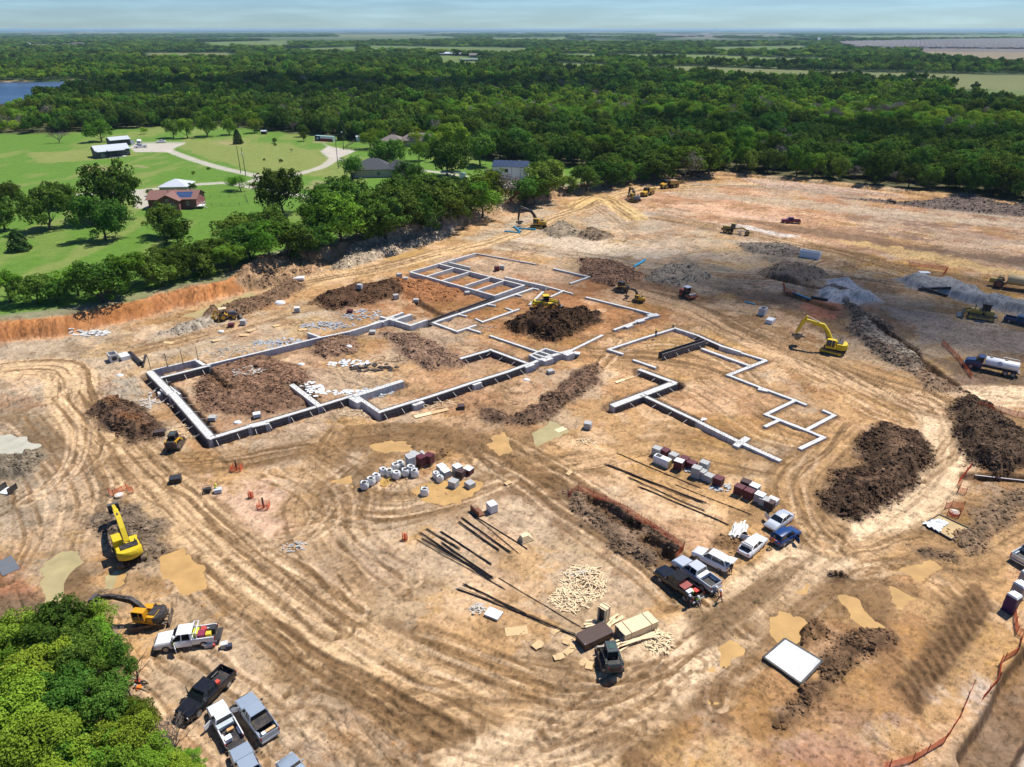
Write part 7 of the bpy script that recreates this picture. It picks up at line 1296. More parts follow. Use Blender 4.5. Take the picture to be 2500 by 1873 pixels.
for (u,v),kd,lb in [((595,793),'grey','grey cube beside the backhoe road'),((565,798),'maroon','little maroon stack beside the backhoe road'),((1182-207,678),'grey','grey cube left of the five-cell grid'),((990,684),'grey','small grey cube left of the five-cell grid, nearer one'),((879,705),'grey','grey cube above the dark trench pit'),((967,730),'grey','banded cube on the reddish soil'),((1016,741),'grey','low dark stack on the reddish soil'),((1131,711),'grey','grey cube touching the grid front wall'),((1141,719),'grey','small cube beside the grid front wall'),((726,762),'grey','pale cube by the dark soil pile road'),((855,764),'maroon','maroon cube below the dark soil pile'),((910,815),'grey','banded cube below the long basement wall'),((1213,661),'maroon','maroon cube inside the far graded bay'),((1226,658),'grey','grey cube inside the far graded bay'),((1344,912),'grey','grey cube below the small concrete pit'),((1435,1046),'grey','grey cube alone by the plank walkway'),((1126,998),'brown','dark stack beside the flooded form'),((520,1026),'grey','grey bundle inside the front left corner'),((628,1018),'wrap','cream stack inside the front wall'),((1408,870),'grey','small white-lidded cube right of the pit')]:
    small = any(w in lb for w in ('small','low','little','bundle','stack')); block_pallet(S(u,v,.3),rnd.uniform(-.4,.6),lb,kd,.65 if small else 1.2,1.2,1.1,wrap=('pale' in lb or 'lidded' in lb))
for u,v,lb in [(683,740,'round white heap of washed-out concrete left of the dark pile'),(735,890,'white crumpled bag pile on the pink clods'),(851,846,'small white bag pile behind the trays'),(747,1018,'white crumpled plastic in front of the front wall'),(580,1032,'white plastic bundle inside the front wall'),(392-100,862+55,'white round lid left of the formed corner'),(1285,928,'white plastic bundle below the long front wall'),(540,810,'white bundle beside the tan plywood')]:
    m = MB(); rr = random.Random(lb); k_ = 1.35 if 'heap' in lb else .7; rings = [[(k_*r_*(1+rr.uniform(-.12,.12))*math.cos(a),k_*r_*(1+rr.uniform(-.12,.12))*math.sin(a)*.8,z*k_*.8+rr.uniform(-.03,.03)) for a in [2*math.pi*k/12 for k in range(12)]] for r_,z in ((1,-.05),(.9,.2),(.6,.42),(.2,.5))]; o = m.loft(rings).build('white_heap',BAG,None,60); o.location = S(u,v,.3); tag(o,lb,'heap')
for (u,v),a,lb in [((412,838),.1,'tan board lying on the left access road'),((529,832),.8,'folded tan plywood beside the bay wall'),((597,819),.3,'tan plywood sheet above the bay wall'),((612,808),1.2,'tan plywood sheet standing behind another one'),((675,796),1.0,'tan plywood leaning beside a dark bag'),((740,806),.6,'tan plywood by the trench left of the stub wall')]:
    o = MB().box((0,0,.12),(1.9,1.1,.03),ry=.12).build('plywood_sheet',PLY); o.location = S(u,v,.3); o.rotation_euler = (0,0,a); tag(o,lb,'plywood','plywood sheets and offcuts')
def walkway(pts,w,lb):                                   # plank walk along the flooded trench
    A = S(*pts[0]); B = S(*pts[1]); d = B-A; e = thing('plank_walk',lb,'plank walk',A,math.atan2(d.y,d.x)); n = max(2,int(d.length/2.4))
    for k in range(n): MB().box(((k+.5)*d.length/n,rnd.uniform(-.05,.05),.12+.004*(k % 2)),(d.length/n*.99,w,.05)).build('plank',PLY if k % 2 else WOOD,e)
walkway([(1358,1055),(1462,1010)],1.1,'pale plank walk along the flooded trench'); walkway([(1012,1020),(1095,1000)],.9,'pale plank walk beside the square pit forms'); walkway([(1502,935),(1548,920)],.7,'single pale plank on the tan soil')
e = thing('square_form','small square timber form on the front wall side','timber form',S(1028,1000),.3); m = MB(); [m.box((x,0,.25),(.2,1.8,.3)) for x in (-.8,.8)]; [m.box((0,y,.25),(1.4,.2,.28)) for y in (-.8,.8)]; m.build('frame',WOOD,e)
# ------------------------------------------------------------------ buildings
def sheet_roof(name,col,rough=.4,metal=.3,per=2.2): return mat(name,col,rough,metal,.06,1.5)
WHR = mat('white_metal_roof',(.62,.65,.68),.35,.2,.04); BLR = mat('blue_metal_roof',(.05,.075,.13),.35,.4,.06); GRW = mat('charcoal_siding',(.055,.06,.065),.6,var=.06); REDB = mat('red_brick_wall',(.23,.085,.08),.8,var=.12,scale=4); REDR = mat('rust_shingles',(.21,.105,.085),.85,var=.1,scale=3); DKR = mat('dark_shingles',(.055,.06,.068),.85,var=.1,scale=3); BRR = mat('brown_shingles',(.17,.145,.13),.85,var=.1,scale=3); WHW = mat('white_siding',(.70,.71,.72),.55,var=.04); TRIM = mat('white_trim',(.72,.72,.70),.5); TANW_ = mat('tan_wall',(.46,.38,.30),.7)
def gable(par,L_,W_,hw,hr,wall,roof,over=.5,cx=0,cy=0,ribs=0,rz=0,name_w='wall'):
    """house body: walls with gable ends and two roof planes; ridge along local x"""
    m = MB(); m.prism([(-W_/2,0),(W_/2,0),(W_/2,hw),(0,hw+hr),(-W_/2,hw)],-L_/2,L_/2,axis='X'); o = m.build(name_w,wall,par); o.location = (cx,cy,0); o.rotation_euler = (0,0,rz)
    sl = hr/(W_/2); m = MB(); t = .12
    for sd in (-1,1):
        a = (L_/2+over); y1 = sd*(W_/2+over); z1 = hw-over*sl; z0 = hw+hr
        m.add([(-a,0,z0+.03),(a,0,z0+.03),(a,y1,z1+.03),(-a,y1,z1+.03),(-a,0,z0+.03+t),(a,0,z0+.03+t),(a,y1,z1+.03+t),(-a,y1,z1+.03+t)],[(0,1,2,3),(7,6,5,4),(0,4,5,1),(1,5,6,2),(2,6,7,3),(3,7,4,0)])
    r_ = m.build('roof',roof,par); r_.location = (cx,cy,0); r_.rotation_euler = (0,0,rz)
    if ribs:
        m = MB()
        for x in np.linspace(-L_/2,L_/2,ribs):
            for sd in (-1,1): m.bar((x,0,hw+hr+.17),(x,sd*(W_/2+over),hw-over*sl+.17),.08,.06)
        m.build('standing_seam',roof,r_)
    return o,r_
def hip(par,L_,W_,hw,hr,wall,roof,over=.6,cx=0,cy=0,rz=0):
    o = MB().box((0,0,hw/2),(L_,W_,hw)).build('wall',wall,par); o.location = (cx,cy,0); o.rotation_euler = (0,0,rz); a,b = L_/2+over,W_/2+over; k = max(.2,L_/2-W_/2)
    m = MB(); m.add([(-a,-b,hw),(a,-b,hw),(a,b,hw),(-a,b,hw),(-k,0,hw+hr),(k,0,hw+hr),(-a,-b,hw-.18),(a,-b,hw-.18),(a,b,hw-.18),(-a,b,hw-.18)],[(0,1,5,4),(1,2,5),(2,3,4,5),(3,0,4),(6,9,8,7),(0,6,7,1),(1,7,8,2),(2,8,9,3),(3,9,6,0)]); r_ = m.build('roof',roof,par); r_.location = (cx,cy,0); r_.rotation_euler = (0,0,rz); return o,r_
def window(par,x,y,z,w,h,face='-y',frame=None,nm='window'):
    d = {'-y': (0,-1),'+y': (0,1),'-x': (-1,0),'+x': (1,0)}[face]; m = MB(); along = face[1] == 'y'; fx = (lambda a,b,c: (a,b,c)) if along else (lambda a,b,c: (b,a,c)); t = .08
    def bx(du,dz,su,sz): m.box((x+(du if along else d[0]*.03),y+(d[1]*.03 if along else du),z+dz),fx(su,.08,sz))
    bx(0,h/2,w+t,t); bx(0,-h/2,w+t,t); bx(-w/2,0,t,h); bx(w/2,0,t,h); bx(0,0,.05,h); o = m.build(nm,frame or TRIM,par); g = MB(); g.box((x+d[0]*.015,y+d[1]*.015,z),fx(w,.03,h)); g.build('pane',GLASS,o); return o
def place(u,v): p = S(u,v,1.0); return p
# grey barn house, front looks towards the site
p = place(279,383); rz = heading(237,387,320,379,3); e = thing('barn_house','charcoal barn house with white metal roof on the far lawn','house',p,rz); gable(e,14.5,9,3.2,1.8,GRW,WHR,.4,0,4.5,16); gable(e,3.4,4,3.0,.3,GRW,WHR,.3,-5.3,-.6); m = MB(); m.box((1.2,-1.2,3.05),(7.5,3.4,.12)); m.build('porch_roof',WHR,e); m = MB(); [m.bar((x,-2.7,0),(x,-2.7,3.0),.15) for x in (-2.3,.2,2.5,4.8)]; m.build('porch_post',BLK,e); MB().box((1.2,-1.4,.08),(7.6,3.6,.16)).build('porch_slab',CON,e)
for x in (-5.3,): window(e,x,-2.62,1.5,1.2,1.2)
window(e,6.0,-.03,1.5,1.2,1.2); MB().box((1.0,-.05,1.1),(1.0,.08,2.1)).build('door',BLK,e)
p = place(296,356); e = thing('garage','small charcoal garage with white roof behind the barn house','garage',p,rz+.05); gable(e,9.5,7,3.0,1.2,GRW,WHR,.3,0,3.0,11); MB().box((1.5,-.55,1.3),(4.5,.1,2.5)).build('garage_door',BLK,e); MB().box((5.6,-.2,1.2),(2.2,.1,2.2)).build('white_panel',WHW,e)
# red house
p = place(424,510); rz = heading(372,512,476,510,3); e = thing('red_house','red brick house with rust shingle roof and solar panels','house',p,rz); gable(e,15.5,9.5,3.3,1.9,REDB,REDR,.6,0,4.6); w_,r_ = gable(e,9.0,7.0,3.3,1.75,REDB,REDR,.5,-.5,1.6,rz=math.pi/2)
for x in (-1.9,.9): window(e,x,-2.95,1.7,.95,1.7)
window(e,4.9,-.2,1.8,.8,1.0); window(e,-.5,-2.95,3.4,.9,.5)
sp = MB(); slp = math.atan2(1.9,4.75)
for i in range(5):
    for j in range(2): sp.box((1.5+i*1.05,1.1+j*1.72*math.cos(slp),3.92+j*1.72*math.sin(slp)),(1.0,1.66,.06),rx=slp)
sp.build('solar_panel',mat('solar_blue',(.03,.07,.17),.15,spec=.7),e); m = MB(); m.box((8.4,1.5,.7),(2.6,3.4,.15)); [m.bar((x,y,.7),(x,y,1.8),.09) for x in (7.3,8.4,9.6) for y in (-.1,3.1)]; m.bar((7.2,-.1,1.8),(9.7,-.1,1.8),.09); m.bar((9.7,-.1,1.8),(9.7,3.1,1.8),.09); m.bar((9.7,-.1,.8),(11,-.1,.1),.2,.3); m.build('deck',TRIM,e); MB().tube([(-2,3.6,4.6),(-2,3.6,5.6)],.12,8).build('flue',STEEL,e)
p = place(428,470); e = thing('white_barn','white roofed outbuilding behind the red house','barn',p,rz); hip(e,9.5,9.5,2.4,2.0,TANW_,WHR,.5,0,3)
# dark-roofed and brown-roofed houses, white building
p = place(925,432); e = thing('dark_roof_house','house with dark hipped roof half hidden by oaks','house',p,.15); hip(e,15,11,3.2,3.6,TANW_,DKR,.6,-2,4); hip(e,10,10,3.2,3.2,TANW_,DKR,.6,8,2,.9); window(e,0,-1.55,1.6,1.4,1.4); m = MB(); [m.tube([(x,4,6.2),(x,4,7)],.15,8) for x in (-3,-1.8)]; m.build('roof_vent',TRIM,e)
p = place(1010,358); e = thing('brown_roof_house','long house with brown hipped roof among bright trees','house',p,-.1); hip(e,22,11,3.0,3.2,TANW_,BRR,.7,3,5); hip(e,12,10,3.0,2.6,TANW_,BRR,.7,-11,1); window(e,-11,-4.05,1.5,1.6,1.3); window(e,2,-.55,1.5,1.6,1.3)
p = place(1238,438); rz = heading(1196,438,1262,440,1.6); e = thing('white_workshop','two-storey white metal building with blue roof and outside stair','workshop',p,rz-.04); w_,r_ = gable(e,14,9,5.0,1.6,WHW,BLR,.4,1.0,4.5,16)
window(e,-.3,-.02,3.4,1.3,1.3,frame=BLK); window(e,.2,-.02,1.3,.5,.5,frame=BLK); m = MB(); [m.bar((x,-.06,0),(x,-.06,4.9),.09) for x in (-5.95,-2.8,1.9,5.5)]; m.build('corner_trim',BLK,e); m = MB(); m.box((-8.0,2.0,2.9),(3.2,4.0,.15)); [m.bar((x,y,0),(x,y,4.0),.14) for x in (-9.5,-6.4) for y in (.1,3.9)]; [m.bar((-9.5,y,4.0),(-6.4,y,4.0),.08) for y in (.1,3.9)]; m.bar((-9.5,.1,4.0),(-9.5,3.9,4.0),.08); m.build('balcony',BLK,e); m = MB(); m.bar((-6.4,-.5,2.9),(-2.9,-.5,.1),.9,.18); m.bar((-6.4,-.95,3.9),(-2.9,-.95,1.1),.06); m.bar((-6.4,-.05,3.9),(-2.9,-.05,1.1),.06); m.build('stair',BLK,e); m = MB(); [m.tube([(x,3.4,6.4),(x,3.4,7.0)],.1,6) for x in (-1,1)]; m.build('roof_vent',TRIM,e)
p = place(791,345); rz = heading(766,344,813,347,2.5); e = thing('painted_container','shipping container painted like a red, white and blue flag with one star','container',p,rz,None); MB().box((0,1.2,1.35),(11.5,2.4,2.6)).build('shell',mat('teal_roof',(.30,.45,.42),.5),e); MB().box((-4.0,-.03,1.35),(3.4,.06,2.5)).build('blue_field',mat('flag_blue',(.012,.022,.07),.5),e); MB().box((1.75,-.03,1.99),(8.0,.06,1.22)).build('white_stripe',WHW,e); MB().box((1.75,-.03,.73),(8.0,.06,1.24)).build('red_stripe',mat('flag_red',(.28,.018,.022),.5),e)
m = MB(); sp_ = [(.95*(1 if k % 2 == 0 else .4)*math.sin(k*math.pi/5),.95*(1 if k % 2 == 0 else .4)*math.cos(k*math.pi/5)) for k in range(10)]; m.prism([(-4.0+a,1.35+b) for a,b in sp_],-.10,-.07); m.build('star',WHW,e)
p = place(876,346); e = thing('white_shed','tiny white shed by the ranch fence','shed',p,.3); gable(e,2.4,2.4,2.4,.6,WHW,WHR,.15,0,1); MB().box((0,-.25,1),(.9,.06,1.9)).build('door',TRIM,e)
p = place(644,328); e = thing('field_shed','tiny brown shed with white roof at the wood edge','shed',p,0); gable(e,3.0,2.4,1.6,.4,mat('dark_plank',(.10,.06,.05),.8),WHR,.2,0,1); MB().box((0,-.22,.7),(1.2,.05,1.2)).build('opening',BLK,e)
p = place(1100,437); e = thing('porch_shelter','small shelter under the wide oak','shelter',p,0); m = MB(); [m.bar((x,y,0),(x,y,2.4),.15) for x in (-3.5,0,3.5) for y in (0,3)]; m.build('post',TRIM,e); MB().box((0,1.5,2.5),(8,4,.15)).build('roof',WHR,e); MB().box((5.0,1,1.1),(2.2,2.2,2.2)).build('side_shed',WHW,e)
def boat(p,rz,lb):
    e = thing('boat_on_trailer',lb,'boat',p,rz); m = MB(); m.loft([[(x,-w,1.6),(x,-w*.5,z0),(x,w*.5,z0),(x,w,1.6)] for x,w,z0 in ((-2.8,1.05,.8),(0,1.15,.75),(1.8,.9,.85),(3.2,.12,1.35))]); m.build('hull',mat('grey_hull',(.16,.2,.22),.4),e); MB().loft([[(x,-w,1.6),(x,-w*.8,z),(x,w*.8,z),(x,w,1.6)] for x,w,z in ((-2.7,1,2.0),(-.5,1.05,2.5),(.9,.9,2.3),(2.2,.6,1.7))]).build('cover',WHW,e); [wheel(e,-.6,y,.33,.22) for y in (-.95,.95)]; MB().bar((-2.5,0,.5),(4.0,0,.5),.15).build('trailer',STEEL,e)
boat(place(342,352),heading(335,356,350,345,3),'covered boat on its trailer beside the garage')
# poles, fences -----------------------------------------------------------------------
POLE = mat('pole_wood',(.10,.075,.055),.9)
for u,v,h,lb in [(283,429,9.0,'wooden utility pole behind the big left oak'),(588,423,11,'left wooden utility pole of the pair by the drive fork'),(600,429,11,'right wooden utility pole of the pair by the drive fork'),(826,412,12.5,'tall wooden utility pole beside the round drive'),(839,366,8.5,'pole with a white lamp head by the ranch gate')]:
    p = place(u,v); e = thing('utility_pole',lb,'utility pole',p,0,'utility poles on the lawn'); MB().tube([(0,0,-.5),(.05,0,h*.5),(0,.05,h)],[.17,.14,.10],8).build('shaft',POLE,e)
    if 'right' in lb: MB().tube([(0,-.25,h*.72),(0,-.25,h*.84)],.25,10).build('transformer',CON,e)
    if 'lamp' in lb: MB().box((0,-.4,h),(.4,1.0,.25)).build('lamp_head',WHW,e)
def rail_fence(pts,lb,h=1.2,mt=None,sp=2.6,rails=3,wire=False):
    P = [S(*q_,.5) for q_ in pts]; A = P[0]; e = thing('rail_fence' if not wire else 'wire_fence',lb,'fence',A,0,'fences round the lawns'); mt = mt or POLE
    for a,b in zip(P[:-1],P[1:]):
        n = max(1,int((b-a).length/sp)); m = MB()
        for k in range(n+1): q_ = a.lerp(b,k/n)-A; q_.z = H(q_.x+A.x,q_.y+A.y)-A.z; MB().bar((q_.x,q_.y,q_.z-.1),(q_.x,q_.y,q_.z+h),.14 if not wire else .07).build('post',mt,e)
        for r__ in range(rails):
            for k in range(n): q0 = a.lerp(b,k/n)-A; q1 = a.lerp(b,(k+1)/n)-A; z_ = h*(r__+1)/rails-.1; z0 = H(q0.x+A.x,q0.y+A.y)-A.z; z1 = H(q1.x+A.x,q1.y+A.y)-A.z; m.bar((q0.x,q0.y,z0+z_),(q1.x,q1.y,z1+z_),.05 if not wire else .025,.14 if not wire else .025)
        m.build('rail',mt,e)
rail_fence([(838,365),(868,368),(902,372)],'dark rail fence beside the ranch gate',1.4); rail_fence([(845,360),(862,350),(870,343)],'long dark fence running to the white shed',1.2); rail_fence([(492,486),(560,483),(598,478),(606,498),(585,502),(495,506)],'thin wire fence pen right of the red house',1.2,STEEL,2.5,3,True)
rail_fence([(262,1600),(285,1650),(318,1700),(350,1740),(390,1790),(405,1812)],'sagging black silt fence along the near wood',.7,BLK,2.0,4,True); rail_fence([(1690,432),(1750,428),(1830,430),(1990,446),(2200,470),(2420,496)],'low black silt fence along the far wood edge',.7,BLK,3.0,5,True)
# far buildings -----------------------------------------------------------------------
def farpos(u,v): x,y = G(u,v,1.5); return Vector((x,y,1.0))
for u,v,L_,W_,h,rf,wl,lb in [(1102,135,74,34,7,WHR,TANW_,'wide pale riding arena far beyond the wood'),(935,124,40,18,5,WHR,WHW,'white long barn left of the far riding arena'),(967,124,22,14,4,WHR,TANW_,'small barn beside the far white barn'),(1135,136,22,14,5,BRR,TANW_,'small far house between arena and ranch'),(1166,140,34,20,8,BRR,TANW_,'large far ranch house with pale walls'),(1198,139,26,20,8,mat('pinkish_roof',(.30,.22,.19),.8),TANW_,'far ranch house with pinkish roof'),(1150,148,44,14,4,mat('green_roof',(.14,.20,.16),.6),TANW_,'low green-roofed far stable'),(1447,127,26,16,6,mat('red_far_roof',(.3,.12,.09),.7),WHW,'far white house with reddish roof'),(1468,128,26,14,4,WHR,WHW,'far white barn right of the reddish roof'),(1380,126,16,14,8,WHR,WHW,'far bright gable roof in the trees'),(1318,119,20,14,6,mat('red_far_roof',(.3,.12,.09),.7),TANW_,'far brown roof left of the bright gable'),(1288,112,50,24,5,mat('pale_blue_roof',(.35,.42,.5),.5),WHW,'far pale blue roof at the field edge'),(1140,108,90,30,6,WHR,WHW,'far long white roofs beyond the green field'),(53,108,60,26,6,WHR,WHW,'far white roofs on the left'),(193,108,50,26,6,BRR,TANW_,'far brown roof on the left'),(218,79,120,60,14,WHR,WHW,'brightest white building near the horizon on the left'),(195,80,80,50,10,mat('pinkish_roof',(.30,.22,.19),.8),TANW_,'pinkish building near the horizon on the left'),(280,82,90,40,8,WHR,WHW,'pale building right of the horizon white building'),(1270,82,120,50,8,WHR,WHW,'pale roofs near the horizon in the middle'),(780,87,60,30,8,mat('orange_soil_roof',(.5,.35,.2),.8),WHW,'far orange-white yard near the horizon'),(1470,76,110,50,10,WHR,WHW,'white speck building right of centre on the horizon'),(1720,84,90,40,8,WHR,TANW_,'white roofs left of the far housing estate'),(1998,103,10,10,20,WHW,WHW,'white water tower speck by the far housing estate')]:
    p = farpos(u,v); e = thing('far_building',lb,'building',p,rnd.uniform(-.25,.25),'far buildings'); gable(e,L_,W_,h*.65,h*.35+.5,wl,rf,.8); m = MB(); [m.box((x,-W_/2-.05,h*.3),(L_*.06,.1,h*.4)) for x in np.linspace(-L_*.35,L_*.35,5)]; m.build('opening',GLASS,e)
TOWN = [G(u,v,1.5) for u,v in [(2047,106),(2280,100),(2700,94),(2700,122),(2260,118),(2100,117)]]
hm = []
for k in range(3):
    m = MB(); L_,W_,hw,hr = (15,12,4.5,4.0) if k else (13,11,5.5,4.5); a,b = L_/2,W_/2; m.add([(-a,-b,0),(a,-b,0),(a,b,0),(-a,b,0),(-a,-b,hw),(a,-b,hw),(a,b,hw),(-a,b,hw)],[(0,1,5,4),(1,2,6,5),(2,3,7,6),(3,0,4,7)]); m.cur = 1; a += .5; b += .5; m.add([(-a,-b,hw),(a,-b,hw),(a,b,hw),(-a,b,hw),(-2,0,hw+hr),(2,0,hw+hr)],[(0,1,5,4),(1,2,5),(2,3,4,5),(3,0,4)]); me = bpy.data.meshes.new('estate_house'); me.from_pydata(m.v,[],m.f); me.materials.append([TANW_,mat('brick_far',(.32,.22,.18),.8),WHW][k]); me.materials.append([mat('grey_far_roof',(.20,.19,.19),.85),mat('slate_far_roof',(.15,.145,.15),.85),BRR][k]); me.polygons.foreach_set('material_index',m.mi); hm.append(me)
xs = np.arange(min(p[0] for p in TOWN),max(p[0] for p in TOWN),17.5); ys = np.arange(min(p[1] for p in TOWN),max(p[1] for p in TOWN),34); cand = [(x+rnd.uniform(-2,2),y+rnd.uniform(-3,3)) for y in ys for x in xs]; ca = np.array(cand); ins = poly_sd(ca[:,0],ca[:,1],TOWN) > 0; ca = ca[ins]; ca = ca[np.argsort(ca[:,1])]; ca = ca[np.abs(ca[:,0]) < fanw(ca[:,1])*.92]
for i,(x,y) in enumerate(ca[:290]): o = bpy.data.objects.new('estate_house',hm[rnd.choice((0,0,1,2))]); COL.objects.link(o); o.location = (x,y,1.0); o.rotation_euler = (0,0,rnd.choice((0,math.pi/2))+rnd.uniform(-.1,.1)); tag(o,'small grey-roofed house of the far housing estate on the right','house','houses of the far housing estate')
rest = ca[290:6000]; V = []; F = []; MI = []
hv = [(v_.co.x,v_.co.y,v_.co.z) for v_ in hm[0].vertices]; hf = [tuple(p_.vertices) for p_ in hm[0].polygons]; hmi = [p_.material_index for p_ in hm[0].polygons]
for x,y in rest[:4000]:
    o_ = len(V); s_ = rnd.uniform(.85,1.15); V += [(x+a*s_,y+b*s_,1+c*s_) for a,b,c in hv]; F += [tuple(i+o_ for i in f) for f in hf]; MI += hmi
if V:
    me = bpy.data.meshes.new('estate_roofs'); me.from_pydata(V,[],F); me.materials.append(TANW_); me.materials.append(mat('grey_far_roof',(.20,.19,.19),.85)); me.polygons.foreach_set('material_index',MI); o = bpy.data.objects.new('far_estate',me); COL.objects.link(o); tag(o,'mass of grey roofs of the far housing estate','housing estate',kind='stuff')
# ------------------------------------------------------------------ people: one skinned body each, clothed by region
SKIN = mat('skin',(.42,.24,.16),.6); HAIR = mat('dark_hair',(.03,.02,.015),.7); BOOT = mat('work_boots',(.07,.045,.03),.7)
CL = dict(jean=mat('denim',(.04,.065,.12),.8),tan=mat('tan_trousers',(.30,.23,.15),.8),dark=mat('dark_trousers',(.03,.03,.035),.8),red=mat('red_vest',(.62,.07,.03),.6),orange=mat('orange_vest',(.75,.19,.02),.6),lime=mat('lime_vest',(.55,.68,.05),.6),grey=mat('grey_shirt',(.30,.31,.33),.8),white=mat('white_shirt',(.65,.65,.64),.7),navy=mat('navy_shirt',(.02,.03,.06),.8))
HATW = mat('white_hard_hat',(.75,.75,.74),.35); HATY = mat('yellow_hard_hat',(.70,.62,.04),.35)
def pose(kind):
    """joints facing +X, metres, feet at z=0"""
    J = {}; def_ = lambda **k: J.update(k)
    if kind in ('stand','walk','lean'):
        st = .28 if kind == 'walk' else .04; ln = .32 if kind == 'lean' else 0.02
        def_(pel=(0,0,.96),sp=(ln*.4,0,1.18),ch=(ln*.8,0,1.38),nk=(ln,0,1.52),hd=(ln+.03,0,1.64),tp=(ln+.03,0,1.76))
        for s,n in ((1,'L'),(-1,'R')):
            f = st*s
            J['hip'+n] = (0,s*.10,.92); J['kn'+n] = (f*.5+.05,s*.11,.50); J['an'+n] = (f-.02,s*.11,.09); J['to'+n] = (f+.17,s*.13,.05)
            J['sh'+n] = (ln*.9,s*.19,1.42); J['el'+n] = ((ln*1.0-f*.6)+(.12 if kind == 'lean' else -.02),s*.25,1.14); J['wr'+n] = ((ln*1.1-f*.9)+(.32 if kind == 'lean' else .08),s*.24,.90 if kind != 'lean' else 1.05)
    elif kind == 'sit':
        def_(pel=(0,0,.42),sp=(-.02,0,.64),ch=(.05,0,.84),nk=(.09,0,.98),hd=(.14,0,1.09),tp=(.15,0,1.21))
        for s,n in ((1,'L'),(-1,'R')):
            J['hip'+n] = (.02,s*.10,.40); J['kn'+n] = (.42,s*.15,.46); J['an'+n] = (.46,s*.14,.09); J['to'+n] = (.64,s*.16,.05); J['sh'+n] = (.06,s*.19,.88); J['el'+n] = (.18,s*.25,.64); J['wr'+n] = (.38,s*.17,.58)
    elif kind == 'ground':
        def_(pel=(0,0,.14),sp=(-.10,0,.34),ch=(-.12,0,.56),nk=(-.08,0,.70),hd=(-.03,0,.81),tp=(-.02,0,.93))
        for s,n in ((1,'L'),(-1,'R')):
            J['hip'+n] = (.03,s*.10,.13); J['kn'+n] = (.40,s*.16,.34 if s > 0 else .16); J['an'+n] = (.72,s*.16,.08); J['to'+n] = (.80,s*.18,.20); J['sh'+n] = (-.10,s*.19,.60); J['el'+n] = (-.02,s*.27,.36); J['wr'+n] = (.18,s*.22,.30)
    elif kind == 'lie':
        def_(pel=(0,0,.14),sp=(-.24,0,.16),ch=(-.46,0,.20),nk=(-.60,0,.26),hd=(-.71,0,.31),tp=(-.82,0,.34))
        for s,n in ((1,'L'),(-1,'R')):
            J['hip'+n] = (.03,s*.10,.13); J['kn'+n] = (.44,s*.16,.32 if s > 0 else .13); J['an'+n] = (.82,s*.15,.08); J['to'+n] = (.90,s*.17,.20); J['sh'+n] = (-.48,s*.19,.20); J['el'+n] = (-.40,s*.33,.10); J['wr'+n] = (-.15,s*.30,.08)
    return J
BONES = [('pel','sp','t'),('sp','ch','t'),('ch','nk','t'),('nk','hd','s'),('hd','tp','s')]+[b for n in 'LR' for b in (('pel','hip'+n,'l'),('hip'+n,'kn'+n,'l'),('kn'+n,'an'+n,'l'),('an'+n,'to'+n,'b'),('ch','sh'+n,'t'),('sh'+n,'el'+n,'a'),('el'+n,'wr'+n,'s'))]
RAD = dict(pel=(.16,.13),sp=(.155,.115),ch=(.17,.12),nk=(.058,.058),hd=(.088,.10),tp=(.062,.07))
for n in 'LR': RAD.update({'hip'+n: (.092,.092),'kn'+n: (.066,.066),'an'+n: (.047,.047),'to'+n: (.045,.035),'sh'+n: (.068,.068),'el'+n: (.047,.047),'wr'+n: (.032,.032)})
FOLK = []
def person(p,rz,label,kind,top,legs,hat=HATW,group='workers on the site'):
    e = thing('person',label,'person',p,rz,group); J = pose(kind); names = list(J); vs = [J[n] for n in names]; ed = [(names.index(a),names.index(b)) for a,b,_ in BONES]; rad = [RAD[n] for n in names]; bl = [(J[a],J[b],c) for a,b,c in BONES]
    for n in 'LR':                                         # palm, four fingers and a thumb
        w = Vector(J['wr'+n]); d = (w-Vector(J['el'+n])).normalized(); sd = 1 if n == 'L' else -1; across = d.cross(Vector((0,0,1)) if abs(d.z) < .8 else Vector((1,0,0))).normalized(); cur = across.cross(d).normalized()
        pi = len(vs); vs.append(tuple(w+d*.07)); rad.append((.036,.022)); ed.append((names.index('wr'+n),pi)); bl.append((tuple(w),tuple(w+d*.19),'s'))
        for k,ln in enumerate((.070,.080,.074,.058)):
            b0 = w+d*.10+across*(.030-.020*k); b1 = b0+d*ln*.55; b2 = b1+(d*.7+cur*.5)*ln*.5
            i0 = len(vs); vs += [tuple(b0),tuple(b1),tuple(b2)]; rad += [(.010,.010),(.009,.009),(.008,.008)]; ed += [(pi,i0),(i0,i0+1),(i0+1,i0+2)]
        t0 = w+d*.045+across*.042; i0 = len(vs); vs += [tuple(t0),tuple(t0+d*.05+across*.02)]; rad += [(.012,.012),(.010,.010)]; ed += [(pi,i0),(i0,i0+1)]
    h = Vector(J['hd']); f = Vector((1,0,0)) if kind != 'lie' else Vector((0,0,1)); i0 = len(vs); vs.append(tuple(h+f*.115)); rad.append((.018,.02)); ed.append((names.index('hd'),i0))
    me = bpy.data.meshes.new('body_skeleton'); me.from_pydata(vs,ed,[]); o = bpy.data.objects.new('body',me); COL.objects.link(o); o.modifiers.new('skin','SKIN'); sv = me.skin_vertices[0].data if me.skin_vertices else None
    FOLK.append((o,e,rad,bl,top,legs,hat,J,kind)); return e
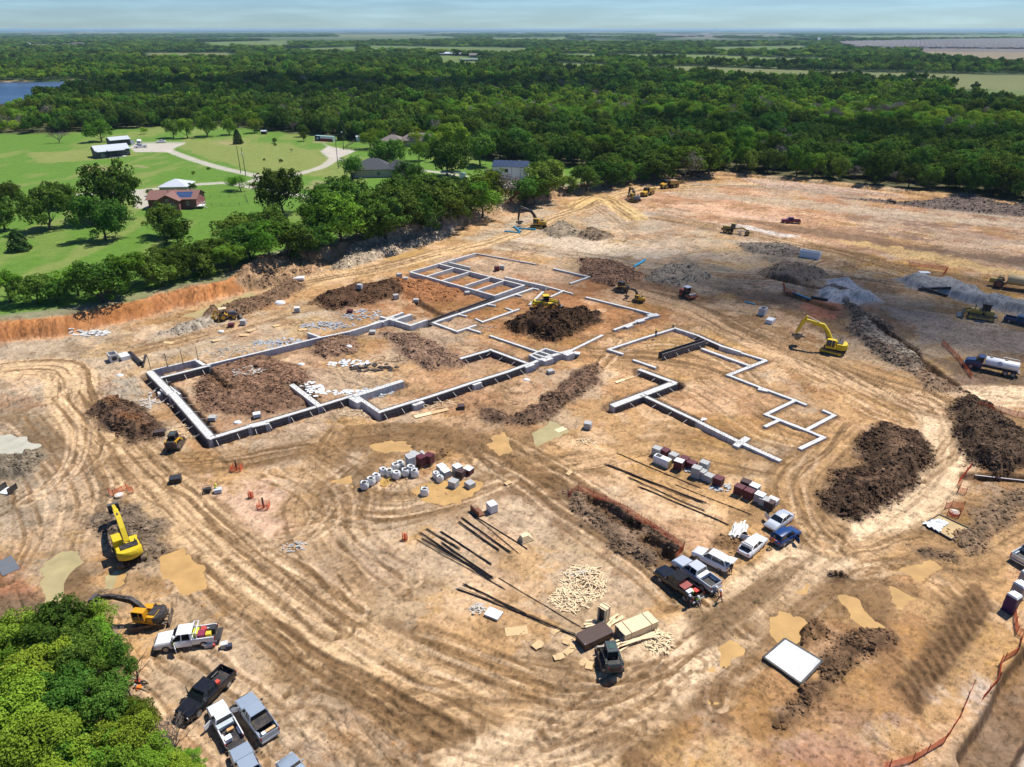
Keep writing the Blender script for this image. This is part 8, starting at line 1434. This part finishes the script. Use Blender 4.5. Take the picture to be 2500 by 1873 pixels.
def finish_people():
    for o,e,rad,*_ in FOLK:
        bm = bmesh.new(); bm.from_mesh(o.data); lay = bm.verts.layers.skin.verify(); bm.verts.ensure_lookup_table()
        for i,v in enumerate(bm.verts): v[lay].radius = rad[i]; v[lay].use_root = (i == 0)
        bm.to_mesh(o.data); bm.free(); sm = o.modifiers.new('sub','SUBSURF'); sm.levels = 1; sm.render_levels = 1
    dg = bpy.context.evaluated_depsgraph_get()
    for o,e,rad,bl,top,legs,hat,J,kind in FOLK:
        me = bpy.data.meshes.new_from_object(o.evaluated_get(dg)); o.modifiers.clear(); o.data = me; me.materials.clear(); mats_ = [SKIN,CL[top],CL[legs],BOOT]; [me.materials.append(m_) for m_ in mats_]; me.shade_smooth()
        A = np.array([b[0] for b in bl]); B = np.array([b[1] for b in bl]); kinds_ = [b[2] for b in bl]; mi = []
        for p_ in me.polygons:
            c = np.array(p_.center); t = np.clip(((c-A)*(B-A)).sum(1)/(((B-A)**2).sum(1)+1e-9),0,1); d = np.linalg.norm(A+(B-A)*t[:,None]-c,axis=1); k = kinds_[int(d.argmin())]; mi.append({'s': 0,'t': 1,'a': 1,'l': 2,'b': 3}[k])
        me.polygons.foreach_set('material_index',mi); o.parent = e
        h = Vector(J['hd']); up = (Vector(J['tp'])-h).normalized(); c = h+up*.05; q = up.to_track_quat('Z','Y').to_matrix().to_4x4(); m = MB(); m.loft([[(r_*math.cos(a),r_*math.sin(a)*.92,z) for a in [2*math.pi*k/14 for k in range(14)]] for r_,z in ((.17,.0),(.135,.015),(.13,.06),(.10,.12),(.04,.15))]); xform(m,Matrix.Translation(c) @ q); m.build('hard_hat',hat,e,50)
        fr = Vector((1,0,0)) if kind != 'lie' else Vector((0,0,1)); sdv = up.cross(fr).normalized(); m = MB(); [m.box(tuple(h+fr*.09+sdv*s*.032+up*.005),(.016,.016,.012)) for s in (-1,1)]; m.build('eyes',BLK,e); m = MB(); m.box(tuple(h+fr*.088-up*.062),(.014,.045,.01)); m.build('mouth',mat('lips',(.30,.11,.09),.5),e)
def look(u,v,z=0): return S(u,v,.2)+Vector((0,0,z))
person(look(427,1592),heading(427,1592,440,1570),'worker in a lime vest leaning into the white pickup door','lean','lime','jean')
person(look(287,1612),heading(287,1612,310,1640),'worker in orange sitting under the sapling, highest of the group','ground','orange','jean'); person(look(300,1626),heading(300,1626,270,1600),'worker in grey and red sitting by the silt fence','ground','grey','dark'); person(look(316,1640),heading(316,1640,290,1610),'worker in orange sitting behind the sapling stem','ground','orange','dark')
person(look(343,1668),heading(343,1668,380,1680),'worker in red lying back with dark trousers','lie','red','dark'); person(look(349,1682),heading(349,1682,390,1690),'worker in orange lying lowest of the resting group','lie','orange','tan')
person(look(527,1200),heading(527,1200,560,1195),'worker in a lime vest and yellow hat bending over a grey box','sit','lime','dark',HATY)
person(look(1757,1470),heading(1757,1470,1700,1450),'walking worker in a red vest beside the parked pickups','walk','red','jean')
person(look(1700,1474,.0),heading(1690,1465,1710,1482),'worker in a lime vest and jeans at the black pickup tailgate','sit','lime','jean'); person(look(1681,1482),heading(1681,1482,1660,1495),'dark clothed worker with white hat below the black pickup','stand','navy','dark')
person(look(1744,1450),heading(1735,1440,1755,1462),'worker in grey with white hat behind the pale silver pickup','sit','grey','jean'); person(look(1782,1402),heading(1770,1390,1790,1412),'dark clothed worker behind the raised car hatch','stand','dark','dark',HAIR)
person(look(1880,1340),heading(1880,1340,1900,1325),'worker in orange and yellow behind the blue car','lean','orange','dark',HAIR)
person(look(1600,828,.35),heading(1600,828,1640,815),'worker standing on the right wing footing, left one','stand','navy','jean',HATY); person(look(1643,808,.35),heading(1643,808,1600,820),'worker standing on the right wing footing corner','stand','tan','tan',HATY)
finish_people()
# things the workers use
e = thing('site_generator','small black generator next to the lime-vested worker','generator',S(508,1202,.2),.3); MB().box((0,0,.45),(.9,.6,.5),bev=.06).build('engine',BLK,e); m = MB(); [m.tube([(x,-.35,.05),(x,-.35,.85),(x,.35,.85),(x,.35,.05)],.03,5) for x in (-.55,.55)]; m.tube([(-.55,-.35,.85),(.55,-.35,.85)],.03,5); m.tube([(-.55,.35,.85),(.55,.35,.85)],.03,5); m.build('frame',STEEL,e); [wheel(e,-.5,y,.2,.1) for y in (-.42,.42)]
def case(u,v,lb,col,L_=.9,W_=.6,h=.5,z=0.0,rz=.3): p = S(u,v,.2); e = thing('tool_case',lb,'tool case',(p.x,p.y,p.z+z),rz,'tool cases and coolers'); MB().box((0,0,h*.42),(L_,W_,h*.84),bev=.04).build('case_body',mat('case_%d' % u,col,.5,var=.06),e); MB().box((0,0,h*.92),(L_*1.02,W_*1.02,h*.16),bev=.02).build('lid',mat('caselid_%d' % u,tuple(min(.8,c*1.15+.02) for c in col),.5),e); MB().tube([(-.15,-W_/2,h*.6),(-.15,-W_/2-.06,h*.6),(.15,-W_/2-.06,h*.6),(.15,-W_/2,h*.6)],.012,4).build('handle',BLK,e)
case(533,1202,'pale grey cooler beside the lime-vested worker',(.42,.46,.48),1.0,.7,.6); case(430,1176,'black box on the left soil patch',(.012,.012,.013),1.5,1.2,.8); case(511,1577,'grey cooler below the white pickup',(.5,.52,.53)); case(549,1580,'small grey stand box right of the white pickup',(.45,.45,.42),.7,.6,.6); case(523,1579,'little red can beside the grey cooler',(.45,.05,.03),.25,.25,.35); case(560,1582,'dark blue bag right of the grey stand box',(.02,.025,.05),.6,.5,.45)
case(391,1062,'dark brown open bin left of the yellow loader',(.05,.03,.025),1.5,1.0,.8)
def in_bed(f,r_,t,lat,z=.72):
    a = S(*f); b = S(*r_); c = a.lerp(b,.5); d = (a-b); d.z = 0; d.normalize(); n = Vector((-d.y,d.x,0)); q_ = c+d*t+n*lat; return Vector((q_.x,q_.y,Hs(c.x,c.y,1.2)+z)),math.atan2(d.y,d.x)
def bedbox(f,r_,t,lat,L_,W_,h,col,lb):
    p_,a_ = in_bed(f,r_,t,lat); e = thing('bed_box',lb,'tool box',p_,a_,'boxes carried in truck beds'); MB().box((0,0,h/2),(L_,W_,h),bev=.03).build('box_body',mat('bedbox_'+lb[:14],col,.45),e); MB().box((0,0,h+.02),(L_*1.03,W_*1.03,.05),bev=.015).build('lid',mat('bedlid_'+lb[:14],tuple(min(.8,c*1.2+.01) for c in col),.45),e)
f_,r2_ = (1617,1408),(1692,1465); bedbox(f_,r2_,-1.15,.1,.9,1.3,.6,(.22,.04,.03),'big dark red tool chest behind the black cab'); bedbox(f_,r2_,-1.95,.35,.5,.8,.5,(.5,.5,.48),'white box beside the red tool chest'); bedbox(f_,r2_,-2.2,-.4,.6,.5,.4,(.55,.03,.02),'bright red can in the black pickup bed'); bedbox(f_,r2_,-2.0,-.1,.5,.4,.35,(.45,.55,.05),'lime bag in the black pickup bed')
f_,r2_ = (389,1580),(527,1560); bedbox(f_,r2_,-1.6,.2,.7,.8,.55,(.20,.02,.05),'maroon compressor in the white pickup bed'); bedbox(f_,r2_,-2.3,.3,.5,.5,.5,(.55,.40,.03),'yellow tool in the white pickup bed'); bedbox(f_,r2_,-1.0,-.2,.5,.9,.5,(.62,.65,.05),'lime bag behind the white pickup rack'); bedbox(f_,r2_,-2.6,-.4,.6,.7,.6,(.03,.03,.03),'black tank at the white pickup tailgate'); bedbox(f_,r2_,-1.7,-.5,.5,.5,.5,(.4,.05,.03),'red drill case in the white pickup bed')
f_,r2_ = (531,1738),(573,1815); bedbox(f_,r2_,-2.1,.4,.5,.6,.4,(.7,.7,.7),'white cooler in the small white pickup bed'); bedbox(f_,r2_,-.5,.1,.5,1.4,.35,(.36,.40,.42),'grey toolbox behind the small white cab'); bedbox(f_,r2_,-1.2,-.1,.3,.6,.2,(.45,.25,.1),'orange block in the small white pickup bed')
f_,r2_ = (605,1726),(654,1796); bedbox(f_,r2_,-2.4,.4,.35,.35,.3,(.7,.7,.68),'white bucket in the silver pickup bed'); bedbox(f_,r2_,-2.3,-.3,.3,.9,.2,(.45,.30,.15),'tan plank box in the silver pickup bed'); f_,r2_ = (465,1745),(545,1668); bedbox(f_,r2_,-1.3,.2,.4,.4,.3,(.5,.06,.03),'red jack in the black pickup bed by the wood')
f_,r2_ = (1658,1382),(1738,1440); bedbox(f_,r2_,-1.0,0,.55,1.6,.5,(.62,.63,.64),'white cross-bed toolbox in the pale silver pickup')
# lettering on the machine seen from behind
le,dsw = LETTER_EXC; cu = bpy.data.curves.new('lettering','FONT'); cu.body = 'KOMATSU'; cu.size = .42; cu.align_x = 'CENTER'; cu.align_y = 'CENTER'; cu.extrude = .004; to = bpy.data.objects.new('lettering_text',cu); COL.objects.link(to); bpy.context.view_layer.update(); tm = bpy.data.meshes.new_from_object(to.evaluated_get(bpy.context.evaluated_depsgraph_get())); bpy.data.objects.remove(to)
M_ = RZ(dsw) @ Matrix.Translation((-2.40,0,1.68)) @ Matrix.Rotation(-math.pi/2,4,'Z') @ Matrix.Rotation(math.pi/2,4,'X'); 
for v_ in tm.vertices: c_ = v_.co; yy = c_.x; v_.co = M_ @ Vector((c_.x,c_.y,c_.z+.02-(.105*yy*yy*.9)+.10))
tm.materials.clear(); tm.materials.append(mat('olive_lettering',(.30,.26,.03),.5)); to = bpy.data.objects.new('lettering',tm); COL.objects.link(to); to.parent = le
# ------------------------------------------------------------------ air
q = NT('hazy_air'); pv = q.n('ShaderNodeVolumePrincipled'); pv.inputs['Color'].default_value = (.50,.76,.95,1); pv.inputs['Density'].default_value = 0.000045; pv.inputs['Anisotropy'].default_value = .1
q.l(pv.outputs[0],q.out.inputs['Volume'])
m = MB(); m.box((0,23500,30),(120000,50500,72)); tag(m.build('haze',q.m),'thin blue haze over the far country','haze',kind='stuff')

# ------------------------------------------------------------------ fair-weather clouds drifting overhead; their shade lies on the pad and the wood
q = NT('cloud_vapour'); dd = q.n('ShaderNodeBsdfDiffuse'); dd.inputs[0].default_value = (.9,.9,.9,1); tt = q.n('ShaderNodeBsdfTransparent'); ms = q.n('ShaderNodeMixShader'); ms.inputs[0].default_value = .17; q.l(tt.outputs[0],ms.inputs[1]); q.l(dd.outputs[0],ms.inputs[2]); q.l(ms.outputs[0],q.out.inputs[0])
for (u,v,z,rx,ry,n_) in [(2330,690,0,75,42,9),(2380,345,6,95,70,9),(1000,200,8,480,120,12),(330,222,8,260,90,9),(1750,300,8,80,40,6)]:
    gx_,gy_ = G(u,v,z); hgt = 950.0; c = Vector((gx_,gy_,z))+SUNV*((hgt-z)/SUNV.z); rr = random.Random(u); m = MB()
    for k in range(n_):
        a = rr.uniform(0,6.28); r_ = math.sqrt(rr.random())*.75; ox,oy = rx*r_*math.cos(a),ry*r_*math.sin(a); s_ = rr.uniform(.35,.6); rings = []
        for t in np.linspace(-math.pi/2+.12,math.pi/2-.12,7): rings.append([(ox+rx*s_*math.cos(t)*math.cos(b),oy+ry*s_*math.cos(t)*math.sin(b),min(rx,ry)*.5*s_*math.sin(t)+k*2.3) for b in [2*math.pi*j/16 for j in range(16)]])
        m.loft(rings)
    o = m.build('cloud',q.m,None,True); o.location = c; tag(o,'small white cloud high overhead','cloud',kind='structure')
